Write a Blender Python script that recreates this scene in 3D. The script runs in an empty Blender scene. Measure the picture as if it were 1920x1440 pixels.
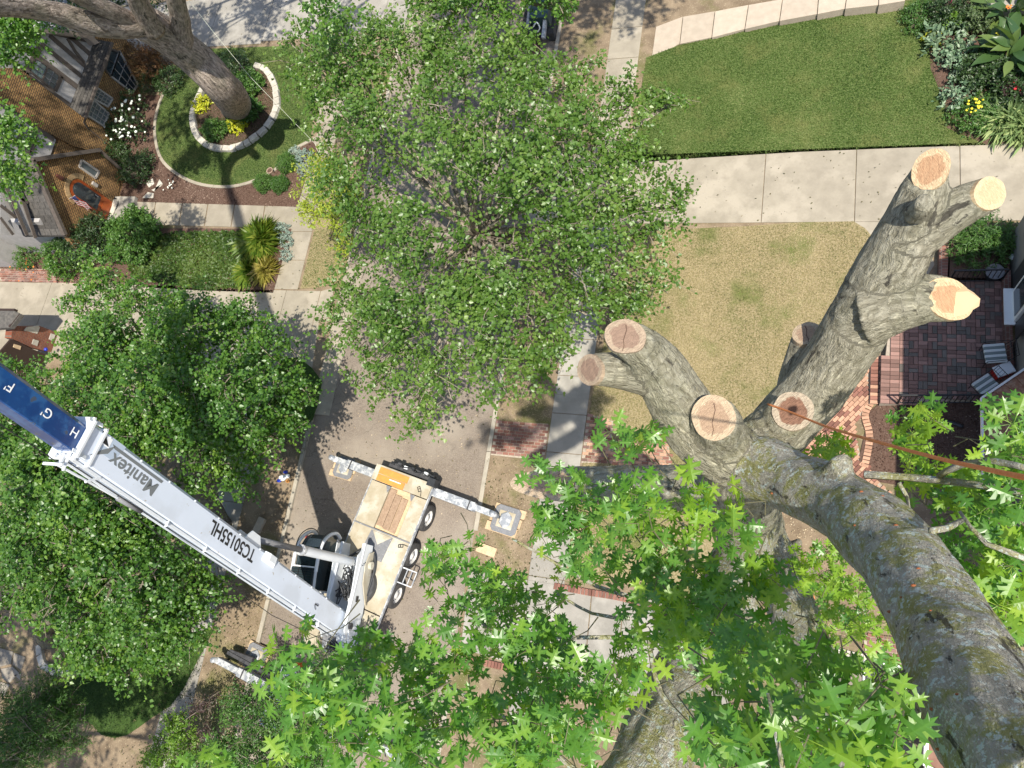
import bpy, bmesh, math, random
import numpy as np
from mathutils import Vector, Matrix, noise as mnoise
random.seed(7); rng = np.random.default_rng(7)
sc = bpy.context.scene
# ------------------------------------------------------------ camera
NX, NY, FPX, CAMH = 455., 500., 1440., 27.
_n = np.array([NX, NY, FPX]); _n /= np.linalg.norm(_n); _up = -_n
_st = np.array([780., -4720., 1440.]); _Y = _st - (_st @ _up) * _up; _Y /= np.linalg.norm(_Y)
_X = np.cross(_Y, _up)
RW = np.array([_X, _Y, _up])                      # world = RW @ camera ray (x right, y down, z forward)
camd = bpy.data.cameras.new('camera'); cam = bpy.data.objects.new('camera', camd); sc.collection.objects.link(cam)
camd.sensor_fit = 'HORIZONTAL'; camd.sensor_width = 36.0; camd.lens = FPX / 1920 * 36.0
camd.clip_start = 0.05; camd.clip_end = 1500
_c = RW @ np.diag([1, -1, -1])
cam.matrix_world = Matrix(((*_c[0], 0), (*_c[1], 0), (*_c[2], CAMH), (0, 0, 0, 1)))
sc.camera = cam
# ------------------------------------------------------------ sky, sun, exposure
SX, SY = -.345, .31                                # shadow offset per metre of height
SUN_EL = math.atan(1 / math.hypot(SX, SY)); SUN_AZ = math.atan2(-SY, -SX)
w = bpy.data.worlds.new('World'); sc.world = w; w.use_nodes = True
nt = w.node_tree; bg = nt.nodes['Background']; sky = nt.nodes.new('ShaderNodeTexSky')
sky.sky_type = 'NISHITA'; sky.sun_disc = False; sky.sun_elevation = SUN_EL
sky.sun_rotation = math.pi / 2 - SUN_AZ; sky.air_density = 1.0; sky.dust_density = 1.5; sky.ozone_density = 1.0
nt.links.new(sky.outputs[0], bg.inputs[0]); bg.inputs[1].default_value = 0.14
sd = bpy.data.lights.new('sun', 'SUN'); sd.energy = 5.0; sd.angle = math.radians(0.53); sd.color = (1, .94, .83)
sun = bpy.data.objects.new('sun', sd); sc.collection.objects.link(sun)
sun.rotation_euler = Vector((-SX, -SY, 1)).to_track_quat('Z', 'Y').to_euler(); sun.location = (10, -10, 60)
sc.view_settings.view_transform = 'Standard'; sc.view_settings.look = 'None'
sc.view_settings.exposure = 0.5; sc.view_settings.gamma = 1.0; sc.view_settings.use_curve_mapping = False
sc.cycles.max_bounces = 6; sc.cycles.transparent_max_bounces = 4
# ------------------------------------------------------------ geometry helpers
def P(px, py, h=0.):
    r = RW @ np.array([px - 960, py - 720, FPX]); t = (h - CAMH) / r[2]
    return Vector((r[0] * t, r[1] * t, h))
def D(px, py, Z):
    r = RW @ np.array([px - 960, py - 720, FPX]) * (Z / FPX); return Vector((r[0], r[1], r[2] + CAMH))
def onX(px, py, x):
    r = RW @ np.array([px - 960, py - 720, FPX]); t = x / r[0]; return Vector((x, r[1] * t, r[2] * t + CAMH))
def onY(px, py, y):
    r = RW @ np.array([px - 960, py - 720, FPX]); t = y / r[1]; return Vector((r[0] * t, y, r[2] * t + CAMH))
def PR(p):
    c = RW.T @ (np.array(p) - [0, 0, CAMH]); return c[0] / c[2] * FPX + 960, c[1] / c[2] * FPX + 720, c[2]
def mpp(px, py, h=0.):                            # metres per pixel at that spot
    return PR(P(px, py, h))[2] / FPX
class MB:
    def __init__(s): s.v = []; s.f = []; s.at = None
    def add(s, vs, fs):
        o = len(s.v); s.v += [tuple(x) for x in vs]; s.f += [tuple(i + o for i in f) for f in fs]; return s
    def box(s, c, d, rz=0., R=None, taper=1.):
        x, y, z = d[0] / 2, d[1] / 2, d[2] / 2
        vs = [Vector((sx * x * (taper if sz > 0 else 1), sy * y * (taper if sz > 0 else 1), sz * z)) for sz in (-1, 1) for sy in (-1, 1) for sx in (-1, 1)]
        M = R if R is not None else Matrix.Rotation(rz, 3, 'Z')
        return s.add([M @ v + Vector(c) for v in vs], [(0, 2, 3, 1), (4, 5, 7, 6), (0, 1, 5, 4), (2, 6, 7, 3), (0, 4, 6, 2), (1, 3, 7, 5)])
    def prism(s, pts, z0, z1, inset=0.):          # polygon (x,y) extruded; optional bevelled top
        pts = [(p[0], p[1]) for p in pts]
        if sum(pts[i - 1][0] * pts[i][1] - pts[i][0] * pts[i - 1][1] for i in range(len(pts))) < 0: pts = pts[::-1]
        n = len(pts)
        if inset:
            c = (sum(p[0] for p in pts) / n, sum(p[1] for p in pts) / n)
            def sh(p, k):
                d = math.hypot(p[0] - c[0], p[1] - c[1]) or 1; q = 1 - k / d; return (c[0] + (p[0] - c[0]) * q, c[1] + (p[1] - c[1]) * q)
            r = [[(*p, z0) for p in pts], [(*p, z1 - inset * .7) for p in pts], [(*sh(p, inset), z1) for p in pts]]
        else: r = [[(*p, z0) for p in pts], [(*p, z1) for p in pts]]
        vs = [q for a in r for q in a]; fs = [tuple(range(n))[::-1], tuple((len(r) - 1) * n + i for i in range(n))]
        for k in range(len(r) - 1):
            for i in range(n): j = (i + 1) % n; fs.append((k * n + i, k * n + j, (k + 1) * n + j, (k + 1) * n + i))
        return s.add(vs, fs)
    def poly(s, pts, thick):                      # 3-D polygon with thickness vector
        t = Vector(thick); n = len(pts); pts = [Vector(p) for p in pts]
        vs = pts + [p + t for p in pts]
        return s.add(vs, [tuple(range(n)), tuple(n + i for i in range(n))[::-1]] + [(i, n + i, n + (i + 1) % n, (i + 1) % n) for i in range(n)])
    def tube(s, pts, r, n=8, cap=True):
        pts = [Vector(p) for p in pts]; m = len(pts); rr = r if hasattr(r, '__len__') else [r] * m
        u = None; o = len(s.v)
        for i, p in enumerate(pts):
            d = (pts[min(i + 1, m - 1)] - pts[max(i - 1, 0)]).normalized()
            if u is None: u = d.orthogonal().normalized()
            u = (u - d * u.dot(d)).normalized(); w_ = d.cross(u)
            for k in range(n):
                a = 2 * math.pi * k / n; s.v.append(tuple(p + (u * math.cos(a) + w_ * math.sin(a)) * rr[i]))
        for i in range(m - 1):
            for k in range(n):
                j = (k + 1) % n; s.f.append((o + i * n + k, o + i * n + j, o + (i + 1) * n + j, o + (i + 1) * n + k))
        if cap: s.f.append(tuple(o + k for k in range(n))[::-1]); s.f.append(tuple(o + (m - 1) * n + k for k in range(n)))
        return s
    def bar(s, a, b, wd, hg, up=(0, 0, 1)):       # rectangular bar from a to b
        a, b = Vector(a), Vector(b); d = (b - a); L = d.length; d.normalize(); up = Vector(up)
        sd_ = d.cross(up).normalized(); u = sd_.cross(d)
        R = Matrix((d, sd_, u)).transposed()
        return s.box((a + b) / 2, (L, wd, hg), R=R)
    def ball(s, c, r, n=10, m=6, sq=(1, 1, 1)):
        vs = [(c[0], c[1], c[2] - r * sq[2])]; 
        for i in range(1, m):
            t = math.pi * i / m
            for k in range(n): a = 2 * math.pi * k / n; vs.append((c[0] + r * sq[0] * math.sin(t) * math.cos(a), c[1] + r * sq[1] * math.sin(t) * math.sin(a), c[2] - r * sq[2] * math.cos(t)))
        vs.append((c[0], c[1], c[2] + r * sq[2])); fs = [(0, 1 + (k + 1) % n, 1 + k) for k in range(n)]
        for i in range(m - 2):
            for k in range(n): j = (k + 1) % n; fs.append((1 + i * n + k, 1 + i * n + j, 1 + (i + 1) * n + j, 1 + (i + 1) * n + k))
        L = len(vs) - 1; fs += [(1 + (m - 2) * n + k, 1 + (m - 2) * n + (k + 1) % n, L) for k in range(n)]
        return s.add(vs, fs)
    def mesh(s, name, mats, off=(0, 0, 0), smooth=False):
        me = bpy.data.meshes.new(name); ox, oy, oz = off
        me.from_pydata([(x - ox, y - oy, z - oz) for x, y, z in s.v], [], s.f); me.update()
        for m in (mats if isinstance(mats, (list, tuple)) else [mats]): me.materials.append(m)
        if smooth: me.polygons.foreach_set('use_smooth', [True] * len(me.polygons))
        return me
def link(o, parent=None):
    sc.collection.objects.link(o)
    if parent: o.parent = parent
    return o
LOC = {}
def thing(name, label, cat, loc=(0, 0, 0), group=None, rz=0.):
    o = bpy.data.objects.new(name, None); o.empty_display_size = .2; o.location = loc; o.rotation_euler = (0, 0, rz)
    o['label'] = label; o['category'] = cat
    if group: o['group'] = group
    LOC[o.name] = Vector(loc); return link(o)
def part(name, mb, mat, parent, smooth=False, label=None, local=False, kind=None):   # local: vertices already in the parent's frame
    off = (0, 0, 0)
    if not local: 
        off = LOC[parent.name]
    o = bpy.data.objects.new(name, mb.mesh(name, mat, off, smooth)); link(o, parent)
    LOC[o.name] = Vector(off) if not local else Vector((0, 0, 0))
    if label: o['label'] = label
    if kind: o['kind'] = kind
    return o
def single(name, mb, mat, label, cat, group=None, smooth=False):
    o = bpy.data.objects.new(name, mb.mesh(name, mat, (0, 0, 0), smooth)); o['label'] = label; o['category'] = cat
    if group: o['group'] = group
    LOC[o.name] = Vector((0, 0, 0)); return link(o)
def struct(name, mb, mat, kind='structure', smooth=False):
    o = bpy.data.objects.new(name, mb.mesh(name, mat, (0, 0, 0), smooth)); o['kind'] = kind; LOC[o.name] = Vector((0, 0, 0)); return link(o)
def bevel(o, wd=.01, seg=2):
    m = o.modifiers.new('b', 'BEVEL'); m.width = wd; m.segments = seg; m.limit_method = 'ANGLE'; return o
# ------------------------------------------------------------ materials
MATS = {}
def mat(name, col, *a_, **k_):
    cracks = k_.pop('cracks', 0); m = mat_(name, col, *a_, **k_)
    if cracks and 'cracked' not in m:
        m['cracked'] = 1; t = m.node_tree; N = t.nodes; L = t.links; b = N['Principled BSDF']; tc = N.new('ShaderNodeTexCoord'); n = N.new('ShaderNodeTexNoise'); n.inputs['Scale'].default_value = 1.3; n.inputs['Detail'].default_value = 8; L.new(tc.outputs['Object'], n.inputs['Vector'])
        s = N.new('ShaderNodeVectorMath'); s.operation = 'SCALE'; s.inputs['Scale'].default_value = 1.6; L.new(n.outputs['Color'], s.inputs[0]); ad = N.new('ShaderNodeVectorMath'); L.new(tc.outputs['Object'], ad.inputs[0]); L.new(s.outputs[0], ad.inputs[1])
        v = N.new('ShaderNodeTexVoronoi'); v.feature = 'DISTANCE_TO_EDGE'; v.inputs['Scale'].default_value = cracks; L.new(ad.outputs[0], v.inputs['Vector']); r = N.new('ShaderNodeMapRange'); L.new(v.outputs['Distance'], r.inputs[0]); r.inputs[2].default_value = .012; r.inputs[3].default_value = .62; r.inputs[4].default_value = 0.
        n2 = N.new('ShaderNodeTexNoise'); n2.inputs['Scale'].default_value = .5; L.new(tc.outputs['Object'], n2.inputs['Vector']); r2 = N.new('ShaderNodeMapRange'); L.new(n2.outputs[0], r2.inputs[0]); r2.inputs[1].default_value = .42; r2.inputs[2].default_value = .55; mu = N.new('ShaderNodeMath'); mu.operation = 'MULTIPLY'; L.new(r.outputs[0], mu.inputs[0]); L.new(r2.outputs[0], mu.inputs[1])
        mx = N.new('ShaderNodeMix'); mx.data_type = 'RGBA'; L.new(mu.outputs[0], mx.inputs[0]); L.new(b.inputs['Base Color'].links[0].from_socket, mx.inputs[6]); mx.inputs[7].default_value = (.07, .06, .05, 1); L.new(mx.outputs[2], b.inputs['Base Color'])
    return m
def mat_(name, col, rough=.85, col2=None, scale=3., mix=(.35, .65), bump=0., bscale=40., spots=None, metal=0., spec=.5, rnd=0., detail=6., col3=None, scale3=1., mix3=(.5, .6), coat=0.):
    if name in MATS: return MATS[name]
    m = bpy.data.materials.new(name); m.use_nodes = True; t = m.node_tree; N = t.nodes; L = t.links; b = N['Principled BSDF']
    b.inputs['Roughness'].default_value = rough; b.inputs['Metallic'].default_value = metal; b.inputs['Specular IOR Level'].default_value = spec
    if coat: b.inputs['Coat Weight'].default_value = coat
    tc = N.new('ShaderNodeTexCoord'); src = tc.outputs['Object']
    def noise_(sc_, det=detail):
        n = N.new('ShaderNodeTexNoise'); n.inputs['Scale'].default_value = sc_; n.inputs['Detail'].default_value = det; n.inputs['Roughness'].default_value = .6; L.new(src, n.inputs['Vector']); return n.outputs['Fac']
    def mixc(fac, a, c):
        x = N.new('ShaderNodeMix'); x.data_type = 'RGBA'; L.new(fac, x.inputs[0])
        for s, i in ((a, 6), (c, 7)):
            if isinstance(s, tuple): x.inputs[i].default_value = (*s, 1)
            else: L.new(s, x.inputs[i])
        return x.outputs[2]
    def ramp(f, a, c):
        r = N.new('ShaderNodeMapRange'); L.new(f, r.inputs[0]); r.inputs[1].default_value = a; r.inputs[2].default_value = c; return r.outputs[0]
    cur = col
    if col2: cur = mixc(ramp(noise_(scale), *mix), col, col2)
    if col3: cur = mixc(ramp(noise_(scale3, 10), *mix3), cur, col3)
    if spots: cur = mixc(ramp(noise_(spots[1], 2), spots[2], spots[2] + .03), cur, spots[0])
    if rnd:
        oi = N.new('ShaderNodeObjectInfo'); h = N.new('ShaderNodeHueSaturation'); r = N.new('ShaderNodeMapRange'); L.new(oi.outputs['Random'], r.inputs[0]); r.inputs[3].default_value = 1 - rnd; r.inputs[4].default_value = 1 + rnd
        L.new(r.outputs[0], h.inputs['Value'])
        if isinstance(cur, tuple): h.inputs['Color'].default_value = (*cur, 1)
        else: L.new(cur, h.inputs['Color'])
        cur = h.outputs[0]
    if isinstance(cur, tuple): b.inputs['Base Color'].default_value = (*cur, 1)
    else: L.new(cur, b.inputs['Base Color'])
    if bump:
        bp = N.new('ShaderNodeBump'); bp.inputs['Strength'].default_value = bump; bp.inputs['Distance'].default_value = .02; L.new(noise_(bscale, 8), bp.inputs['Height']); L.new(bp.outputs[0], b.inputs['Normal'])
    MATS[name] = m; return m
def leafmat(name, c1, c2, c3, trans=.35, rough=.45, spec=.5):    # vertex attribute 'rnd' varies the leaf colour
    m = bpy.data.materials.new(name); m.use_nodes = True; t = m.node_tree; N = t.nodes; L = t.links; b = N['Principled BSDF']
    at = N.new('ShaderNodeAttribute'); at.attribute_name = 'rnd'; cr = N.new('ShaderNodeValToRGB'); L.new(at.outputs['Fac'], cr.inputs[0])
    e = cr.color_ramp.elements; e[0].color = (*c1, 1); e[1].color = (*c3, 1); e[1].position = 1.; k = e.new(.55); k.color = (*c2, 1)
    L.new(cr.outputs[0], b.inputs['Base Color']); b.inputs['Roughness'].default_value = rough; b.inputs['Specular IOR Level'].default_value = spec
    tr = N.new('ShaderNodeBsdfTranslucent'); g = N.new('ShaderNodeHueSaturation'); g.inputs['Saturation'].default_value = 1.15; g.inputs['Value'].default_value = 1.6; L.new(cr.outputs[0], g.inputs['Color']); L.new(g.outputs[0], tr.inputs['Color'])
    mx = N.new('ShaderNodeMixShader'); mx.inputs[0].default_value = trans; L.new(b.outputs[0], mx.inputs[1]); L.new(tr.outputs[0], mx.inputs[2]); L.new(mx.outputs[0], N['Material Output'].inputs['Surface'])
    MATS[name] = m; return m
def brickmat(name, c1, c2, mortar, bw, bh, ms=.01, bump=.4, axes='YZ'):
    m = bpy.data.materials.new(name); m.use_nodes = True; t = m.node_tree; N = t.nodes; L = t.links; b = N['Principled BSDF']; b.inputs['Roughness'].default_value = .9
    tc = N.new('ShaderNodeTexCoord'); sp = N.new('ShaderNodeSeparateXYZ'); cb = N.new('ShaderNodeCombineXYZ'); L.new(tc.outputs['Object'], sp.inputs[0])
    L.new(sp.outputs['XYZ'.index(axes[0])], cb.inputs[0]); L.new(sp.outputs['XYZ'.index(axes[1])], cb.inputs[1])
    bt = N.new('ShaderNodeTexBrick'); L.new(cb.outputs[0], bt.inputs['Vector']); bt.inputs['Scale'].default_value = 1; bt.inputs['Brick Width'].default_value = bw; bt.inputs['Row Height'].default_value = bh
    bt.inputs['Mortar Size'].default_value = ms; bt.inputs['Color1'].default_value = (*c1, 1); bt.inputs['Color2'].default_value = (*c2, 1); bt.inputs['Mortar'].default_value = (*mortar, 1)
    no = N.new('ShaderNodeTexNoise'); no.inputs['Scale'].default_value = 2.; no.inputs['Detail'].default_value = 8; L.new(tc.outputs['Object'], no.inputs['Vector'])
    hs = N.new('ShaderNodeHueSaturation'); r = N.new('ShaderNodeMapRange'); L.new(no.outputs[0], r.inputs[0]); r.inputs[1].default_value = .3; r.inputs[2].default_value = .7; r.inputs[3].default_value = .7; r.inputs[4].default_value = 1.25
    L.new(r.outputs[0], hs.inputs['Value']); L.new(bt.outputs['Color'], hs.inputs['Color']); L.new(hs.outputs[0], b.inputs['Base Color'])
    bp = N.new('ShaderNodeBump'); bp.inputs['Strength'].default_value = bump; bp.inputs['Distance'].default_value = .01; bp.invert = True; L.new(bt.outputs['Fac'], bp.inputs['Height']); L.new(bp.outputs[0], b.inputs['Normal'])
    MATS[name] = m; return m
def glassmat(name, col=(.02, .03, .035), rough=.08):
    return mat(name, col, rough, spec=1.0, col2=tuple(c * 1.8 for c in col), scale=2.)
concrete = mat('concrete', (.31, .275, .215), .9, (.255, .225, .175), 2.2, bump=.25, bscale=60, rnd=.06, spots=((.28, .25, .2), 9., .66), col3=(.35, .31, .245), scale3=.6, spec=.2)
concrete_cool = mat('concrete_cool', (.29, .27, .235), .9, (.24, .225, .195), 2., bump=.25, bscale=60, rnd=.06, col3=(.335, .315, .275), scale3=.7, spec=.2)
concrete_tan = mat('concrete_tan', (.44, .37, .29), .9, (.38, .32, .25), 4., bump=.25, bscale=60, rnd=.06, spec=.2)
asphalt = mat('old_street_concrete', (.245, .205, .165), .95, (.165, .135, .11), 26., mix=(.4, .6), bump=.6, bscale=50, col3=(.28, .24, .195), scale3=.35, mix3=(.42, .62), spots=((.15, .13, .12), 60., .63), spec=.15, cracks=.55)
kerbm = mat('kerb_concrete', (.40, .36, .29), .95, (.30, .27, .22), 3., bump=.4, bscale=30, spec=.2)
dirt = mat('dry_soil', (.16, .12, .08), 1., (.26, .20, .135), 1.5, bump=.8, bscale=14, col3=(.12, .12, .045), scale3=.5, mix3=(.52, .66), spots=((.36, .30, .2), 20., .64), spec=.1)
mulch = mat('bark_mulch', (.085, .05, .037), 1., (.13, .085, .065), 18., bump=1., bscale=30, spots=((.24, .18, .14), 40., .66), spec=.1)
grassm = mat('green_lawn_soil', (.04, .075, .014), 1., (.115, .15, .05), 16., mix=(.42, .58), bump=1., bscale=35, col3=(.12, .135, .045), scale3=.8, mix3=(.5, .68), spec=.1)
dgrassm = mat('shade_tinted_lawn_soil', (.038, .075, .018), 1., (.055, .095, .024), 6., bump=1., bscale=35, spec=.1)  # darker copy of the lawn soil, shade put into its colour
tangrass = mat('dry_lawn_soil', (.31, .25, .15), 1., (.20, .17, .08), 16., mix=(.42, .58), bump=1., bscale=35, col3=(.115, .135, .04), scale3=.55, mix3=(.52, .68), spec=.1)
brick_red = mat('red_brick', (.24, .11, .08), .9, (.17, .09, .07), 3., bump=.3, bscale=60, rnd=.35, spots=((.26, .2, .16), 14., .68), spec=.2)
brick_pav = mat('patio_brick', (.25, .145, .12), .9, (.19, .125, .105), 3., bump=.3, bscale=60, rnd=.35, spec=.2)
brick_dark = mat('dark_patio_brick', (.13, .12, .105), .9, (.17, .13, .11), 3., bump=.3, bscale=60, rnd=.25, spec=.2)
brick_tan = mat('tan_walk_brick', (.46, .27, .18), .9, (.36, .21, .14), 3., bump=.3, bscale=60, rnd=.22, spec=.2)  # tan brick, tone varied at random per brick
mortar = mat('sand_joint', (.42, .36, .29), 1., (.32, .27, .21), 12., bump=.4, bscale=60, spec=.1)
stone = mat('pale_limestone', (.52, .49, .42), .95, (.40, .37, .31), 5., bump=.6, bscale=18, rnd=.12, spec=.2)
flag = mat('flagstone', (.30, .27, .22), .95, (.24, .21, .17), 3., bump=.4, bscale=18, rnd=.15, spec=.2)
white = mat('white_paint', (.68, .71, .73), .38, (.60, .63, .66), 1.5, spots=((.45, .42, .38), 22., .72), coat=.15)
whiteb = mat('boom_white_paint', (.64, .70, .79), .4, (.60, .66, .75), .8, spots=((.42, .41, .38), 7., .70), coat=.2, col3=(.56, .61, .68), scale3=.5)
blue = mat('blue_paint', (.008, .06, .20), .28, (.005, .04, .15), 1., spots=((.05, .07, .11), 5., .66), coat=.4, mix=(.4, .6), col3=(.02, .09, .24), scale3=2.5)
deckm = mat('worn_beige_deck', (.42, .375, .285), .75, (.34, .29, .20), 2.5, bump=.1, spots=((.36, .29, .2), 11., .66), col3=(.48, .45, .37), scale3=.9, spec=.3)
steel = mat('scuffed_steel', (.27, .29, .32), .5, (.52, .53, .53), 5., mix=(.44, .56), spots=((.2, .21, .24), 9., .62), spec=.5, metal=.2)
dsteel = mat('dark_steel', (.035, .036, .04), .6, (.07, .07, .075), 8., spec=.4)
graysteel = mat('grey_plate', (.15, .155, .165), .6, (.2, .2, .21), 6., spots=((.36, .35, .33), 18., .66))
rubber = mat('tyre_rubber', (.03, .03, .032), .85, (.06, .055, .05), 8., bump=.3, bscale=40)
rim = mat('wheel_rim', (.62, .62, .60), .5, (.45, .43, .4), 6.)
wood = mat('weathered_plank', (.34, .24, .165), .9, (.25, .17, .115), 14., bump=.5, bscale=30, rnd=.15, spec=.2)
woodp = mat('pale_timber', (.50, .38, .24), .9, (.40, .29, .18), 9., bump=.3, bscale=30, rnd=.2, spec=.2)
ply = mat('orange_plywood', (.62, .27, .055), .7, (.52, .22, .05), 5., bump=.1)
blackm = mat('black_iron', (.012, .012, .013), .5, spec=.5)
blackpl = mat('black_plastic', (.02, .022, .026), .45, (.035, .037, .04), 10.)
glass = glassmat('dark_glass'); glass_l = glassmat('lit_window_glass', (.16, .21, .20), .12); glass_m = glassmat('screened_window', (.07, .085, .09), .4)  # the pale pane carries the lit look of the sash in its colour
stucco = mat('grey_stucco', (.40, .385, .375), .95, (.33, .32, .31), 5., bump=.4, bscale=30, spec=.2)
beam = mat('grey_brown_timber', (.085, .07, .06), .85, (.12, .10, .085), 6., bump=.2, spec=.2)
shingle = mat('grey_shingle', (.10, .092, .083), .95, (.06, .057, .053), 9., bump=.4, bscale=30, rnd=.25, spec=.15)
brickY = brickmat('yellow_brick', (.34, .20, .075), (.25, .135, .05), (.055, .035, .02), .24, .095, .016)
brickR = brickmat('house_red_brick', (.25, .075, .035), (.17, .05, .03), (.16, .12, .09), .21, .075, .01)
doorw = mat('varnished_red_wood', (.28, .05, .012), .35, (.36, .09, .02), 4., spec=.5)
tan_wall = mat('taupe_house_wall', (.30, .27, .235), .9, (.26, .235, .2), 3., bump=.2, spec=.2)
rust = mat('rust_brown_metal_roof', (.24, .115, .075), .8, (.33, .2, .14), 6., mix=(.45, .6), bump=.3, bscale=20, spots=((.40, .30, .23), 16., .66), spec=.2)
gutter = mat('white_gutter', (.78, .78, .76), .5)
ropem = mat('orange_rope', (.80, .22, .07), .8, (.85, .36, .15), 90., bump=.6, bscale=180, spec=.2)
orange = mat('orange_plastic', (.75, .16, .03), .5); redp = mat('red_plastic', (.5, .02, .02), .4); bluep = mat('blue_plastic', (.01, .03, .35), .35); wplast = mat('white_plastic', (.85, .87, .88), .4)
terr = mat('terracotta', (.45, .33, .25), .9, (.36, .26, .2), 8.)
grayletter = mat('grey_lettering', (.16, .175, .18), .6); blackletter = mat('black_lettering', (.012, .014, .016), .5); whiteletter = mat('white_lettering', (.8, .82, .83), .5)
# bark: attribute 'bk' (local limb coordinates, stretched along the limb), 'lich' (how much lichen)
def barkmat(name, c1, c2, lich=(.52, .60, .56), moss=(.26, .26, .06), crack=.12, lscale=9., bump=.8, fres=26., streak=(.33, .31, .24)):
    m = bpy.data.materials.new(name); m.use_nodes = True; t = m.node_tree; N = t.nodes; L = t.links; b = N['Principled BSDF']; b.inputs['Roughness'].default_value = .93; b.inputs['Specular IOR Level'].default_value = .2
    a = N.new('ShaderNodeAttribute'); a.attribute_name = 'bk'; li = N.new('ShaderNodeAttribute'); li.attribute_name = 'lich'; tc = N.new('ShaderNodeTexCoord')
    def nz(src, s, d=8, r=.6):
        n = N.new('ShaderNodeTexNoise'); n.inputs['Scale'].default_value = s; n.inputs['Detail'].default_value = d; n.inputs['Roughness'].default_value = r; L.new(src, n.inputs['Vector']); return n.outputs['Fac']
    def mr(f, x0, x1, y0=0., y1=1.):
        q = N.new('ShaderNodeMapRange'); L.new(f, q.inputs[0]); q.inputs[1].default_value = x0; q.inputs[2].default_value = x1; q.inputs[3].default_value = y0; q.inputs[4].default_value = y1; return q.outputs[0]
    def mx(f, x, y):
        q = N.new('ShaderNodeMix'); q.data_type = 'RGBA'; L.new(f, q.inputs[0])
        for s_, i in ((x, 6), (y, 7)):
            if isinstance(s_, tuple): q.inputs[i].default_value = (*s_, 1)
            else: L.new(s_, q.inputs[i])
        return q.outputs[2]
    def mul(x, y):
        q = N.new('ShaderNodeMath'); q.operation = 'MULTIPLY'; L.new(x, q.inputs[0]); L.new(y, q.inputs[1]); return q.outputs[0]
    wn = N.new('ShaderNodeTexNoise'); wn.inputs['Scale'].default_value = 3.; wn.inputs['Detail'].default_value = 3; L.new(tc.outputs['Object'], wn.inputs['Vector']); wv_ = N.new('ShaderNodeVectorMath'); wv_.operation = 'SCALE'; L.new(wn.outputs['Color'], wv_.inputs[0]); wv_.inputs['Scale'].default_value = .12; wa = N.new('ShaderNodeVectorMath'); L.new(a.outputs['Vector'], wa.inputs[0]); L.new(wv_.outputs[0], wa.inputs[1])
    class A: outputs = {'Vector': wa.outputs[0]}
    a = A; f1 = nz(a.outputs['Vector'], fres); f2 = nz(a.outputs['Vector'], fres * 3.2, 4)
    base = mx(mr(f1, .38, .62), tuple(x * .8 for x in c1), c2); base = mx(mr(f2, .60, .74), base, tuple(x * .25 for x in c1)); base = mx(mr(nz(a.outputs['Vector'], fres * 1.7, 6, .65), .58, .64, 0, .75), base, streak)
    wide = nz(tc.outputs['Object'], 1.6, 3); base = mx(mr(wide, .45, .7, 0, .35), base, (.15, .16, .10))
    ms = mul(mr(nz(tc.outputs['Object'], 7., 8, .7), .47, .56, 0, .85), li.outputs['Fac']); base = mx(mr(li.outputs['Fac'], .3, .9, 0, .45), base, (.46, .43, .38)); base = mx(ms, base, moss)
    lc = mul(mr(nz(tc.outputs['Object'], lscale * 2.6, 5, .6), .57, .60, 0, .9), li.outputs['Fac']); base = mx(lc, base, lich); base = mx(mul(mr(nz(tc.outputs['Object'], 55., 3, .6), .58, .64, 0, .75), li.outputs['Fac']), base, (.60, .60, .52)); base = mx(mr(nz(a.outputs['Vector'], fres * .45, 6, .7), .59, .64, 0, .85), base, (.04, .036, .03))
    L.new(base, b.inputs['Base Color'])
    v = N.new('ShaderNodeTexVoronoi'); v.feature = 'DISTANCE_TO_EDGE'; v.inputs['Scale'].default_value = fres * .8; L.new(a.outputs['Vector'], v.inputs['Vector'])
    h = N.new('ShaderNodeMath'); h.operation = 'ADD'; L.new(f1, h.inputs[0]); L.new(mr(v.outputs['Distance'], 0, .12, 0, .5 * crack), h.inputs[1])
    h2 = N.new('ShaderNodeMath'); h2.operation = 'ADD'; L.new(h.outputs[0], h2.inputs[0]); L.new(mr(f2, .3, .7, 0, .35), h2.inputs[1])
    bp = N.new('ShaderNodeBump'); bp.inputs['Strength'].default_value = bump; bp.inputs['Distance'].default_value = .05; L.new(h2.outputs[0], bp.inputs['Height']); L.new(bp.outputs[0], b.inputs['Normal'])
    MATS[name] = m; return m
oakbark = barkmat('oak_bark', (.23, .21, .15), (.37, .345, .265), streak=(.52, .49, .37))
greybark = barkmat('pale_scaly_bark', (.20, .16, .13), (.46, .38, .32), crack=.6, bump=1., fres=14., streak=(.58, .50, .43))
darkbark = barkmat('dark_bark', (.10, .08, .062), (.16, .13, .10), fres=12., streak=(.2, .17, .13))
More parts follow.
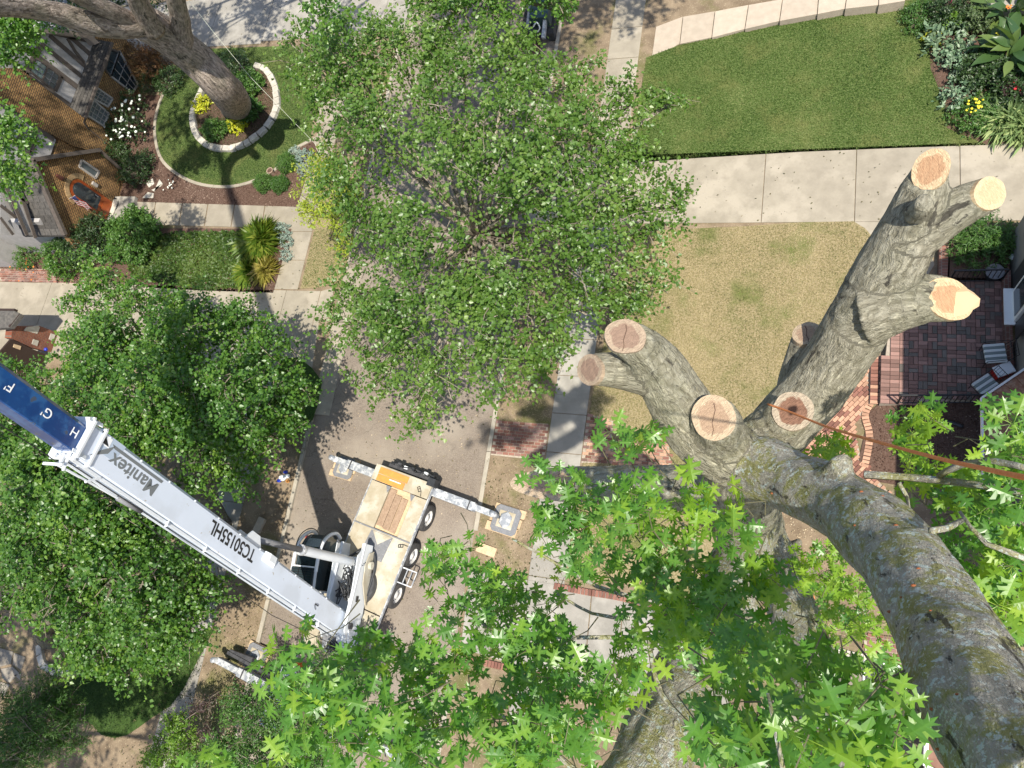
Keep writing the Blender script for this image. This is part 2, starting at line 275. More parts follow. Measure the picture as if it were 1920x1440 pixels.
def cutmat(name, heart, sap, dark, rot=0.):
    m = bpy.data.materials.new(name); m.use_nodes = True; t = m.node_tree; N = t.nodes; L = t.links; b = N['Principled BSDF']; b.inputs['Roughness'].default_value = .8; b.inputs['Specular IOR Level'].default_value = .25
    a = N.new('ShaderNodeAttribute'); a.attribute_name = 'ring'; n = N.new('ShaderNodeTexNoise'); n.inputs['Scale'].default_value = 2.2; n.inputs['Detail'].default_value = 5; L.new(a.outputs['Vector'], n.inputs['Vector'])
    ln = N.new('ShaderNodeVectorMath'); ln.operation = 'LENGTH'; L.new(a.outputs['Vector'], ln.inputs[0])
    ad = N.new('ShaderNodeMath'); ad.operation = 'MULTIPLY_ADD'; L.new(n.outputs[0], ad.inputs[0]); ad.inputs[1].default_value = .55; L.new(ln.outputs['Value'], ad.inputs[2])
    cr = N.new('ShaderNodeValToRGB'); L.new(ad.outputs[0], cr.inputs[0]); e = cr.color_ramp.elements
    e[0].position = 0; e[0].color = (*(dark if rot else heart), 1); e[1].position = 1.; e[1].color = (*sap, 1)
    if rot: k = e.new(.44); k.color = (*dark, 1)
    for p_, c_ in ((.60 if rot else .3, heart), (.93, heart), (1.0, sap)): k = e.new(p_); k.color = (*c_, 1)
    wv = N.new('ShaderNodeMath'); wv.operation = 'SINE'; w2 = N.new('ShaderNodeMath'); w2.operation = 'MULTIPLY'; L.new(ad.outputs[0], w2.inputs[0]); w2.inputs[1].default_value = 95.; L.new(w2.outputs[0], wv.inputs[0])
    hs = N.new('ShaderNodeHueSaturation'); r = N.new('ShaderNodeMapRange'); L.new(wv.outputs[0], r.inputs[0]); r.inputs[1].default_value = -1; r.inputs[3].default_value = .84; r.inputs[4].default_value = 1.08; L.new(r.outputs[0], hs.inputs['Value']); L.new(cr.outputs[0], hs.inputs['Color'])
    n2 = N.new('ShaderNodeTexNoise'); n2.inputs['Scale'].default_value = 3.; n2.inputs['Detail'].default_value = 8; mp_ = N.new('ShaderNodeMapping'); mp_.inputs['Rotation'].default_value = (0, 0, .6); mp_.inputs['Scale'].default_value = (1.2, 9, 1); L.new(a.outputs['Vector'], mp_.inputs[0]); L.new(mp_.outputs[0], n2.inputs['Vector']); mx = N.new('ShaderNodeMix'); mx.data_type = 'RGBA'; q = N.new('ShaderNodeMapRange'); L.new(n2.outputs[0], q.inputs[0]); q.inputs[1].default_value = .42; q.inputs[2].default_value = .68; q.inputs[4].default_value = .6
    L.new(q.outputs[0], mx.inputs[0]); L.new(hs.outputs[0], mx.inputs[6]); mx.inputs[7].default_value = (*dark, 1); L.new(mx.outputs[2], b.inputs['Base Color'])
    bp = N.new('ShaderNodeBump'); bp.inputs['Strength'].default_value = .8; bp.inputs['Distance'].default_value = .02; L.new(n2.outputs[0], bp.inputs['Height']); L.new(bp.outputs[0], b.inputs['Normal'])
    return m
cut_grey = cutmat('weathered_cut_wood', (.31, .21, .15), (.44, .34, .24), (.17, .11, .08))
cut_fresh = cutmat('fresh_cut_wood', (.48, .30, .17), (.62, .48, .29), (.26, .12, .06))
cut_pale = cutmat('pale_cut_wood', (.62, .46, .28), (.66, .52, .32), (.45, .27, .14))
cut_rot = cutmat('rotten_cut_wood', (.26, .14, .09), (.50, .41, .30), (.03, .014, .01), 1.)
# ------------------------------------------------------------ foliage helpers (numpy)
def leaf_template(kind):
    if kind == 'maple':
        v = [(0, 0, 0), (.42, .35, .05), (.30, .62, .02), (0, 1, -.10), (-.30, .62, .02), (-.42, .35, .05), (0, .45, -.06)]
        f = [(0, 1, 6), (1, 2, 6), (2, 3, 6), (3, 4, 6), (4, 5, 6), (5, 0, 6)]
    elif kind == 'oval':
        v = [(0, 0, 0), (.26, .45, .07), (0, 1, -.06), (-.26, .45, .07)]; f = [(0, 1, 2), (0, 2, 3)]
    elif kind == 'broad':
        v = [(0, 0, 0)]; f = []
        for i, (y, w_) in enumerate(((.15, .13), (.35, .20), (.55, .21), (.75, .15), (.9, .07))): dz = -.35 * y * y + .12 * y; v += [(w_, y, dz + .05), (0, y, dz), (-w_, y, dz + .05)]
        v.append((0, 1.02, -.25)); f = [(0, 1, 2), (0, 2, 3)]
        for i in range(4): a = 1 + 3 * i; f += [(a, a + 3, a + 1), (a + 3, a + 4, a + 1), (a + 1, a + 4, a + 2), (a + 4, a + 5, a + 2)]
        f += [(13, 16, 14), (14, 16, 15)]
    elif kind == 'narrow':
        v = [(0, 0, 0), (.12, .4, .04), (0, 1, -.14), (-.12, .4, .04)]; f = [(0, 1, 2), (0, 2, 3)]
    elif kind == 'blade':
        v = [(-.07, 0, 0), (.07, 0, 0), (.04, .6, .02), (0, 1, -.18)]; f = [(0, 1, 2), (0, 2, 3)]
    return np.array(v, float), np.array(f, int)
def leaves_mesh(name, pos, ydir, nrm, size, material, kind='maple', off=(0, 0, 0), rnd=None):
    tv, tf = leaf_template(kind); n = len(pos)
    y = ydir / (np.linalg.norm(ydir, axis=1, keepdims=True) + 1e-9); z = nrm - (nrm * y).sum(1, keepdims=True) * y; z /= (np.linalg.norm(z, axis=1, keepdims=True) + 1e-9); x = np.cross(y, z)
    V = pos[:, None, :] + size[:, None, None] * (tv[None, :, 0, None] * x[:, None, :] + tv[None, :, 1, None] * y[:, None, :] + tv[None, :, 2, None] * z[:, None, :])
    V = V.reshape(-1, 3) - np.array(off); F = (tf[None] + (np.arange(n) * len(tv))[:, None, None]).reshape(-1, 3)
    me = bpy.data.meshes.new(name); me.vertices.add(len(V)); me.vertices.foreach_set('co', V.astype(np.float32).ravel())
    me.loops.add(F.size); me.loops.foreach_set('vertex_index', F.astype(np.int32).ravel())
    me.polygons.add(len(F)); me.polygons.foreach_set('loop_start', np.arange(0, F.size, 3, dtype=np.int32)); me.update(calc_edges=True)
    a = me.attributes.new('rnd', 'FLOAT', 'POINT'); r = rng.random(n) if rnd is None else rnd
    a.data.foreach_set('value', np.repeat(r, len(tv)).astype(np.float32)); me.materials.append(material); return me
def unit(n, zb=0.):
    v = rng.normal(size=(n, 3)); v[:, 2] += zb; return v / np.linalg.norm(v, axis=1, keepdims=True)
def crown_points(lobes, shoots, per, slen, lsize, droop=.25, up=.3, shell=.55, spread=.10, clump=0, clk=(.32, .5)):
    """lobes: (centre, (rx,ry,rz)); leaves sit along short shoots that fan out of each lobe"""
    if clump:
        nl = []
        lo_, hi_ = clk
        for c, r in lobes:
            for d in unit(clump, .45): k = rng.uniform(lo_, hi_); nl.append((tuple(np.array(c) + d * np.array(r) * rng.uniform(.55, .85)), tuple(np.array(r) * k * rng.uniform(.8, 1.1))))
        lobes = nl
    crn = rng.random(len(lobes))
    vol = np.array([(l[1][0] * l[1][1]) for l in lobes]); ns = np.maximum(3, (shoots * vol / vol.sum())).astype(int)
    A = []; 
    for (c, r), n in zip(lobes, ns):
        d = unit(n, .35); rad = shell + (1 - shell) * rng.random((n, 1)) ** .7
        bump = 1 + .22 * np.sin(d[:, :1] * 5 + c[0]) * np.cos(d[:, 1:2] * 6 + c[1]) + .12 * rng.normal(size=(n, 1))
        p = np.array(c) + d * np.array(r) * rad * bump
        sdv = d * .8 + unit(n) * .6; sdv[:, 2] += up; sdv /= np.linalg.norm(sdv, axis=1, keepdims=True)
        A.append(np.hstack([p, sdv]))
    A = np.vstack(A); n = len(A); sl = slen * (.5 + rng.random(n))
    k = per; t = (np.arange(k) + .5) / k
    base = A[:, None, :3] + A[:, None, 3:] * (t[None, :, None] * sl[:, None, None]); base[:, :, 2] -= droop * (t[None] ** 2) * sl[:, None]
    base = base.reshape(-1, 3); sdv = np.repeat(A[:, 3:], k, 0)
    side = np.cross(sdv, unit(len(sdv))); side /= np.linalg.norm(side, axis=1, keepdims=True)
    yd = side * .8 + sdv * .5 + rng.normal(size=side.shape) * .25; yd[:, 2] -= .25
    nr = rng.normal(size=side.shape) * .55; nr[:, 2] += 1.
    sz = lsize * (.6 + .7 * rng.random(len(base))); base += rng.normal(size=base.shape) * spread * slen
    if not clump: crn = rng.random(len(lobes))
    rn = np.clip(np.repeat(rng.random(n) * .4 + np.repeat(crn, ns) * .3, k) + rng.random(len(base)) * .35, 0, 1)
    return base, yd, nr, sz, rn, A, sl
def set_bk(me, bk, lich):
    a = me.attributes.new('bk', 'FLOAT_VECTOR', 'POINT'); a.data.foreach_set('vector', np.asarray(bk, np.float32).ravel())
    a = me.attributes.new('lich', 'FLOAT', 'POINT'); a.data.foreach_set('value', np.asarray(lich, np.float32).ravel())
def spline(pts, rad, step):
    """smooth resample of a path with radii"""
    P_ = [Vector(p) for p in pts]; out = []; R = []
    for i in range(len(P_) - 1):
        p0 = P_[max(i - 1, 0)]; p1 = P_[i]; p2 = P_[i + 1]; p3 = P_[min(i + 2, len(P_) - 1)]
        n = max(1, int((p2 - p1).length / step))
        for k in range(n):
            t = k / n; out.append(.5 * ((2 * p1) + (p2 - p0) * t + (2 * p0 - 5 * p1 + 4 * p2 - p3) * t * t + (3 * p1 - p0 - 3 * p2 + p3) * t ** 3)); R.append(rad[i] + (rad[i + 1] - rad[i]) * t)
    out.append(P_[-1]); R.append(rad[-1]); return out, R
def wood_tube(mb, bk, li, pts, rad, n=12, step=.3, lich=.3, rough=.06):
    pts, rad = spline(pts, rad, step); o = len(mb.v); u = None; s = 0; m = len(pts); sd_ = random.random() * 50
    for i, p in enumerate(pts):
        d = (pts[min(i + 1, m - 1)] - pts[max(i - 1, 0)]).normalized()
        if i: s += (p - pts[i - 1]).length
        if u is None: u = d.orthogonal().normalized()
        u = (u - d * u.dot(d)).normalized(); w_ = d.cross(u)
        for k in range(n):
            a = 2 * math.pi * k / n; ca, sa = math.cos(a), math.sin(a)
            q = 1 + rough * 2 * mnoise.noise(Vector((ca * 1.5 + sd_, sa * 1.5, s / max(rad[0], .05) * .6)))
            mb.v.append(tuple(p + (u * ca + w_ * sa) * rad[i] * q)); bk.append((ca * rad[i] + sd_, sa * rad[i], s * .22)); li.append(lich)
    for i in range(m - 1):
        for k in range(n): j = (k + 1) % n; mb.f.append((o + i * n + k, o + i * n + j, o + (i + 1) * n + j, o + (i + 1) * n + k))
    mb.f.append(tuple(o + k for k in range(n))[::-1]); mb.f.append(tuple(o + (m - 1) * n + k for k in range(n)))
def wood_part(name, parent, paths, material, n=10, step=.35, lich=.3, smooth=True, rough=.06):
    mb = MB(); bk = []; li = []
    for pts, rad in paths: wood_tube(mb, bk, li, pts, rad, n if max(rad) > .06 else max(4, n // 2), step, lich, rough)
    off = LOC[parent.name]; me = mb.mesh(name, material, off, smooth); set_bk(me, bk, li)
    o = bpy.data.objects.new(name, me); link(o, parent); LOC[o.name] = off; return o
def lobe(px, py, h, rpx, zr=1.0):
    c = P(px, py, h); r = rpx * PR(c)[2] / FPX; return (tuple(c), (r, r, r * zr))
# ============================================================ SETTING
def pp(pts, h=0.): return [P(x, y, h)[:2] for x, y in pts]
G = .12                                            # level of the lots above the street
mb = MB(); mb.prism([(-400, -300), (400, -300), (400, 500), (-400, 500)], -.5, -.004); struct('ground', mb, dirt)
KL, KR = -17.9, -10.05
mb = MB(); mb.prism([(KL, -80), (KR, -80), (KR, 150), (KL, 150)], -.02, .004); struct('street', mb, asphalt)
# expansion joints and patch slabs of the street: separate slabs laid as thin sheets
for k in range(-2, 7):
    y = -5 + k * 5.2; mb = MB(); mb.prism([(KL + .05, y), ((KL + KR) / 2 - .02, y + .05), ((KL + KR) / 2 - .02, y + 5.1), (KL + .05, y + 5.14)], .004, .012)
    struct('street_slab', mb, asphalt)
    mb = MB(); mb.prism([((KL + KR) / 2 + .02, y + .4), (KR - .05, y + .43), (KR - .05, y + 5.56), ((KL + KR) / 2 + .02, y + 5.5)], .004, .012); struct('street_slab', mb, asphalt)
mb = MB(); mb.prism([(-120, -80), (KL - .16, -80), (KL - .16, 150), (-120, 150)], -.02, G - .03); struct('left_verge_soil', mb, dirt)
mb = MB(); mb.prism([(KR + .16, -80), (120, -80), (120, 150), (KR + .16, 150)], -.02, G - .03); struct('right_verge_soil', mb, dirt)
kerb_runs = [(KL, -1, [(-40, 6.4), (13.1, 25.5), (31.5, 80)]), (KR, 1, [(-40, -3.2), (2.6, 14.2), (19.5, 80)])]
for kx, s, runs in kerb_runs:
    for a, b in runs:
        y = a
        while y < b - .1:
            e = min(y + 3., b); mb = MB(); mb.prism([(kx, y + .01), (kx + s * .16, y + .01), (kx + s * .16, e - .01), (kx, e - .01)], -.02, G + .005, .015)
            if -8 < y < 40: struct('kerb_stone', mb, kerbm)
            y = e
def slab_row(name, x0, x1, y0, y1, L, z, m, ax='y', j=.012):
    if ax == 'y':
        y = y0
        while y < y1 - .05:
            e = min(y + L, y1); mb = MB(); dz = random.uniform(-.006, .006); mb.prism([(x0, y + j), (x1, y + j), (x1, e - j), (x0, e - j)], -.01, z + dz, .012); struct(name, mb, m); y = e
    else:
        x = x0
        while x < x1 - .05:
            e = min(x + L, x1); mb = MB(); dz = random.uniform(-.006, .006); mb.prism([(x + j, y0), (e - j, y0), (e - j, y1), (x + j, y1)], -.01, z + dz, .012); struct(name, mb, m); x = e
# sidewalks
slab_row('sidewalk_slab', -21.5, -20.2, -8.0, 8.3, 1.5, G, concrete_cool)
slab_row('sidewalk_slab', -21.5, -20.2, 12.1, 26.0, 1.45, G, concrete)
slab_row('sidewalk_slab', -7.72, -6.4, -6.2, 15.2, 1.5, G, concrete_cool)
slab_row('sidewalk_slab', -7.55, -6.2, 18.5, 40., 1.6, G, concrete)
# left driveway and its flared apron
for x in (-38.6 + 3.9 * k for k in range(5)):
    mb = MB(); e = min(x + 3.9, -20.75); mb.prism([(x + .012, 8.35), (e - .012, 8.35), (e - .012, 12.05 + (x < -30) * .1), (x + .012, 12.05 + (x < -30) * .1)], -.01, G + .004, .012); struct('driveway_slab', mb, concrete)
mb = MB(); mb.prism([(-20.74, 8.35), (-19.0, 8.35), (-19.0, 12.05), (-20.74, 12.05)], -.01, G + .002, .012); struct('driveway_slab', mb, concrete)
ap = [(-18.98, 8.5), (-18.6, 8.35), (-18.2, 7.9), (-17.95, 7.2), (-17.9, 6.5), (-17.86, 13.2), (-18.1, 12.7), (-18.5, 12.2), (-18.98, 12.05)]
mb = MB(); mb.prism([ap[0], ap[1], ap[2], ap[3], ap[4], (-17.2, 6.5), (-17.2, 13.2), ap[5], ap[6], ap[7], ap[8]], -.01, G - .02, .0)
for i, v in enumerate(mb.v):
    if v[2] > .05: mb.v[i] = (v[0], v[1], .016 if v[0] > -17.5 else v[2] - .03 * (v[0] > -18.3))
struct('driveway_apron', mb, concrete)
# upper left driveway
for x in (-40.2 + 3.5 * k for k in range(7)):
    mb = MB(); e = min(x + 3.5, -17.9); mb.prism([(x + .012, 26.15), (e - .012, 26.0), (e - .012, 29.6), (x + .012, 29.4)], -.01, G + .004, .012); struct('driveway_slab', mb, concrete_cool)
# right driveway
for x in (-10.0, -7.6, -6.2, -4.1, -.72, 2.5, 5.9, 9.4):
    nx = {-10.0: -7.6, -7.6: -6.2, -6.2: -4.1, -4.1: -.72, -.72: 2.5, 2.5: 5.9, 5.9: 9.4, 9.4: 13.}[x]
    y0, y1 = (15.28, 18.42); 
    if x == -10.0: q = [(x, 14.3), (x + .8, 15.0), (nx - .012, y0), (nx - .012, y1), (x + .8, y1 + .3), (x, 19.3)]
    else: q = [(x + .012, y0), (nx - .012, y0), (nx - .012, y1), (x + .012, y1)]
    mb = MB(); mb.prism(q, -.01, G + .006, .012); struct('driveway_slab', mb, concrete)
mb = MB(); mb.prism([(2.5, 15.27), (4.5, 15.27), (5.1, 13.6), (4.6, 12.6), (3.6, 13.2), (3.1, 14.4)], -.01, G + .004, .012); struct('driveway_slab', mb, concrete)
# stepped front walk of the upper right lot: each slab a step higher
wk = [(1230, 50, 1222, 110), (1281, 31, 1275, 82), (1341, 21, 1335, 70), (1404, 9, 1397, 54), (1468, -2, 1462, 39), (1536, -12, 1533, 26), (1590, -20, 1585, 16), (1650, -30, 1648, 9), (1700, -38, 1698, 1)]
for i in range(len(wk) - 1):
    z = G + .004 + .07 * i; a, b = wk[i], wk[i + 1]
    q = [P(a[0], a[1], z)[:2], P(b[0] - 1, b[1], z)[:2], P(b[2] - 1, b[3], z)[:2], P(a[2], a[3], z)[:2]]
    mb = MB(); mb.prism(q, -.01, z, .012); struct('walk_slab', mb, concrete_tan)
# upper-right garden steps landing (pale corner of a porch)
# lawns
def sheet(name, pts, m, z, h=None, kind='structure'):
    mb = MB(); mb.prism(pp(pts, G if h is None else h), G - .06, z, 0); return struct(name, mb, m, kind)
sheet('lawn', [(1212, 108), (1275, 84), (1335, 72), (1400, 56), (1465, 41), (1533, 28), (1600, 16), (1720, -2), (1765, -5), (1740, 60), (1745, 130), (1770, 190), (1775, 240), (1850, 272), (1700, 277), (1500, 285), (1300, 297), (1180, 306)], grassm, G + .006)
sheet('dry_lawn', [(1185, 434), (1400, 424), (1500, 417), (1600, 415), (1622, 428), (1643, 452), (1650, 470), (1620, 520), (1590, 560), (1575, 620), (1570, 690), (1540, 760), (1480, 850), (1350, 1000), (1300, 1110), (1240, 1100), (1060, 1085), (1075, 1000), (1092, 880), (1110, 748), (1150, 560)], tangrass, G + .006)
sheet('lawn', [(300, 187), (330, 130), (380, 92), (480, 88), (610, 85), (600, 130), (590, 200), (583, 258), (590, 262), (560, 275), (535, 300), (510, 322), (480, 335), (440, 347), (410, 350), (370, 343), (330, 325), (305, 300), (292, 265), (290, 230)], grassm, G + .006)
sheet('lawn', [(590, 430), (563, 541), (600, 539), (640, 525), (655, 480), (668, 420), (680, 360), (640, 300), (600, 400)], tangrass, G + .006)
sheet('shade_tinted_lawn', [(526, 672), (560, 670), (585, 690), (603, 715), (594, 760), (584, 790), (560, 812), (535, 815), (512, 795), (505, 750)], dgrassm, G + .006)
sheet('shade_tinted_lawn', [(145, 1270), (240, 1210), (400, 1180), (345, 1290), (318, 1325), (285, 1345), (262, 1362), (238, 1378), (215, 1384), (190, 1378), (172, 1358), (150, 1345), (120, 1335), (90, 1325), (70, 1312), (85, 1296)], dgrassm, G + .005)
sheet('mulch_bed', [(205, 240), (262, 180), (300, 178), (288, 230), (290, 265), (303, 302), (330, 328), (370, 346), (410, 353), (445, 350), (480, 338), (512, 325), (537, 303), (562, 277), (588, 264), (595, 285), (575, 330), (557, 388), (247, 378), (225, 366), (222, 320), (180, 285)], mulch, G + .010)
sheet('mulch_bed', [(560, 70 + 355 - 355), (600, 70), (640, 20), (700, 20), (640, 200), (600, 240), (590, 262), (583, 250)], dirt, G + .002)
ringp = [(395, 170), (376, 200), (365, 225), (368, 250), (385, 270), (420, 279), (460, 272), (490, 250), (515, 220), (522, 190), (517, 160), (500, 135), (470, 122), (430, 130)]
sheet('mulch_bed', ringp, mulch, G + .014)
sheet('mulch_bed', [(297, 424), (300, 428), (547, 429), (512, 549), (385, 545), (290, 540), (180, 520), (0, 515), (0, 462), (110, 470), (240, 440)], mulch, G + .004)
sheet('mulch_bed', [(1650, 755), (1900, 752), (1840, 900), (1690, 910), (1625, 900), (1610, 860), (1632, 770)], mulch, G + .010)
sheet('mulch_bed', [(1780, 455), (1900, 430), (1880, 530), (1776, 528)], mulch, G + .35)
sheet('garden_bed', [(1735, -10), (1920, -10), (1990, 260), (1850, 272), (1775, 240), (1770, 190), (1745, 130)], mulch, G + .010)
# concrete front walk of the left house and its step
for a, b in ((247, 292), (292, 342), (342, 390), (390, 440), (440, 497), (497, 556)):
    y = lambda x: 378 + (x - 247) * 9 / 308; y2 = lambda x: 421 + (x - 290) * 7 / 257
    mb = MB(); mb.prism(pp([(a + 1, y(a)), (b - 1, y(b)), (b - 8, y2(b)), (a - 6, y2(a))], G), -.01, G + .008, .012); struct('walk_slab', mb, concrete)
mb = MB(); mb.prism(pp([(211, 368), (253, 368), (240, 420), (198, 412)], .35), 0, .35, .02); struct('door_step', mb, concrete_cool)
# front walk of the right house, bottom middle
for (x0, x1) in [(880, 935), (935, 990), (990, 1050), (1050, 1110), (1110, 1170), (1170, 1230), (1230, 1300), (1300, 1380)]:
    yt = lambda x: 1070 + (x - 880) * .16; yb = lambda x: 1215 + (x - 880) * .31
    mb = MB(); mb.prism(pp([(x0 + 1, yt(x0)), (x1 - 1, yt(x1)), (x1 - 18, yb(x1)), (x0 - 16, yb(x0))], G), -.01, G + .008, .012); struct('walk_slab', mb, concrete_cool)
mb = MB(); mb.prism(pp([(1440, 1300), (1560, 1240), (1700, 1260), (1720, 1440), (1400, 1440)], G), -.01, G + .006); struct('path', mb, asphalt)
# concrete lawn edging, curved
def edging(name, pts, wpx, m, z, seg=1., mat_=None):
    q = [P(x, y, G) for x, y in pts]; q2, _ = spline(q, [0] * len(q), .35)
    acc = 0; i0 = 0
    for i in range(1, len(q2)):
        acc += (q2[i] - q2[i - 1]).length
        if acc >= seg or i == len(q2) - 1:
            L_, R_ = [], []
            for k in range(i0, i + 1):
                d = (q2[min(k + 1, len(q2) - 1)] - q2[max(k - 1, 0)]).normalized(); s_ = Vector((-d.y, d.x, 0)) * wpx / 2
                c = q2[k] + (d * .008 if k == i0 else (d * -.008 if k == i else Vector()))
                L_.append((c + s_)[:2]); R_.append((c - s_)[:2])
            mb = MB(); mb.prism(L_ + R_[::-1], 0, z, 0); o = struct(name, mb, m); acc = 0; i0 = i
edging('lawn_edging', [(312, 168), (301, 190), (292, 225), (292, 260), (303, 298), (330, 325), (368, 344), (412, 351), (450, 348), (484, 337), (513, 322)], .15, concrete, G + .06, 1.2)
edging('lawn_edging', [(513, 322), (536, 300), (560, 276), (583, 264), (598, 258)], .15, concrete, G + .06, 1.2)
# ---------------------------------------------------------------- bricks (own objects sharing meshes)
def brick_mesh(L, W, Hh, m, name='brick'):
    mb = MB(); x, y = L / 2, W / 2; b = .008
    mb.add([(-x, -y, 0), (x, -y, 0), (x, y, 0), (-x, y, 0), (-x, -y, Hh - b), (x, -y, Hh - b), (x, y, Hh - b), (-x, y, Hh - b), (-x + b, -y + b, Hh), (x - b, -y + b, Hh), (x - b, y - b, Hh), (-x + b, y - b, Hh)],
           [(0, 1, 5, 4), (1, 2, 6, 5), (2, 3, 7, 6), (3, 0, 4, 7), (4, 5, 9, 8), (5, 6, 10, 9), (6, 7, 11, 10), (7, 4, 8, 11), (8, 9, 10, 11)])
    return mb.mesh(name, m)
class Bricks:
    def __init__(s, parent, L, W, Hh, mats_, z, limit=300, key=None): s.p = parent; s.me = [brick_mesh(L, W, Hh, m) for m in mats_]; s.ma = mats_; s.z = z; s.items = []; s.dim = (L, W, Hh); s.limit = limit; s.key = key
    def put(s, x, y, a, k=None, sc_=(1, 1)): s.items.append((x, y, a, random.randrange(len(s.me)) if k is None else k, sc_))
    def done(s):
        if s.key: s.items.sort(key=s.key)
        for x, y, a, k, q in s.items[:s.limit]:
            o = bpy.data.objects.new('brick', s.me[k]); o.location = Vector((x, y, s.z + random.uniform(-.006, .004))) - LOC[s.p.name]
            o.rotation_euler = (random.uniform(-.01, .01), random.uniform(-.01, .01), a + random.uniform(-.015, .015)); o.scale = (q[0], q[1], 1); link(o, s.p)
        rest = s.items[s.limit:]
        if rest:
            for kk in range(len(s.me)):
                mb = MB()
                for x, y, a, k, q in rest:
                    if k == kk: mb.box((x, y, s.z + s.dim[2] / 2 + random.uniform(-.006, .004)), (s.dim[0] * q[0], s.dim[1] * q[1], s.dim[2]), a + random.uniform(-.015, .015))
                if mb.v: part('bricks', mb, s.ma[kk], s.p, kind='stuff')
def inside(p, poly):
    c = False; x, y = p
    for i in range(len(poly)):
        (x0, y0), (x1, y1) = poly[i - 1], poly[i]
        if (y0 > y) != (y1 > y) and x < (x1 - x0) * (y - y0) / (y1 - y0) + x0: c = not c
    return c
# raised patio of the right house
PZ = .45
pat = pp([(1664, 640), (1700, 526), (1884, 531), (1892, 660), (1906, 740), (1850, 748), (1650, 756)], PZ)
mb = MB(); mb.prism(pat, -.01, PZ - .03); patio = struct('patio', mb, mortar)
bl, bw_ = .27, .13
B = Bricks(patio, bl, bw_, .06, [brick_pav, brick_pav, brick_dark], PZ - .03, 300)
x0, x1 = min(p[0] for p in pat), max(p[0] for p in pat); y0, y1 = min(p[1] for p in pat), max(p[1] for p in pat)
nxb = int((x1 - x0) / .28) + 2; nyb = int((y1 - y0) / .28) + 2
for i in range(nxb):
    for j in range(nyb):
        cx, cy = x0 + i * .28 + .14, y0 + j * .28 + .14
        if not inside((cx, cy), pat): continue
        if i < 2 or j < 1: # soldier border
            B.put(cx, cy + .07, 0, 0); B.put(cx, cy - .07, 0, 0); continue
        if random.random() < .10: B.put(cx, cy + .07, 0); B.put(cx, cy - .07, 0); continue
        if (i + j) % 2: B.put(cx, cy + .07, 0); B.put(cx, cy - .07, 0)
        else: B.put(cx + .07, cy, math.pi / 2); B.put(cx - .07, cy, math.pi / 2)
B.done()
# lower brick step in front of the patio and the curved walk
stp = pp([(1632, 676), (1659, 668), (1656, 755), (1630, 757)], .25); mb = MB(); mb.prism(stp, -.01, .22); step = struct('patio_step', mb, mortar)
B = Bricks(step, .25, .12, .06, [brick_tan, brick_red], .22)
sx0, sx1 = min(p[0] for p in stp), max(p[0] for p in stp); sy0, sy1 = min(p[1] for p in stp), max(p[1] for p in stp)
y = sy0 + .07
while y < sy1:
    for x in (sx0 + .14, sx0 + .40): 
        if x < sx1: B.put(x, y, 0)
    y += .132
B.done()
wlk = pp([(1480, 860), (1540, 760), (1575, 690), (1628, 660), (1630, 700), (1628, 757), (1600, 800), (1615, 860), (1650, 905), (1690, 950), (1600, 960), (1500, 960), (1420, 960)], G)
mb = MB(); mb.prism(wlk, -.01, G - .01); walk = struct('brick_walk', mb, mortar)
B = Bricks(walk, .23, .11, .05, [brick_tan, brick_tan, brick_red], G - .01, 300, key=lambda q: abs(q[0] - 3.1))
c45, s45 = math.cos(.9), math.sin(.9)
for i in range(-60, 60):
    for j in range(-60, 60):
        u, v = i * .24 + (j % 2) * .12, j * .12; x, y = 2.5 + u * c45 - v * s45, 7.5 + u * s45 + v * c45
        if inside((x, y), wlk): B.put(x, y, .9)
B.done()
# soldier-course edgings
def soldier(name, pts, m, wlen=.22, z=G + .05, pitch=.115, mats_=None):
    q = [P(x, y, G) for x, y in pts]; q2, _ = spline(q, [0] * len(q), .02); mb = MB(); s_ = struct(name, MB().prism([(q[0].x - .05, q[0].y - .05), (q[0].x + .05, q[0].y - .05), (q[0].x, q[0].y + .05)], 0, .02), m)
    me = brick_mesh(wlen, .10, .08, m); acc = 0; n = 0
    for i in range(1, len(q2)):
        acc += (q2[i] - q2[i - 1]).length
        if acc >= pitch and n < 300:
            d = q2[i] - q2[i - 1]; a = math.atan2(d.y, d.x) + math.pi / 2; o = bpy.data.objects.new('brick', me); o.location = (q2[i].x, q2[i].y, z - .08 + random.uniform(-.008, .008)); o.rotation_euler = (0, 0, a + random.uniform(-.05, .05)); link(o, s_); acc = 0; n += 1
soldier('brick_edging', [(1612, 516), (1592, 535), (1580, 565), (1576, 600), (1560, 640)], brick_red, .26)
soldier('brick_edging', [(1035, 1098), (1100, 1110), (1170, 1122), (1240, 1142), (1300, 1160)], brick_red)
soldier('brick_edging', [(880, 1236), (950, 1252), (1030, 1272), (1100, 1290), (1190, 1316), (1260, 1345)], brick_red)
soldier('brick_edging', [(1620, 880), (1630, 820), (1622, 780), (1632, 757)], brick_tan)
soldier('brick_edging', [(1250, 1172), (1400, 1210), (1520, 1200), (1560, 1205)], brick_red)
soldier('brick_edging', [(1540, 1214), (1600, 1232), (1625, 1236)], stone, .3)
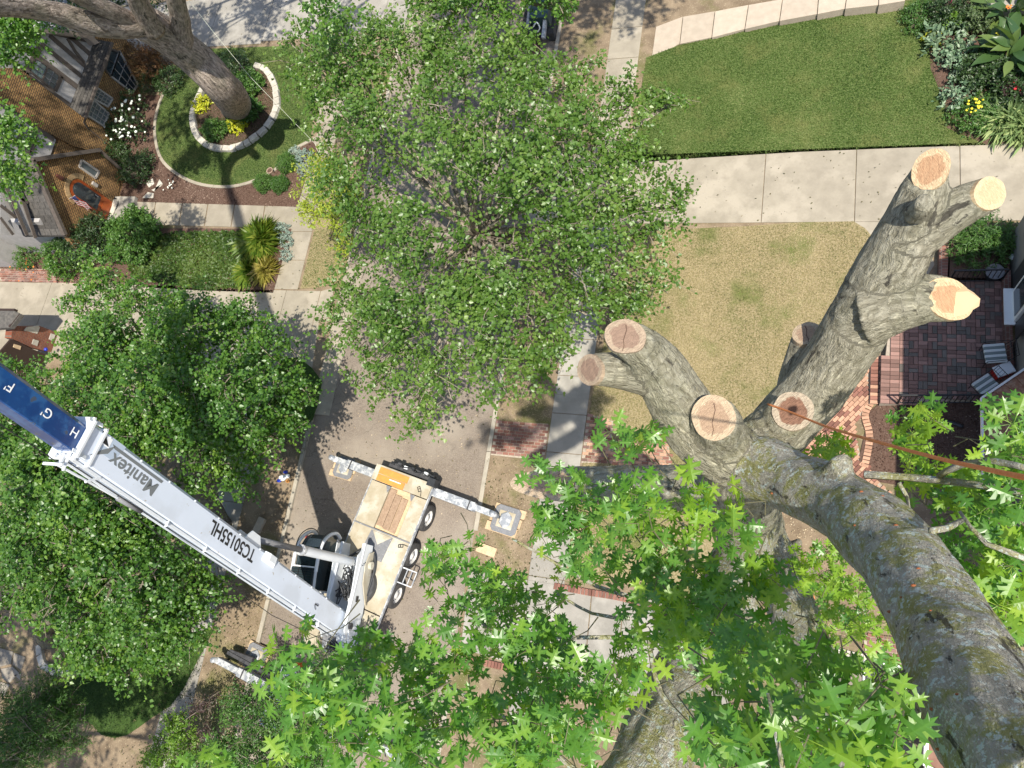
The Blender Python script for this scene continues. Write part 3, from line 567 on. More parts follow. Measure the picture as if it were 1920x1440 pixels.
for nm, poly, rot_, ma in (('brick_paving', [(932, 789), (1028, 795), (1022, 852), (985, 860), (920, 853)], 0, [brick_red, brick_pav]), ('brick_paving', [(1102, 775), (1150, 790), (1145, 868), (1090, 868)], 0, [brick_red, brick_pav, brick_tan]), ('brick_paving', [(1146, 830), (1250, 800), (1262, 905), (1146, 868)], 0, [brick_tan, brick_red]),
                           ('brick_paving', [(1618, 1190), (1690, 1195), (1720, 1250), (1624, 1236)], math.pi / 2, [brick_red, brick_pav]), ('brick_paving', [(0, 504), (90, 505), (150, 521), (170, 534), (0, 526)], 0, [brick_red, brick_pav])):
    pl = pp(poly, G); mb = MB(); mb.prism(pl, -.01, G + .01); s_ = struct(nm, mb, mortar); B = Bricks(s_, .215, .10, .045, ma, G - .01)
    xs = [p[0] for p in pl]; ys = [p[1] for p in pl]; j = 0; y = min(ys)
    while y < max(ys):
        x = min(xs) + (j % 2) * .11
        while x < max(xs):
            if inside((x, y), pl): B.put(x, y, rot_) if not rot_ else B.put(x, y, 0)
            x += .236
        y += .12; j += 1
    B.done()
# limestone ring round the big tree, and the smaller one bottom left
def stone_ring(pts, group, lab, wd=.31, hh=.2, wob=1.):
    q = [P(x, y, G) for x, y in pts]; q2, _ = spline(q, [0] * len(q), .02); t = thing('stone_ring', lab, 'stone edging', (q[0].x, q[0].y, G)); acc = 0; tgt = .42; last = 0
    for i in range(1, len(q2)):
        acc += (q2[i] - q2[i - 1]).length
        if acc >= tgt:
            a, b = q2[last], q2[i]; d = b - a; L_ = d.length; mb = MB(); n = Vector((-d.y, d.x, 0)).normalized(); w0 = wd / 2
            jit = lambda: random.uniform(-.02, .02)
            c = [(a + n * (w0 + jit())) + d * .05, (b + n * (w0 + jit())) - d * .03, (b - n * (w0 + jit())) - d * .03, (a - n * (w0 + jit())) + d * .05]
            mb.prism([p[:2] for p in c], 0, G + hh + jit(), .03); o = part('stone', mb, stone, t); acc = 0; last = i; tgt = random.uniform(.32, .52)
stone_ring([(385, 165), (370, 195), (364, 222), (368, 248), (382, 268), (405, 279), (440, 280), (475, 264), (505, 237), (520, 208), (521, 180), (512, 150), (495, 130), (470, 124)], None, 'ring of pale limestone blocks round the big grey tree by the curved lawn')
stone_ring([(76, 1208), (80, 1240), (95, 1255), (120, 1262), (143, 1258), (150, 1240)], None, 'rough stone edging round the shaded trunk at the bottom left', .28, .15)
for q in ([(0, 1215), (25, 1222), (20, 1245), (0, 1250)], [(2, 1254), (24, 1250), (36, 1262), (18, 1280), (4, 1272)], [(26, 1224), (48, 1232), (40, 1256), (24, 1246)], [(26, 1250 + 16), (40, 1262), (38, 1275)], [(0, 1278), (18, 1284), (8, 1305), (0, 1300)]):
    mb = MB(); mb.prism(pp(q, G), 0, G + .01, .01); struct('flagstone', mb, flag)
for q in ([(290, 365 - 5), (300, 335 + 2), (306, 345), (302, 350), (285, 357)], [(268, 372), (278, 361), (289, 363), (288, 372)], [(275, 345), (287, 335), (290, 345), (280, 352)]):
    mb = MB(); mb.prism(pp(q, G), 0, G + .05, .015); struct('stepping_stone', mb, stone)
# ---------------------------------------------------------------- grass blades and mulch chips (real geometry, uncountable)
grassleaf = leafmat('lawn_blade', (.045, .09, .016), (.095, .145, .03), (.24, .27, .10), .15, .6, .3)
tanleaf = leafmat('dry_blade', (.11, .135, .04), (.31, .255, .13), (.50, .42, .25), .1, .7, .2)
dkleaf = leafmat('shade_tinted_blade', (.03, .065, .015), (.045, .085, .02), (.08, .12, .035), .15, .6, .3)  # darker copy of the lawn blade with the shade in its colour
chipm = leafmat('mulch_chip', (.06, .033, .024), (.12, .075, .055), (.30, .22, .17), 0., .95, .1)
def scatter(poly, dens, h=G):
    pl = np.array(pp(poly, h)); lo, hi = pl.min(0), pl.max(0); n = int(dens * (hi[0] - lo[0]) * (hi[1] - lo[1])); q = lo + rng.random((n, 2)) * (hi - lo)
    c = np.zeros(n, bool); x, y = q[:, 0], q[:, 1]
    for i in range(len(pl)):
        (xa, ya), (xb, yb) = pl[i - 1], pl[i]
        if ya != yb: c ^= ((ya > y) != (yb > y)) & (x < (xb - xa) * (y - ya) / (yb - ya) + xa)
    return q[c]
def blades(name, poly, dens, size, m, z, kind='blade', flat=.5, holes=None):
    q = scatter(poly, dens); n = len(q); pos = np.column_stack([q, np.full(n, z)]); yd = rng.normal(size=(n, 3)); yd[:, 2] = np.abs(yd[:, 2]) * .5 + (.6 if kind == 'blade' else 0.)
    nr = rng.normal(size=(n, 3)) * flat; nr[:, 2] += .8
    cl = np.array([mnoise.noise(Vector((a * .55, b * .55, 3.))) + .5 * mnoise.noise(Vector((a * 3, b * 3, 1.))) for a, b in q]); rn = np.clip(.42 + cl * .8 + rng.normal(size=n) * .24, 0, 1)
    me = leaves_mesh(name, pos, yd, nr, size * (.6 + .8 * rng.random(n)), m, kind, rnd=rn); o = bpy.data.objects.new(name, me); o['kind'] = 'stuff'; link(o); return o
blades('grass', [(1212, 108), (1275, 84), (1400, 56), (1533, 28), (1720, -2), (1750, 60), (1750, 130), (1775, 190), (1790, 240), (1850, 272), (1700, 276), (1500, 284), (1300, 296), (1180, 305)], 900, .075, grassleaf, G + .005)
blades('dry_grass', [(1185, 434), (1400, 424), (1600, 415), (1643, 452), (1620, 515), (1585, 560), (1572, 690), (1540, 760), (1480, 850), (1350, 1000), (1060, 1085), (1092, 880), (1110, 748), (1150, 560)], 900, .065, tanleaf, G + .005)
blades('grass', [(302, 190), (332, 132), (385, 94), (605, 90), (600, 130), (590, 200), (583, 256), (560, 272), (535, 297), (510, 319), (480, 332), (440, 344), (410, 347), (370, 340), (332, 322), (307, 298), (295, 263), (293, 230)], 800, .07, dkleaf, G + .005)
blades('dry_grass', [(590, 430), (565, 538), (600, 536), (640, 522), (655, 480), (668, 420)], 800, .07, grassleaf, G + .005)
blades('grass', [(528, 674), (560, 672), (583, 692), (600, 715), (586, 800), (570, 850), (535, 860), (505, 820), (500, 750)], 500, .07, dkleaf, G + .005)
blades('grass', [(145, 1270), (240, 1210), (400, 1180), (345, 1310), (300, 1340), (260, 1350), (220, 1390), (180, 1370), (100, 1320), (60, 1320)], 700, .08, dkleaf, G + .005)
blades('verge_grass', [(940, 740), (1035, 745), (1028, 790), (930, 788)], 500, .07, tanleaf, G - .03)
blades('verge_grass', [(470, 1080), (520, 1000), (500, 1180), (440, 1290), (400, 1440), (330, 1440), (400, 1250)], 220, .07, tanleaf, G - .03)
blades('verge_grass', [(915, 860), (1020, 866), (1010, 1000), (1060, 1100), (890, 1060)], 160, .06, tanleaf, G - .03)
blades('ground_cover', [(300, 440), (330, 436), (455, 434), (470, 540), (375, 543), (250, 520), (230, 470)], 700, .13, leafmat('groundcover_leaf', (.04, .085, .015), (.075, .13, .022), (.12, .18, .04), .3), G + .03, 'oval', .5)
for pl, d in (([(222, 240), (288, 230), (290, 265), (303, 302), (330, 328), (410, 353), (480, 338), (512, 325), (562, 277), (588, 264), (595, 285), (575, 330), (557, 388), (247, 378), (225, 366)], 260), (ringp, 260), ([(1652, 757), (1840, 757), (1840, 900), (1690, 910), (1625, 900), (1632, 770)], 200), ([(0, 462), (240, 450), (290, 540), (0, 505)], 200), ([(470, 435), (547, 429), (512, 549), (385, 545)], 250)):
    blades('mulch_chips', pl, d, .055, chipm, G + .02, 'oval', 1.2)

# fallen leaves, twigs and chips on the hard surfaces
lit = leafmat('leaf_litter', (.05, .06, .02), (.13, .11, .05), (.22, .19, .12), .1, .8, .2)
for poly, d in (([(1180, 305), (1500, 288), (1900, 275), (1900, 400), (1650, 440), (1600, 414), (1200, 428)], 3.), ([(575, 849), (927, 772), (880, 1040), (850, 1250), (640, 1250), (491, 1199)], 5.), ([(0, 530), (512, 550), (600, 560), (600, 700), (120, 660), (0, 600)], 3.), ([(380, 88), (480, 84), (640, 80), (700, 0), (350, 0)], 2.5), ([(915, 860), (1020, 866), (1010, 1000), (1060, 1100), (890, 1060)], 30.), ([(400, 1100), (500, 1000), (480, 1200), (400, 1440), (200, 1440)], 30.), ([(880, 1080), (1300, 1150), (1250, 1330), (880, 1230)], 8.), ([(555, 387), (587, 433), (562, 543), (512, 550)], 3.)):
    blades('leaf_litter', poly, d, .075, lit, G + .03 if poly[0][0] not in (575, 880) else .02, 'oval', .6)

blades('sawdust_chips', [(600, 760), (930, 760), (900, 1000), (830, 1000), (560, 1000)], 14., .045, leafmat('wood_chip', (.30, .22, .13), (.45, .35, .22), (.6, .5, .35), 0., .9, .1), .02, 'oval', .8)
blades('sawdust_chips', [(1350, 960), (1560, 960), (1560, 1180), (1380, 1180)], 60., .06, MATS['wood_chip'], G + .01, 'oval', .8)
# ============================================================ MOBILE CRANE
rl, rr = P(714, 869, 1.2), P(808, 905, 1.2); CO = (rl + rr) / 2
fdir = (P(719, 1155, 1.2) - P(805, 941, 1.2)).normalized(); CRZ = math.atan2(-fdir.x, -fdir.y) ; CRZ = math.atan2(fdir.x, -fdir.y)
crane = thing('mobile_crane', 'white truck-mounted crane with long blue and white boom parked on the street', 'crane', (CO.x, CO.y, 0.), rz=CRZ)
CM = Matrix.Translation((CO.x, CO.y, 0)) @ Matrix.Rotation(CRZ, 4, 'Z'); CI = CM.inverted()
def cw(px, py, h): return CI @ P(px, py, h)         # pixel + height -> crane frame (x to the right, y to the rear, z up)
def cp(name, mb, m, parent=None, smooth=False, label=None, bv=0.):
    o = part(name, mb, m, parent or crane, smooth, label, local=True)
    if bv: bevel(o, bv)
    return o
# chassis and deck
mb = MB(); mb.box((0, -4.6, .75), (.95, 9.4, .3)); cp('chassis', mb, dsteel)
for x0_, x1_, y0_, y1_ in ((-1.22, -.38, -2.28, -.66), (.66, 1.22, -2.28, -.66), (-1.22, 1.22, -5.0, -2.32), (-1.22, 1.22, -7.6, -5.04)):
    mb = MB(); mb.box(((x0_ + x1_) / 2, (y0_ + y1_) / 2, 1.12), (x1_ - x0_ - .012, y1_ - y0_, .1)); cp('deck_panel', mb, deckm, bv=.008)
mb = MB(); mb.box((0, -.33, 1.17), (2.46, .6, .2)); cp('rear_beam', mb, deckm, bv=.015, label='pale raised crossbeam at the rear of the deck')
mb = MB(); mb.box((0, -2.3, 1.19), (2.44, .05, .04)); cp('deck_rib', mb, graysteel)
for s in (-1, 1): mb = MB(); mb.box((s * 1.24, -3.9, 1.1), (.04, 7.4, .14)); cp('side_rail', mb, steel)
mb = MB(); mb.box((.14, -1.45, 1.09), (1.0, 1.62, .06)); cp('recess_floor', mb, woodp)
for x_, y_, l_, wd_ in ((-.19, -1.42, 1.42, .27), (.1, -1.52, 1.32, .27), (.39, -1.55, 1.3, .24)): mb = MB(); mb.box((x_, y_, 1.16), (wd_, l_, .06)); cp('plank', mb, wood, bv=.01)
mb = MB(); mb.box((-.37, -.23, 1.29), (1.27, .25, .03), rz=-.01); cp('plywood_sheet', mb, ply); mb = MB(); mb.box((-.40, -.50, 1.285), (1.2, .25, .03), rz=-.01); cp('plywood_sheet', mb, ply)
mb = MB(); mb.box((-.2, -.44, 1.32), (.5, .04, .03)); cp('handle_bar', mb, white)
z = 1.178; mb = MB(); mb.prism([(-.42, -2.36), (.52, -2.36), (.46, -3.3), (-.5, -3.3)], z - .004, z + .004); cp('tread_plate', mb, graysteel)
mb = MB(); mb.prism([(-.34, -2.37), (.48, -2.37), (.04, -2.78)], z + .004, z + .012); cp('triangle_plate', mb, deckm)
for a_, b_ in (((-.55, -.68), (-.3, -.9)), ((.5, -.68), (.72, -.95))): mb = MB(); mb.prism([(a_[0], -.66), (a_[0] + .22, -.66), (a_[0] + .14, -.92)], z, z + .012); cp('gusset', mb, graysteel)
for x_, y_, a_ in ((.86, -.42, -.9), (1.0, -2.5, .35)):      # step handles lying on the deck
    mb = MB(); c = Vector((x_, y_, 1.24 if y_ < -1 else 1.32)); R = Matrix.Rotation(a_, 3, 'Z')
    for dx in (-.13, -.05, .05): mb.bar(c + R @ Vector((dx, -.05, 0)), c + R @ Vector((dx, .05, 0)), .018, .018)
    for dy in (-.05, .05): mb.bar(c + R @ Vector((-.13, dy, 0)), c + R @ Vector((.06, dy, 0)), .015, .015)
    mb.bar(c + R @ Vector((.06, .05, 0)), c + R @ Vector((.24, -.02, 0)), .015, .015); cp('grab_handle', mb, blackm)
# rear bumper hardware
mb = MB(); mb.box((.15, .12, .85), (2.1, .16, .22)); mb.box((.1, .26, .7), (1.8, .06, .1)); cp('rear_bumper', mb, dsteel)
for k in range(7): mb = MB(); mb.box((-.75 + k * .29, .2 + .04 * (k % 2), .98), (.14, .12, .10)); cp('lamp', mb, (blackpl, dsteel, white)[k % 3])
for k in range(3): mb = MB(); mb.tube([(-.9 + k * .6, .16, 1.05), (-.6 + k * .6, .22, 1.12), (-.35 + k * .6, .16, 1.02)], .02, 6); cp('hose', mb, blackpl, smooth=True)
mb = MB(); mb.box((1.16, .0, 1.1), (.3, .3, .4)); cp('tail_box', mb, blackpl)
# wheels
def wheel(x, y, s, disc=False):
    o_ = thing_w = MB(); n = 28
    prof = [(.30, .0), (.47, .0), (.505, .03), (.52, .1), (.52, .22), (.505, .29), (.47, .32), (.30, .32)]
    vs = []; fs = []
    for i in range(n):
        a = 2 * math.pi * i / n
        for r, t_ in prof: vs.append((x - s * t_, y + r * math.cos(a), .52 + r * math.sin(a)))
    m = len(prof)
    for i in range(n):
        for k in range(m - 1): j = (i + 1) % n; fs.append((i * m + k, i * m + k + 1, j * m + k + 1, j * m + k))
    mb = MB(); mb.add(vs, fs); t_ = cp('tyre', mb, rubber, smooth=True)
    mb = MB(); vs = []; fs = []; pr_ = [(.31, .03), (.28, .07), (.17, .12), (.12, .05), (.10, .02), (.001, .02)]
    for i in range(n):
        a = 2 * math.pi * i / n
        for r, q in pr_: vs.append((x - s * q, y + r * math.cos(a), .52 + r * math.sin(a)))
    m = len(pr_)
    for i in range(n):
        for k in range(m - 1): j = (i + 1) % n; fs.append((i * m + k, i * m + k + 1, j * m + k + 1, j * m + k))
    mb.add(vs, fs); r_ = cp('wheel_rim', mb, rim, t_, smooth=True)
    mb = MB()
    for i in range(10): a = 2 * math.pi * i / 10; mb.box((x - s * .1, y + .21 * math.cos(a), .52 + .21 * math.sin(a)), (.04, .03, .03))
    cp('wheel_nuts', mb, dsteel, t_)
for y_ in (-1.25, -2.72, -4.2, -8.6):
    for s in (1, -1): wheel(s * 1.27, y_, s)
# side ladder on the right
mb = MB(); a0 = (1.26, -3.18, 1.0); a1 = (1.26, -3.72, 1.0); b0 = (1.75, -3.18, .78); b1 = (1.75, -3.72, .78); mb.bar(a0, b0, .035, .035); mb.bar(a1, b1, .035, .035); mb.bar(b0, b1, .035, .035)
for k in (.35, .68): mb.bar(Vector(a0).lerp(Vector(b0), k), Vector(a1).lerp(Vector(b1), k), .03, .03)
cp('side_ladder', mb, steel)
mb = MB(); mb.box((1.0, -3.4, .8), (.5, .9, .4)); cp('toolbox', mb, blackpl)
# outriggers
def outrigger(y, s, reach, ext, gz=0.):
    mb = MB(); mb.box((s * (1.1 + (reach - 1.1) * .32), y, .80), ((reach - 1.1) * .64 + .3, .32, .34)); o_ = cp('outrigger_beam', mb, steel, bv=.01)
    xa = 1.1 + (reach - 1.1) * .6; mb = MB(); mb.box((s * (xa + reach) / 2, y, .80), (reach - xa, .23, .26)); cp('outrigger_extension', mb, steel, o_, bv=.01)
    mb = MB(); mb.box((s * (xa + .05), y, .80), (.05, .36, .38)); cp('beam_collar', mb, dsteel, o_)
    if ext:
        mb = MB(); mb.tube([(s * reach, y, 1.15), (s * reach, y, .55)], .10, 16); cp('jack_cylinder', mb, steel, o_, smooth=True); mb = MB(); mb.tube([(s * reach, y, .55), (s * reach, y, .2 + gz)], .055, 12); cp('jack_rod', mb, dsteel, o_, smooth=True)
    return o_
outrigger(-.28, 1, 3.75, True); outrigger(-.42, -1, 3.3, True); outrigger(-8.9, -1, 4.5, True); outrigger(-8.9, 1, 3.6, True)
mb = MB(); mb.bar((-1.3, -8.55, .78), (-4.35, -8.55, .62), .12, .12); mb.bar((-3.2, -8.4, .6), (-4.3, -8.52, .55), .2, .2); cp('outrigger_shadow_bar', mb, dsteel)  # dark bars stand in for the cast shadow of the front outrigger
# turntable (upperstructure aligned with the boom)
A0 = Vector((0, 0, CAMH)); S0, S1 = P(588, 880), P(505, 600); sdv = Vector((SX, SY, -1)); n2 = (S1 - S0).cross(sdv)
def onboom(px, py):
    r = Vector(RW @ np.array([px - 960, py - 720, FPX])); return A0 + r * (n2.dot(S0 - A0) / n2.dot(r))
BP = onboom(632, 1168); BT = onboom(136, 820); bd = (BT - BP).normalized(); BL = (BT - BP).length
bside = Vector((bd.y, -bd.x, 0)).normalized(); btop = bside.cross(bd).normalized()          # right side, top normal
if btop.z < 0: btop = -btop
print('BOOM', BP, BT, BL, 'top', btop, 'side', bside)
az = Vector((bd.x, bd.y, 0)).normalized()
def TM(e, s, z): return CI @ (Vector((BP.x, BP.y, 0)) + az * e + bside * s + Vector((0, 0, z)))
tc_ = TM(1.35, 0, 0); mb = MB(); mb.tube([(tc_.x, tc_.y, 1.18), (tc_.x, tc_.y, 1.42)], .72, 32); cp('turntable_ring', mb, dsteel, smooth=False)
zz = BP.z
for s in (-1, 1):
    prof = [(2.75, 1.5), (2.75, 2.0), (2.3, 2.5), (.25, zz + .22), (-.2, zz + .28), (-.5, zz + .1), (-.55, zz - .5), (-.1, 1.7), (.3, 1.45), (2.0, 1.42)]
    mb = MB(); mb.poly([TM(e, s * .44, z) for e, z in prof], (CI.to_3x3() @ (bside * .035 * s))); cp('turret_side_plate', mb, white, bv=.008)
    e0, e1 = (2.75, 2.1), (.0, zz + .24); mb = MB(); mb.bar(TM(e0[0], s * .44, e0[1]), TM(e1[0], s * .44, e1[1]), .12, .05); cp('plate_flange', mb, white)
mb = MB(); mb.poly([TM(e, -.44, z) for e, z in ((2.3, 1.45), (2.3, 1.6), (-.3, 1.9), (-.3, 1.45))], (CI.to_3x3() @ (bside * .88))); cp('turret_floor', mb, white)
for e, s in ((1.7, .0), (1.3, .1), (1.1, -.12)):
    for k in range(6):
        mb = MB(); c = [TM(e + random.uniform(-.5, .4), s + random.uniform(-.25, .25), 1.9 + random.uniform(0, .35)) for _ in range(4)]; q, _ = spline(c, [0] * 4, .08); mb.tube(q, .022, 5); cp('hydraulic_hose', mb, blackpl, smooth=True)
mb = MB(); mb.box((0, 0, 0), (.01, .01, .01)); 
# black cut-out, bolts and pin on the visible plate
o3 = .487
mb = MB(); mb.poly([TM(e, o3, z) for e, z in ((.95, 2.0), (.95, 2.16), (.75, 2.16), (.75, 2.0))], CI.to_3x3() @ (bside * .012)); cp('plate_opening', mb, blackm, bv=.004)
mb = MB(); c1 = TM(-.05, .40, zz - .02); c2 = TM(-.05, .56, zz - .02); mb.tube([c1, c2], .11, 20); cp('pivot_pin', mb, dsteel, smooth=False)
mb = MB()
for k in range(7): a = math.radians(-50 + k * 18); q = TM(2.15 + .28 * math.cos(a) - .3, o3, 1.78 + .34 * math.sin(a)); mb.ball(q, .022, 6, 4)
cp('bolt_heads', mb, dsteel)
mb = MB(); c1 = TM(2.05, .5, 1.62); c2 = TM(2.05, .72, 1.62); mb.tube([c1, c1.lerp(c2, .6)], .14, 20); q = cp('swing_drive', mb, deckm, bv=.01)
mb = MB(); c = [TM(1.0, .5, 1.45), TM(1.9, .62, 1.4), TM(2.5, .5, 1.42), TM(2.6, .1, 1.45), TM(2.3, -.4, 1.5)]; q, _ = spline(c, [0] * 5, .1); mb.tube(q, .045, 8); cp('black_guard_hose', mb, blackpl, smooth=True)
mb = MB(); mb.poly([TM(e, .5, z) for e, z in ((2.55, 1.43), (2.45, 1.75), (2.0, 1.95), (1.4, 1.9), (.6, 1.43))], CI.to_3x3() @ (bside * .03)); cp('lower_cheek_plate', mb, deckm)
# white tank between cab and turret
mb = MB(); b0_, b1_ = [TM(*q) for q in ((-.3, -.47, 1.5), (.85, -.47, 1.5), (.85, -.95, 1.5), (-.3, -.95, 1.5))], [TM(*q) for q in ((-.15, -.5, 2.15), (.75, -.5, 2.25), (.7, -.85, 2.2), (-.1, -.85, 2.1))]
mb.add(b0_ + b1_, [(3, 2, 1, 0), (4, 5, 6, 7), (0, 1, 5, 4), (1, 2, 6, 5), (2, 3, 7, 6), (3, 0, 4, 7)]); cp('hydraulic_tank', mb, white, bv=.05)
# winch and rear of upperstructure
mb = MB(); mb.tube([TM(-.55, -.42, 2.1), TM(-.55, .1, 2.1)], .26, 24); cp('winch_drum', mb, graysteel, smooth=False)
mb = MB(); mb.tube([TM(-.55, .1, 2.1), TM(-.55, .42, 2.1)], .3, 20); cp('winch_motor', mb, white, bv=.02)
mb = MB(); mb.poly([TM(e, -.5, z) for e, z in ((-.2, 1.5), (-.2, 2.3), (-1.0, 2.1), (-1.0, 1.5))], CI.to_3x3() @ (bside * .06)); cp('winch_frame', mb, white); mb = MB(); mb.poly([TM(e, .44, z) for e, z in ((-.2, 1.5), (-.2, 2.3), (-1.0, 2.1), (-1.0, 1.5))], CI.to_3x3() @ (bside * .06)); cp('winch_frame', mb, white)
for k in range(14):
    mb = MB(); c = [TM(-.8 + random.uniform(-.3, .3), .15 + random.uniform(-.3, .3), 2.25 + random.uniform(-.1, .3)) for _ in range(4)]; q, _ = spline(c, [0] * 4, .08); mb.tube(q, .02, 5); cp('hydraulic_hose', mb, (blackpl, steel)[k % 3 == 0], smooth=True)
mb = MB(); mb.poly([TM(e, .1, z) for e, z in ((-.3, 1.4), (-.3, 1.55), (-1.5, 1.55), (-1.5, 1.4))], CI.to_3x3() @ (bside * .8)); cp('counterweight', mb, dsteel)
# operator cab on the left of the boom
cabF, cabB, cl, cr = 2.55, .55, -1.72, -.78       # along az, across
def CB(e, s, z): return TM(e + .38, s, z)
prof = [(.55, 1.45), (2.35, 1.45), (2.62, 1.75), (2.62, 2.2), (2.45, 2.6), (2.1, 2.88), (1.7, 2.95), (.75, 2.95), (.55, 2.8)]
mb = MB(); mb.poly([CB(e, cl + .03, z) for e, z in prof[:2] + [(2.5, 1.75), (.55, 1.75)]], CI.to_3x3() @ (bside * .84)); cab = cp('operator_cab', mb, white, bv=.02, label='white operator cab with rounded dark glass beside the boom')
mb = MB(); mb.poly([CB(e, cl + .05, z) for e, z in [(.62, 1.74), (2.48, 1.74), (2.57, 1.95), (2.52, 2.3), (2.36, 2.58), (2.05, 2.83), (1.7, 2.9), (.75, 2.9), (.62, 2.75)]], CI.to_3x3() @ (bside * .80)); cp('cab_glass', mb, glass, cab, bv=.01)
for s in (cl, cr):
    q, _ = spline([CB(e, s, z) for e, z in ((2.5, 1.7), (2.64, 2.0), (2.55, 2.42), (2.25, 2.82), (1.8, 2.97), (1.2, 2.97))], [0] * 6, .08); mb = MB(); mb.tube(q, .065, 8); cp('cab_frame', mb, white, cab, smooth=True)
    q, _ = spline([CB(e, s, z) for e, z in ((2.66, 1.75), (2.74, 2.05), (2.66, 2.5), (2.34, 2.92), (1.8, 3.05))], [0] * 5, .08); mb = MB(); mb.tube(q, .018, 6); cp('cab_hose', mb, blackpl, cab, smooth=True)
    mb = MB(); mb.bar(CB(1.2, s, 2.97), CB(.5, s, 2.9), .07, .06); cp('cab_frame', mb, white, cab)
mb = MB(); mb.bar(CB(.55, cl, 2.9), CB(.55, cr, 2.9), .12, .2); mb.bar(CB(.5, cl, 2.5), CB(.5, cr, 2.5), .1, .7); cp('cab_rear_panel', mb, white, cab, bv=.02)
mb = MB(); mb.bar(CB(1.35, cl, 2.99), CB(1.35, cr, 2.99), .05, .05); cp('cab_crossbar', mb, white, cab)
mb = MB(); mb.poly([CB(e, cl + .05, 3.0) for e in ()] or [CB(.65, cl + .04, 3.0), CB(1.3, cl + .04, 3.0), CB(1.3, cr - .04, 3.0), CB(.65, cr - .04, 3.0)], (0, 0, .03)); cp('roof_window', mb, glass, cab)
mb = MB()
for k in range(9): t = k / 8; mb.bar(CB(.65 + t * .65, cl + .04, 3.06), CB(.65 + t * .65, cr - .04, 3.06), .016, .016)
for k in range(4): t = k / 3; mb.bar(CB(.65, cl + .04 + t * .82, 3.07), CB(1.3, cl + .04 + t * .82, 3.07), .016, .016)
cp('roof_grille', mb, blackm, cab)
mb = MB(); mb.bar(CB(2.3, -1.4, 2.1), CB(1.9, -1.2, 1.8), .3, .12); mb.bar(CB(1.3, -1.25, 2.1), CB(1.0, -1.25, 2.5), .45, .12); cp('cab_seat', mb, graysteel, cab)
mb = MB(); q, _ = spline([CB(2.0, -1.8, 1.5), CB(2.5, -2.15, 1.7), CB(2.2, -2.3, 1.5), CB(1.6, -2.0, 1.45)], [0] * 4, .1); mb.tube(q, .03, 6); cp('hose_loop', mb, redp, smooth=True)
# ---- boom
def BW(t, s, u): return CI @ (BP + bd * t + bside * s + btop * u)       # along, right, up
def boxsec(mb, t0, t1, w_, h_, u0=0., ch=.10):
    pr_ = [(-w_ / 2, h_ / 2 - .02), (-w_ / 2 + .02, h_ / 2), (w_ / 2 - .02, h_ / 2), (w_ / 2, h_ / 2 - .02), (w_ / 2, -h_ / 2 + ch), (w_ / 2 - ch, -h_ / 2), (-w_ / 2 + ch, -h_ / 2), (-w_ / 2, -h_ / 2 + ch)]
    vs = [BW(t0, a, b + u0) for a, b in pr_] + [BW(t1, a, b + u0) for a, b in pr_]; n = 8
    mb.add(vs, [tuple(range(n)), tuple(range(n, 2 * n))[::-1]] + [(i, i + n, (i + 1) % n + n, (i + 1) % n) for i in range(n)])
W0, H0 = .60, .84
mb = MB(); boxsec(mb, -.35, BL, W0, H0); boom = cp('boom_base_section', mb, whiteb, label='white base section of the boom lettered on its side')
mb = MB(); boxsec(mb, BL - .3, BL + 9.5, .46, .64); blue_s = cp('boom_inner_section', mb, blue, label='blue telescoping section with faded letters')
mb = MB(); boxsec(mb, BL + 9.4, BL + 18, .40, .58); cp('boom_third_section', mb, blue); mb = MB(); boxsec(mb, BL + 17.9, BL + 26, .32, .46); cp('boom_tip_section', mb, blue)
for t_, dw in ((BL - .02, .12), (BL - .42, .05)):        # head collar
    for a, b, c, d in ((-W0 / 2 - .015, -H0 / 2 - .0, -W0 / 2 - .015, H0 / 2 + .02), (W0 / 2 + .015, -H0 / 2 - .0, W0 / 2 + .015, H0 / 2 + .02), (-W0 / 2 - .03, H0 / 2 + .02, W0 / 2 + .03, H0 / 2 + .02), (-W0 / 2 - .03, -H0 / 2 - .01, W0 / 2 + .03, -H0 / 2 - .01)):
        mb = MB(); mb.bar(BW(t_, a, b), BW(t_, c, d), .14 if dw > .1 else .05, .07); cp('head_collar', mb, white, boom, bv=.01)
for a_, b_ in ((.34, .34), (-.40, -.44)): mb = MB(); mb.bar(BW(BL + .10, .3, a_), BW(BL - .25, .33, b_), .03, .09); cp('collar_bracket', mb, white, boom)
# cable rails and sheaves on the top (left in the picture)
for s_, u_ in ((.22, .06), (-.1, .05)): mb = MB(); mb.bar(BW(.2, s_, H0 / 2 + u_), BW(BL + .1, s_, H0 / 2 + u_), .05, .06); cp('top_rail', mb, white, boom)
for t_ in (1.6, 3.2, 4.8, 6.4, 8.0, 9.6): mb = MB(); mb.box((0, 0, 0), (0, 0, 0)); mb = MB(); mb.bar(BW(t_, .24, H0 / 2 + .02), BW(t_ + .06, .30, H0 / 2 + .16), .1, .03); cp('cable_guide', mb, white, boom)
for a_, b_, w_, h_ in ((BW(BL - 1.7, .1, H0 / 2 + .16), BW(BL + .05, .1, H0 / 2 + .26), .045, .045), (BW(BL + .05, .1, H0 / 2 + .28), BW(BL + .05, .1, H0 / 2), .07, .06), (BW(BL + .1, -.25, H0 / 2 + .26), BW(BL + .1, .25, H0 / 2 + .26), .06, .06), (BW(BL - .1, .1, H0 / 2 + .3), BW(BL + .12, .3, H0 / 2 - .05), .04, .05), (BW(BL - .9, .24, H0 / 2 + .05), BW(BL - .6, .24, H0 / 2 + .3), .05, .05)): mb = MB(); mb.bar(a_, b_, w_, h_); cp('sheave_arm', mb, white, boom, bv=.006)
mb = MB(); mb.tube([BW(BL - 2.5, .1, H0 / 2 + .12), BW(BL - 1.7, .1, H0 / 2 + .16)], .06, 12); cp('extension_damper', mb, graysteel, boom, smooth=True)
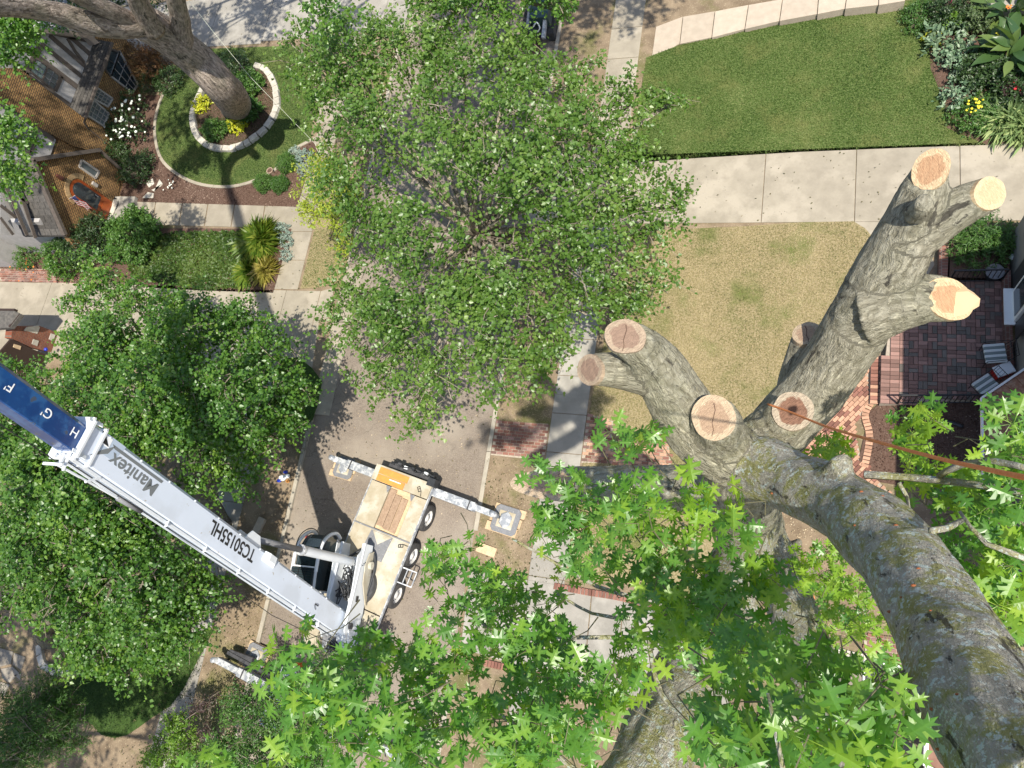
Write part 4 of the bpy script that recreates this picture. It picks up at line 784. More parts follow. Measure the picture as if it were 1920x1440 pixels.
mb = MB(); mb.tube([BW(-.5, 0, H0 / 2 + .25), BW(4, .1, H0 / 2 + .55), BW(BL, .1, H0 / 2 + .22), BW(BL + 26, .05, .5)], .011, 6); cp('hoist_cable', mb, blackm, boom)
mb = MB(); mb.tube([BW(-.5, .1, H0 / 2 + .1), BW(BL, .2, H0 / 2 + .14)], .012, 6); cp('hoist_cable', mb, blackm, boom)
# cheek bracket where the lift cylinder is pinned, small fittings on the side
tc1 = min(range(60), key=lambda k: (lambda q: (q[0] - 447) ** 2 + (q[1] - 1035) ** 2)(PR(BP + bd * (k * .2) - btop * .4))) * .2
cyl_top = BW(tc1, 0, -H0 / 2 - .12)
for s in (-.2, .2): mb = MB(); mb.poly([BW(tc1 - .45, s - .02, -H0 / 2 + .06), BW(tc1 + .45, s - .02, -H0 / 2 + .06), BW(tc1 + .2, s - .02, -H0 / 2 - .26), BW(tc1 - .2, s - .02, -H0 / 2 - .26)], CI.to_3x3() @ (bside * .04)); cp('cylinder_lug', mb, white, boom)
mb = MB(); t0_ = tc1 - .85; mb.add([BW(t0_ - .35, W0 / 2, -.1), BW(t0_ + .35, W0 / 2, -.1), BW(t0_ + .3, W0 / 2, -.40), BW(t0_ - .3, W0 / 2, -.40), BW(t0_ - .15, W0 / 2 + .16, -.16), BW(t0_ + .2, W0 / 2 + .16, -.16), BW(t0_ + .2, W0 / 2 + .16, -.36), BW(t0_ - .15, W0 / 2 + .16, -.36)], [(3, 2, 1, 0), (4, 5, 6, 7), (0, 1, 5, 4), (1, 2, 6, 5), (2, 3, 7, 6), (3, 0, 4, 7)]); cp('side_bracket', mb, white, boom, bv=.01)
mb = MB(); q = [BW(2.1 + .16 * math.cos(a), W0 / 2 + .02, .02 + .16 * math.sin(a)) for a in [k * .25 for k in range(0, 7)]]; mb.tube(q, .008, 5); mb.bar(BW(2.05, W0 / 2 + .02, .04), BW(2.22, W0 / 2 + .02, .04), .03, .03); cp('angle_indicator', mb, dsteel, boom)
for k in range(12):
    t_ = .6 + k * (BL - 1.2) / 11; mb = MB(); mb.box(BW(t_, W0 / 2, -H0 / 2 + .08), (.035, .035, .035)); cp('pad_bolt', mb, white, boom)
# wear sticker
mb = MB(); mb.poly([BW(BL - .68, W0 / 2 + .005, -.12), BW(BL - .46, W0 / 2 + .005, -.12), BW(BL - .46, W0 / 2 + .005, -.34), BW(BL - .68, W0 / 2 + .005, -.34)], CI.to_3x3() @ (bside * .003)); cp('warning_decal', mb, whiteletter, boom)
mb = MB(); mb.poly([BW(BL - .66, W0 / 2 + .010, -.15), BW(BL - .48, W0 / 2 + .010, -.15), BW(BL - .48, W0 / 2 + .010, -.31)], CI.to_3x3() @ (bside * .002)); cp('decal_mark', mb, blackletter, boom)
# lift cylinder
cb = TM(2.1, 0, 2.05); ct = Vector(cyl_top); mid = cb.lerp(ct, .53)
mb = MB(); mb.tube([cb, mid], .155, 20); cp('lift_cylinder', mb, white, bv=.01); mb = MB(); mb.tube([mid, ct], .095, 16); cp('lift_rod', mb, graysteel, smooth=True)
mb = MB(); mb.tube([mid, mid + (ct - mid).normalized() * .12], .175, 20); cp('cylinder_gland', mb, steel)
# lettering: text turned into mesh and laid on the boom side
def lettering(txt, t, u, size, m, name, parent, s=W0 / 2 + .004, xs=1., shear=0., bold=0.):
    cu = bpy.data.curves.new('t', 'FONT'); cu.body = txt; cu.size = size; cu.extrude = .002; cu.shear = shear; cu.offset = bold; cu.align_x = 'LEFT'; to = bpy.data.objects.new('t', cu); sc.collection.objects.link(to)
    bpy.context.view_layer.update(); me = bpy.data.meshes.new_from_object(to.evaluated_get(bpy.context.evaluated_depsgraph_get())); bpy.data.objects.remove(to)
    for v in me.vertices: x, y, z = v.co; v.co = BW(t + x * xs, s + z, u + y)
    me.materials.clear(); me.materials.append(m); o = bpy.data.objects.new(name, me); link(o, parent); LOC[o.name] = Vector(); return o
def tb(px, py):                                    # boom coordinate t of a pixel
    best = min(((lambda q: (q[0] - px) ** 2 + (q[1] - py) ** 2)(PR(BP + bd * (k * .05) + bside * .3)), k * .05) for k in range(int((BL + 9) / .05))); return best[1]
tM, tX = tb(287, 928), tb(196, 860); print('text', tM, tX, BL); lettering('Manitex', tM, -.12, .46, grayletter, 'lettering_manitex', boom, xs=(tX - tM) / 1.62, shear=.2, bold=.008)
mb = MB(); mb.poly([BW(tM - .05, W0 / 2 + .003, -.26), BW(tM - .02, W0 / 2 + .003, -.19), BW(tX - .1, W0 / 2 + .003, -.19), BW(tX + .0, W0 / 2 + .003, -.26)], CI.to_3x3() @ (bside * .003)); cp('lettering_underline', mb, grayletter, boom)
mb = MB(); mb.poly([BW(tX - .10, W0 / 2 + .003, -.26), BW(tX + .0, W0 / 2 + .003, -.02), BW(tX + .42, W0 / 2 + .003, .24), BW(tX + .18, W0 / 2 + .003, -.02)], CI.to_3x3() @ (bside * .003)); cp('logo_swoosh', mb, grayletter, boom)
t0_, t1_ = tb(468, 1056), tb(386, 998); lettering('TC50155HL', t0_, -.22, .50, blackletter, 'lettering_model', boom, xs=(t1_ - t0_) / 2.55, bold=.010)
mb = MB(); mb.poly([BW(BL - .95, W0 / 2 + .0015, .05), BW(BL - .42, W0 / 2 + .0015, .05), BW(BL - .42, W0 / 2 + .0015, -.38), BW(BL - 1.1, W0 / 2 + .0015, -.38)], CI.to_3x3() @ (bside * .002)); cp('grey_patch', mb, mat('grey_blue_patch', (.42, .50, .60), .5), boom)
for tx, (px, py) in (("F'", (20, 728)), ("G'", (88, 782)), ("H", (140, 818))): lettering(tx, tb(px, py) - .12, -.10, .28, whiteletter, 'boom_letter', blue_s, s=.235)
# truck cab at the front, mostly under leaves
fc = lambda x, y, z: (x, y, z)
mb = MB(); mb.box((0, -8.7, 1.35), (2.3, 2.1, 1.5)); cabt = cp('truck_cab', mb, white, bv=.12); mb = MB(); mb.box((0, -9.9, 1.1), (1.9, .9, 1.0)); cp('truck_hood', mb, white, bv=.12)
mb = MB(); mb.poly([(-1.0, -9.76, 1.5), (1.0, -9.76, 1.5), (.95, -9.5, 2.05), (-.95, -9.5, 2.05)], (0, -.02, .01)); cp('windscreen', mb, glass)
mb = MB(); mb.box((.9, -8.0, 1.6), (.18, .18, 1.6)); cp('exhaust_stack', mb, steel)
mb = MB(); mb.box((0, -8.2, 2.16), (1.2, .25, .12)); cp('beacon_bar', mb, orange)
mb = MB(); mb.box((-.9, -7.75, 1.35), (.5, .4, .3)); cp('orange_box', mb, orange)
# ---- outrigger pads and timber
def pad(px, py, rz, size, h0, lab, timber=True, grp='outrigger pads under the crane'):
    c = P(px, py, h0); t = thing('outrigger_pad', lab, 'outrigger pad', (c.x, c.y, h0 - .02), grp, rz)
    s = size / 2; k = .12; pts = [(-s + k, -s), (s - k, -s), (s, -s + k), (s, s - k), (s - k, s), (-s + k, s), (-s, s - k), (-s, -s + k)]
    mb = MB(); mb.prism(pts, .09, .16, .015); part('pad', mb, graysteel, t, local=True)
    q = s * .62; mb = MB(); mb.prism([(-q, -q), (q, -q), (q, q), (-q, q)], .16, .168); part('float_recess', mb, deckm, t, local=True)
    f_ = s * .5; mb = MB(); mb.prism([(f_ * math.cos(a), f_ * 1.25 * math.sin(a)) for a in [math.pi / 3 * i + .5 for i in range(6)]], .168, .25, .05); part('float_plate', mb, steel, t, local=True)
    if timber:
        for k in range(3): mb = MB(); mb.box((-.02 + .06 * (k - 1), -s * .72 + k * s * .72, .045), (size * 1.22, size * .32, .09)); part('timber', mb, woodp, t, local=True)
pad(950, 976, -.18, 1.0, G, 'grey octagonal pad on timbers on the bare verge right of the crane')
pad(648, 878, -.15, .85, .02, 'grey pad on pale timbers on the street left of the crane', True)
pad(482, 1232, -.2, .9, G, 'pad on red timbers on the dry verge at the lower left of the crane')
mb = MB(); c = P(912, 1031, G + .03); mb.box((c.x, c.y, G + .02), (.75, .34, .07), -.2); single('timber_block', mb, woodp, 'pale timber board lying alone on the soil by the right kerb', 'board')
mb = MB(); c = P(488, 985, G); mb.box((c.x, c.y, G + .05), (.32, .6, .14), -.25); single('utility_box', mb, concrete_tan, 'small tan utility lid in the shaded verge by the left kerb', 'utility cover')
# litter by the left kerb
t = thing('rubbish_pile', 'small heap of white bags and blue rags by the left kerb', 'rubbish', tuple(P(532, 897, G)))
for dx, dy, r, m_ in ((0, 0, .16, wplast), (.18, .1, .12, wplast), (-.15, -.12, .1, bluep), (.05, .25, .1, bluep), (.25, -.1, .09, ply)):
    mb = MB(); mb.ball((dx, dy, r * .6), r, 7, 5, (1.1, .8, .6)); part('bag', mb, m_, t, local=True)
# ============================================================ LEFT HOUSE
XF = -32.2; XM = -33.2
house = thing('brick_house', 'half-timbered grey and yellow brick house with a red arched door, at the upper left', 'house', (-36, 19, 0))
def fx(pts, x, dx=0.): return [onX(a, b, x) + Vector((dx, 0, 0)) for a, b in pts]
def wallpoly(name, pts, x, m, thick=.25, par=None, label=None):
    q = fx(pts, x); mb = MB(); mb.poly(q, (-thick, 0, 0)); return part(name, mb, m, par or house, label=label)
def down(p, z=0.): return Vector((p.x, p.y, z))
# main brick wall (lower storey), right of the pent roof, from under the roof down to the ground
a = onX(209, 80, XM); b = onX(150, 222, XM)
mb = MB(); mb.poly([Vector((XM, 16.2, 0)), Vector((XM, 25.4, 0)), Vector((XM, 25.4, 3.4)), Vector((XM, 16.2, 3.4))], (-.3, 0, 0)); part('wall', mb, brickY, house, label='yellow brick ground floor wall')
# upper storey stucco
Y0 = onX(129, 200, XM).y; Y1 = onX(180, 77, XM).y
z0 = 3.3; topz = 7.2
print('house', 'Y', Y0, Y1, 'win', onX(65, 130, XM), 'french', onX(230, 130, XM), 'lowwin', onX(190, 205, XM), 'pent', onX(209, 80, -32.4), onX(180, 75, XM), 'rake', onX(0, 58, XM), onX(100, 62, XM), 'brickL', onX(130, 203, XM), onX(150, 270, XM), 'w2', onX(30, 245, XM))
st = [(180, 78), (170, 70), (100, 62), (0, 58), (-60, 55), (-60, 85), (0, 132), (35, 128), (130, 200)]
wallpoly('upper_wall', st, XM, stucco, .3, label='grey stucco upper wall')
# brick chimney breast
ch = [(-60, 84), (0, 128), (35, 127), (129, 200), (158, 220), (200, 250), (240, 300), (140, 275), (75, 240), (0, 187), (-60, 143)]
wallpoly('chimney_breast', ch, XM + .12, brickY, .8, label='broad yellow brick chimney breast')
# second stucco bay with window
st2 = [(-60, 143), (0, 187), (76, 240), (105, 262), (95, 290), (40, 300), (-60, 300)]
wallpoly('lower_stucco_bay', st2, XM + .05, stucco, .3)
# timber beams laid proud of the stucco
def beamx(a_, b_, wd, x=XM):
    p, q = onX(*a_, x) + Vector((.02, 0, 0)), onX(*b_, x) + Vector((.02, 0, 0)); mb = MB(); mb.bar(p, q, .05, wd, up=(p - q).cross(Vector((1, 0, 0)))); return part('beam', mb, beam, house)
for a_, b_, wd in [((76, 85), (47, 138), .28), ((92, 66), (158, 123), .22), ((130, 68), (170, 103), .22), ((126, 72), (140, 96), .16), ((140, 96), (158, 118), .16), ((76, 82), (151, 142), .22), ((66, 104), (144, 163), .26), ((0, 85), (56, 95), .2), ((30, 75), (66, 104), .2), ((115, 143), (103, 170), .2), ((48, 140), (130, 198), .26), ((47, 138), (30, 128), .2), ((100, 62), (182, 80), .2)]: beamx(a_, b_, wd)
for a_, b_, wd in [((12, 200), (100, 262), .22), ((0, 193), (20, 210), .2), ((68, 246), (58, 288), .2), ((0, 250), (58, 288), .2), ((16, 212), (8, 240), .22)]: beamx(a_, b_, wd, XM + .05)
# windows: frame, panes with glazing bars
def window(pts, x, nu, nv, gm, parent=None, name='window', fr=beam, bars=graysteel, proud=.03, split=None, barw=.028):
    """pts: four pixels in order (top-left, top-right, bottom-right, bottom-left as seen along the wall)"""
    q = [onX(a, b, x) for a, b in pts]; N_ = Vector((1, 0, 0)); mb = MB()
    for i in range(4): mb.bar(q[i] + N_ * proud, q[(i + 1) % 4] + N_ * proud, .07, .09, up=(q[i] - q[(i + 1) % 4]).cross(N_))
    w_ = part(name, mb, fr, parent or house); mb = MB(); mb.poly([p + N_ * (proud - .025) for p in q], (-.02, 0, 0)); part('pane', mb, gm[0] if split else gm, w_)
    if split:
        m1, m2 = q[0].lerp(q[1], .5), q[3].lerp(q[2], .5); mb = MB(); mb.poly([p + N_ * (proud - .015) for p in (m1, q[1], q[2], m2)], (-.02, 0, 0)); part('pane', mb, gm[1], w_); mb = MB(); mb.bar(m1 + N_ * (proud + .01), m2 + N_ * (proud + .01), .06, .07, up=(m1 - m2).cross(N_)); part('meeting_rail', mb, fr, w_)
    mb = MB()
    for k in range(1, nu): t = k / nu; mb.bar(q[0].lerp(q[1], t) + N_ * (proud + .005), q[3].lerp(q[2], t) + N_ * (proud + .005), .03, barw, up=(q[0] - q[3]).cross(N_))
    for k in range(1, nv): t = k / nv; mb.bar(q[0].lerp(q[3], t) + N_ * (proud + .005), q[1].lerp(q[2], t) + N_ * (proud + .005), .03, barw, up=(q[0] - q[1]).cross(N_))
    if mb.v: part('glazing_bars', mb, bars, w_)
    return w_
window([(64, 107), (112, 141), (101, 170), (54, 133)], XM, 4, 3, (glass_l, glass_m), split=True)
window([(16, 219), (66, 252), (54, 280), (5, 246)], XM + .05, 4, 3, (glass_l, glass_m), split=True)
whitef = mat('cream_window_frame', (.36, .33, .30), .6)
window([(223, 96), (258, 158), (247, 174), (207, 143)], XM, 3, 3, glass, fr=whitef, bars=whitef)
window([(206, 92), (223, 98), (207, 143), (196, 130)], XM, 1, 2, glass, fr=beam, bars=beam)
window([(181, 165), (210, 185), (201, 200), (172, 184)], XM, 4, 3, glass_m, fr=whitef, bars=whitef)
window([(174, 188), (203, 213), (193, 236), (162, 216)], XM, 4, 3, glass_m, fr=whitef, bars=whitef)
# pent roof between the storeys: shingles in courses + gutter
def slope(name, e0, e1, i0, i1, rows, cols, m, par, th=.02):
    """shingled plane, eave e0-e1, inner edge i0-i1"""
    base = MB(); base.poly([e0, e1, i1, i0], (0, 0, -.12)); rf = part(name, base, m, par); items = 0
    for r in range(rows):
        mb = MB()
        for c in range(cols):
            f0, f1 = (c + .03 + (r % 2) * .5 * 0) / cols, (c + .97) / cols; g0, g1 = r / rows, min((r + 1.12) / rows, 1); off = (r % 2) * .5 / cols
            f0, f1 = min(f0 + off, 1), min(f1 + off, 1)
            if f1 - f0 < .002: continue
            q = [(e0.lerp(e1, f)).lerp(i0.lerp(i1, f), g) for f, g in ((f0, g0), (f1, g0), (f1, g1), (f0, g1))]; up = Vector((0, 0, 1)); lift = [.035, .035, .008, .008]; j = random.uniform(0, .012)
            mb.poly([p + up * (l + j) for p, l in zip(q, lift)], (0, 0, -.012))
        part('shingle_course', mb, m, rf)
    return rf
E0, E1 = onX(209, 80, -32.35), onX(155, 219, -32.35); I0, I1 = onX(180, 75, XM), onX(129, 199, XM); E0.z = E1.z = (E0.z + E1.z) / 2; I0.z = I1.z = (I0.z + I1.z) / 2
slope('pent_roof', E0, E1, I0, I1, 5, 20, shingle, house)
mb = MB(); mb.bar(E0 + Vector((.05, 0, -.05)), E1 + Vector((.05, 0, -.05)), .12, .12); part('gutter', mb, beam, house)
mb = MB(); mb.tube([E1 + Vector((.05, .05, -.1)), E1 + Vector((-.5, .1, -.5)), Vector((XM + .08, E1.y + .1, 2.2)), Vector((XM + .08, E1.y + .1, .2))], .05, 8); part('downpipe', mb, beam, house)
# rake board on the upper gable
mb = MB(); mb.poly(fx([(-60, 48), (0, 51), (110, 55), (170, 63), (186, 80), (178, 84), (165, 72), (100, 63), (0, 60), (-60, 57)], XM + .35), (-.6, 0, 0)); part('rake_board', mb, mat('brown_rake', (.30, .245, .20), .8), house)
# entrance gable
gable = [(64, 303), (183, 286), (229, 323), (226, 345), (205, 430), (150, 475), (121, 436)]
wallpoly('entrance_gable', gable, XF, brickY, .25, label='yellow brick entrance gable')
mb = MB(); mb.poly([Vector((XF - .02, onX(215, 385, XF).y - 1.5, 0)), Vector((XF - .02, onX(229, 323, XF).y, 0)), onX(228, 322, XF) + Vector((-.02, 0, 0)), onX(125, 436, XF) + Vector((-.02, 0, 0))], (-.2, 0, 0)); part('gable_base', mb, brickY, house)
ap_ = onX(60, 300, XF + .18); rb = onX(186, 281, XF + .18); lb = onX(121, 440, XF + .18); rb2 = onX(232, 322, XF + .18)
for p, q in ((ap_, rb), (ap_, lb), (rb, rb2)): mb = MB(); mb.bar(p, q, .22, .16 if q is not rb2 else .05, up=(p - q).cross(Vector((1, 0, 0)))); part('barge_board', mb, beam, house)
back = Vector((-2.6, 0, 0))
slope('entrance_roof', lb + Vector((0, -.05, 0)), lb + back + Vector((0, -.05, 0)), ap_, ap_ + back, 11, 7, shingle, house)
slope('entrance_roof', rb, rb + back, ap_, ap_ + back, 6, 7, shingle, house)
# second gable behind, with white infill
for pts, x in (([(0, 355), (30, 440), (0, 440)], XF - 1.9), ([(8, 345), (40, 345), (64, 430), (50, 440)], XF - 1.2)): wallpoly('dormer_infill', pts, x, stucco, .1)
for a_, b_, wd, x in [((6, 340), (50, 441), .16, XF - 1.15), ((30, 340), (66, 446), .16, XF - 1.1), ((0, 385), (30, 408), .14, XF - 1.8), ((38, 372), (52, 380), .12, XF - 1.1), ((0, 408), (24, 440), .12, XF - 1.7)]: beamx(a_, b_, wd, x)
mb = MB(); yb = onY(40, 470, P(20, 470, .2).y).y; mb.box((-40, yb + .1, 1.6), (14, .2, 3.0)); part('side_wall', mb, stucco, house, label='plain grey stucco side wall'); mb = MB(); mb.box((-40, yb - .05, .14), (14, .12, .28)); part('side_plinth', mb, graysteel, house)
mb = MB(); mb.box((-42.5, 17.5, 2), (10, 9, 3.9)); part('house_core', mb, stucco, house)
mb = MB(); mb.box((-38.2, 23, 2.6), (9.6, 9, 5.0)); part('house_core', mb, stucco, house)
mb = MB(); mb.poly([Vector((-37, yb - .4, 3.3)), Vector((-46, yb - .4, 3.3)), Vector((-46, yb + 4, 7)), Vector((-37, yb + 4, 7))], (0, 0, -.15)); part('rear_roof', mb, shingle, house)
# door: arched opening, brick voussoirs, glazed leaf
dz = .36
def dpt(px, py): return onX(px, py, XF)
hb0, hb1 = dpt(206, 376), dpt(195, 409); yA, yB = hb0.y, hb1.y; yc = (yA + yB) / 2; dw_ = abs(yA - yB) / 2; ztop = dpt(131, 348).z; zs = ztop - dw_
print('door', yA, yB, ztop)
def arch(hw, zt, n=12): return [Vector((XF, yc - hw, dz))] + [Vector((XF, yc - hw * math.cos(math.pi * k / n), zt + hw * math.sin(math.pi * k / n))) for k in range(n + 1)] + [Vector((XF, yc + hw, dz))]
mb = MB(); mb.poly([p + Vector((.03, 0, 0)) for p in arch(dw_, zs)], (-.08, 0, 0)); dframe = part('door_frame', mb, doorw, house, label='red varnished arched door surround')
mb = MB(); mb.poly([p + Vector((.045, 0, 0)) for p in arch(dw_ * .72, zs)], (-.03, 0, 0)); part('storm_glass', mb, glass, dframe)
mb = MB(); mb.poly([Vector((XF + .06, yc - dw_ * .72, dz)), Vector((XF + .06, yc + dw_ * .72, dz)), Vector((XF + .06, yc + dw_ * .72, dz + .75)), Vector((XF + .06, yc - dw_ * .72, dz + .75))], (-.03, 0, 0)); part('door_panel', mb, doorw, dframe)
mb = MB(); mb.poly([Vector((XF + .068, yc - dw_ * .45, dz + .15)), Vector((XF + .068, yc + dw_ * .45, dz + .15)), Vector((XF + .068, yc + dw_ * .45, dz + .6)), Vector((XF + .068, yc - dw_ * .45, dz + .6))], (.02, 0, 0)); part('raised_panel', mb, doorw, dframe)
mb = MB(); mb.tube([Vector((XF + .1, yc + dw_ * .5, dz + .95)), Vector((XF + .1, yc + dw_ * .5, dz + 1.15))], .02, 8); part('handle', mb, steel, dframe)
for k in range(25):
    a = math.pi * (k + .5) / 25; c = Vector((XF + .015, yc - (dw_ + .17) * math.cos(a), zs + (dw_ + .17) * math.sin(a))); mb = MB(); r_ = Vector((0, -math.cos(a), math.sin(a))); mb.bar(c - r_ * .12, c + r_ * .12, .05, .085, up=r_.cross(Vector((1, 0, 0)))); part('brick', mb, mat('arch_brick', (.36, .24, .12), .9, rnd=.25), house)
window([(152, 300), (185, 322), (178, 334), (148, 313)], XF, 1, 1, glass_m, fr=whitef)
mb = MB(); c = dpt(176, 346); mb.box(c + Vector((.06, 0, 0)), (.1, .16, .3)); part('letterbox', mb, whitef, house); c = dpt(108, 332); mb = MB(); mb.box(c + Vector((.12, 0, 0)), (.2, .16, .32), taper=.7); part('wall_lantern', mb, mat('rust_brown', (.08, .025, .015), .7), house)
c = dpt(205, 395); mb = MB(); mb.box((XF + .18, yc, .385), (.3, 1.3, .05)); part('threshold', mb, stone, house)
mb = MB(); q = P(214, 386, .36); mb.prism([(q.x - .22 + .48 * math.sin(math.pi * k / 12), q.y + .48 * math.cos(math.pi * k / 12)) for k in range(13)], .355, .375); single('doormat', mb, blackpl, 'black half-round doormat on the concrete step of the red door', 'doormat')
# flag hanging beside the door
t = thing('flag', 'red and white striped flag with blue canton on a pole by the red door', 'flag', tuple(dpt(130, 374)))
p0 = dpt(128, 373) + Vector((.05, 0, 0)); p1 = p0 + Vector((.75, -.05, .35)); mb = MB(); mb.tube([p0, p1], .015, 6); part('pole', mb, steel, t)
fr_, fb_, fw_ = mat('flag_red', (.42, .02, .035), .8), mat('flag_blue', (.02, .03, .12), .8), mat('flag_white', (.75, .74, .72), .8)
u0 = (p1 - p0).normalized(); dn = Vector((0, 0, -1))
fo = p0 + u0 * .08
for k in range(13):
    mb = MB()
    for j in range(8):
        a_, b_ = j / 8, (j + 1) / 8; wv = lambda t_: Vector((0, .05 * math.sin(t_ * 9), 0)); s0, s1 = k / 13, (k + 1) / 13
        if k < 7 and b_ <= .42: pass
        mb.poly([fo + u0 * .7 * s0 + dn * 1.05 * a_ + wv(a_ + s0), fo + u0 * .7 * s1 + dn * 1.05 * a_ + wv(a_ + s1), fo + u0 * .7 * s1 + dn * 1.05 * b_ + wv(b_ + s1), fo + u0 * .7 * s0 + dn * 1.05 * b_ + wv(b_ + s0)], (0, .003, 0))
    part('stripe', mb, fr_ if k % 2 == 0 else fw_, t)
mb = MB()
for j in range(3): a_, b_ = j / 7.5, (j + 1) / 7.5; wv = lambda t_: Vector((0, .05 * math.sin(t_ * 9), 0)); mb.poly([fo + u0 * .7 * 6 / 13 + dn * 1.05 * a_ + wv(a_ + .46) + Vector((0, -.006, 0)), fo + u0 * .7 + dn * 1.05 * a_ + wv(a_ + 1) + Vector((0, -.006, 0)), fo + u0 * .7 + dn * 1.05 * b_ + wv(b_ + 1) + Vector((0, -.006, 0)), fo + u0 * .7 * 6 / 13 + dn * 1.05 * b_ + wv(b_ + .46) + Vector((0, -.006, 0))], (0, .012, 0))
part('canton', mb, fb_, t)
# neighbour's brick entrance at the left edge
XB = P(108, 640, 0).x; nb = thing('neighbour_house', 'red brick house corner with pale stone blocks and a dark roof at the left edge', 'house', (XB - 3, 9.5, 0))
mb = MB(); yt0, yt1 = onX(24, 612, XB).y, onX(21, 634, XB).y
q = fx([(24, 610), (48, 612), (74, 611), (116, 627), (96, 660), (60, 652), (21, 634)], XB); mb.poly(q, (-.4, 0, 0)); part('wall', mb, brickR, nb)
for pts in ([(45, 620), (50, 613), (62, 612), (72, 610), (75, 614), (70, 626), (56, 622)], [(63, 636), (73, 639), (70, 649), (60, 645)], [(96, 625), (104, 628), (100, 640), (92, 636)]): mb = MB(); mb.poly(fx(pts, XB + .03), (-.08, 0, 0)); part('stone_block', mb, stone, nb)
mb = MB(); mb.poly([P(-60, 582, 3.2), P(28, 583, 3.2), P(39, 589, 3.0), P(20, 614, 3.0), P(-60, 620, 3.2)], (0, 0, -.2)); part('roof', mb, shingle, nb); mb = MB(); mb.bar(P(30, 582, 3.05), P(-60, 581, 3.05), .1, .18); mb.bar(P(39, 589, 2.95), P(20, 614, 2.95), .1, .2); part('fascia', mb, mat('dark_brown_timber', (.035, .02, .014), .7), nb)
mb = MB(); mb.box((XB - 3.6, 5.0, 1.5), (5.5, 4.8, 3)); part('house_core', mb, mat('dark_brown_wall', (.07, .04, .03), .8), nb)
mb = MB(); mb.poly(fx([(21, 636), (60, 654), (95, 668), (60, 700), (0, 660)], XB + .02), (-.1, 0, 0)); part('door_surround', mb, mat('dark_brown_timber', (.035, .02, .014), .7), nb)
mb = MB(); mb.poly(fx([(27, 645), (40, 649), (38, 656), (25, 651)], XB + .05), (-.05, 0, 0)); part('house_plate', mb, woodp, nb)
mb = MB(); c = P(86, 655, 1.0); mb.ball(c, .09, 10, 8); part('lamp_globe', mb, bluep, nb)
# ============================================================ RIGHT HOUSE
XR = P(1896, 655, PZ).x; rh = thing('taupe_house', 'taupe house wall with white shuttered window and rust-brown hip roof at the right edge', 'house', (XR + 3, 8, 0))
mb = MB(); mb.box((XR + 4.1, 6.0, 3.95), (8, 9.4, 7.9)); part('wall', mb, tan_wall, rh); mb = MB(); mb.box((XR + 4.1, 13, 1.2), (8, 3, 2.4)); part('wall', mb, tan_wall, rh)
mb = MB(); mb.poly([Vector((XR - .55, 1, 8.0)), Vector((XR - .55, 11.0, 8.0)), Vector((XR + 4, 11.0, 11.0)), Vector((XR + 4, 1, 11.0))], (0, 0, -.2)); mb.poly([Vector((XR + 8.6, 1, 8.0)), Vector((XR + 8.6, 11.0, 8.0)), Vector((XR + 4, 11.0, 11.0)), Vector((XR + 4, 1, 11.0))], (0, 0, -.2)); part('main_roof', mb, shingle, rh)  # roof out of view, eave height and length shaped to shade the patio
for z in (.9,): pass
q = [onX(1912, 522, XR), onX(1935, 490, XR), onX(1935, 590, XR), onX(1901, 602, XR)]
mb = MB(); ya_, yb_ = onX(1903, 598, XR - .12).y, onX(1914, 523, XR - .12).y; za, zb = 1.15, 2.5
print('rh win', XR, onX(1903, 598, XR - .1), onX(1914, 523, XR - .1))
mb.box((XR - .06, (ya_ + yb_) / 2, (za + zb) / 2), (.1, abs(yb_ - ya_), zb - za)); wn = part('window_frame', mb, gutter, rh); mb = MB(); mb.box((XR - .1, (ya_ + yb_) / 2, (za + zb) / 2 + .05), (.06, abs(yb_ - ya_) * .8, (zb - za) * .8)); part('pane', mb, glass, wn); 
mb = MB(); mb.box((XR - .2, (ya_ + yb_) / 2, za - .03), (.3, abs(yb_ - ya_) + .2, .06)); part('sill', mb, gutter, rh)
for y_ in (ya_ - .35, yb_ + .35): mb = MB(); mb.box((XR - .04, y_, (za + zb) / 2), (.06, .5, zb - za)); part('shutter', mb, blackpl, rh)
mb = MB(); mb.box((XR - .12, P(1888, 600, PZ).y, PZ + .1), (.24, 3.4, .2)); part('brick_plinth', mb, brickmat('plinth_brick', (.2, .085, .06), (.14, .07, .055), (.22, .18, .14), .21, .11, .01, axes='YX'), rh)
# rust-brown hip roof of the bay with seams and white gutter
HB = 3.0; g0 = P(1843, 905, HB); g1 = P(1840, 747, HB); g2 = P(1924, 690, HB); g3 = P(1990, 690, HB); g4 = P(1990, 905, HB); apx = P(1985, 800, HB + 1.4)
mb = MB(); vs = [g0, g1, g2, g3, g4, apx]; mb.add(vs + [v - Vector((0, 0, .15)) for v in vs[:5]], [(0, 1, 5), (1, 2, 5), (2, 3, 5), (3, 4, 5), (4, 0, 5), (10, 9, 8, 7, 6)]); br = part('bay_roof', mb, rust, rh, label='rust-brown hip roof of the bay')
for f0, f1 in ((g0, g1), (g1, g2)):
    for t_ in (.25, .5, .75, 1.): mb = MB(); p = f0.lerp(f1, t_); mb.bar(p + Vector((0, 0, .02)), p.lerp(apx, .98) + Vector((0, 0, .03)), .03, .03); part('roof_seam', mb, rust, br)
for f0, f1 in ((g0, g1), (g1, g2)): mb = MB(); mb.bar(f0 + Vector((0, 0, .02)), f1 + Vector((0, 0, .02)), .06, .10); part('gutter', mb, gutter, rh); mb = MB(); dd = (f1 - f0).normalized(); nn = Vector((dd.y, -dd.x, 0)); mb.bar(f0.lerp(f1, 0) + nn * .1, f1 + nn * .1, .16, .04); part('roof_edge', mb, dsteel, rh)
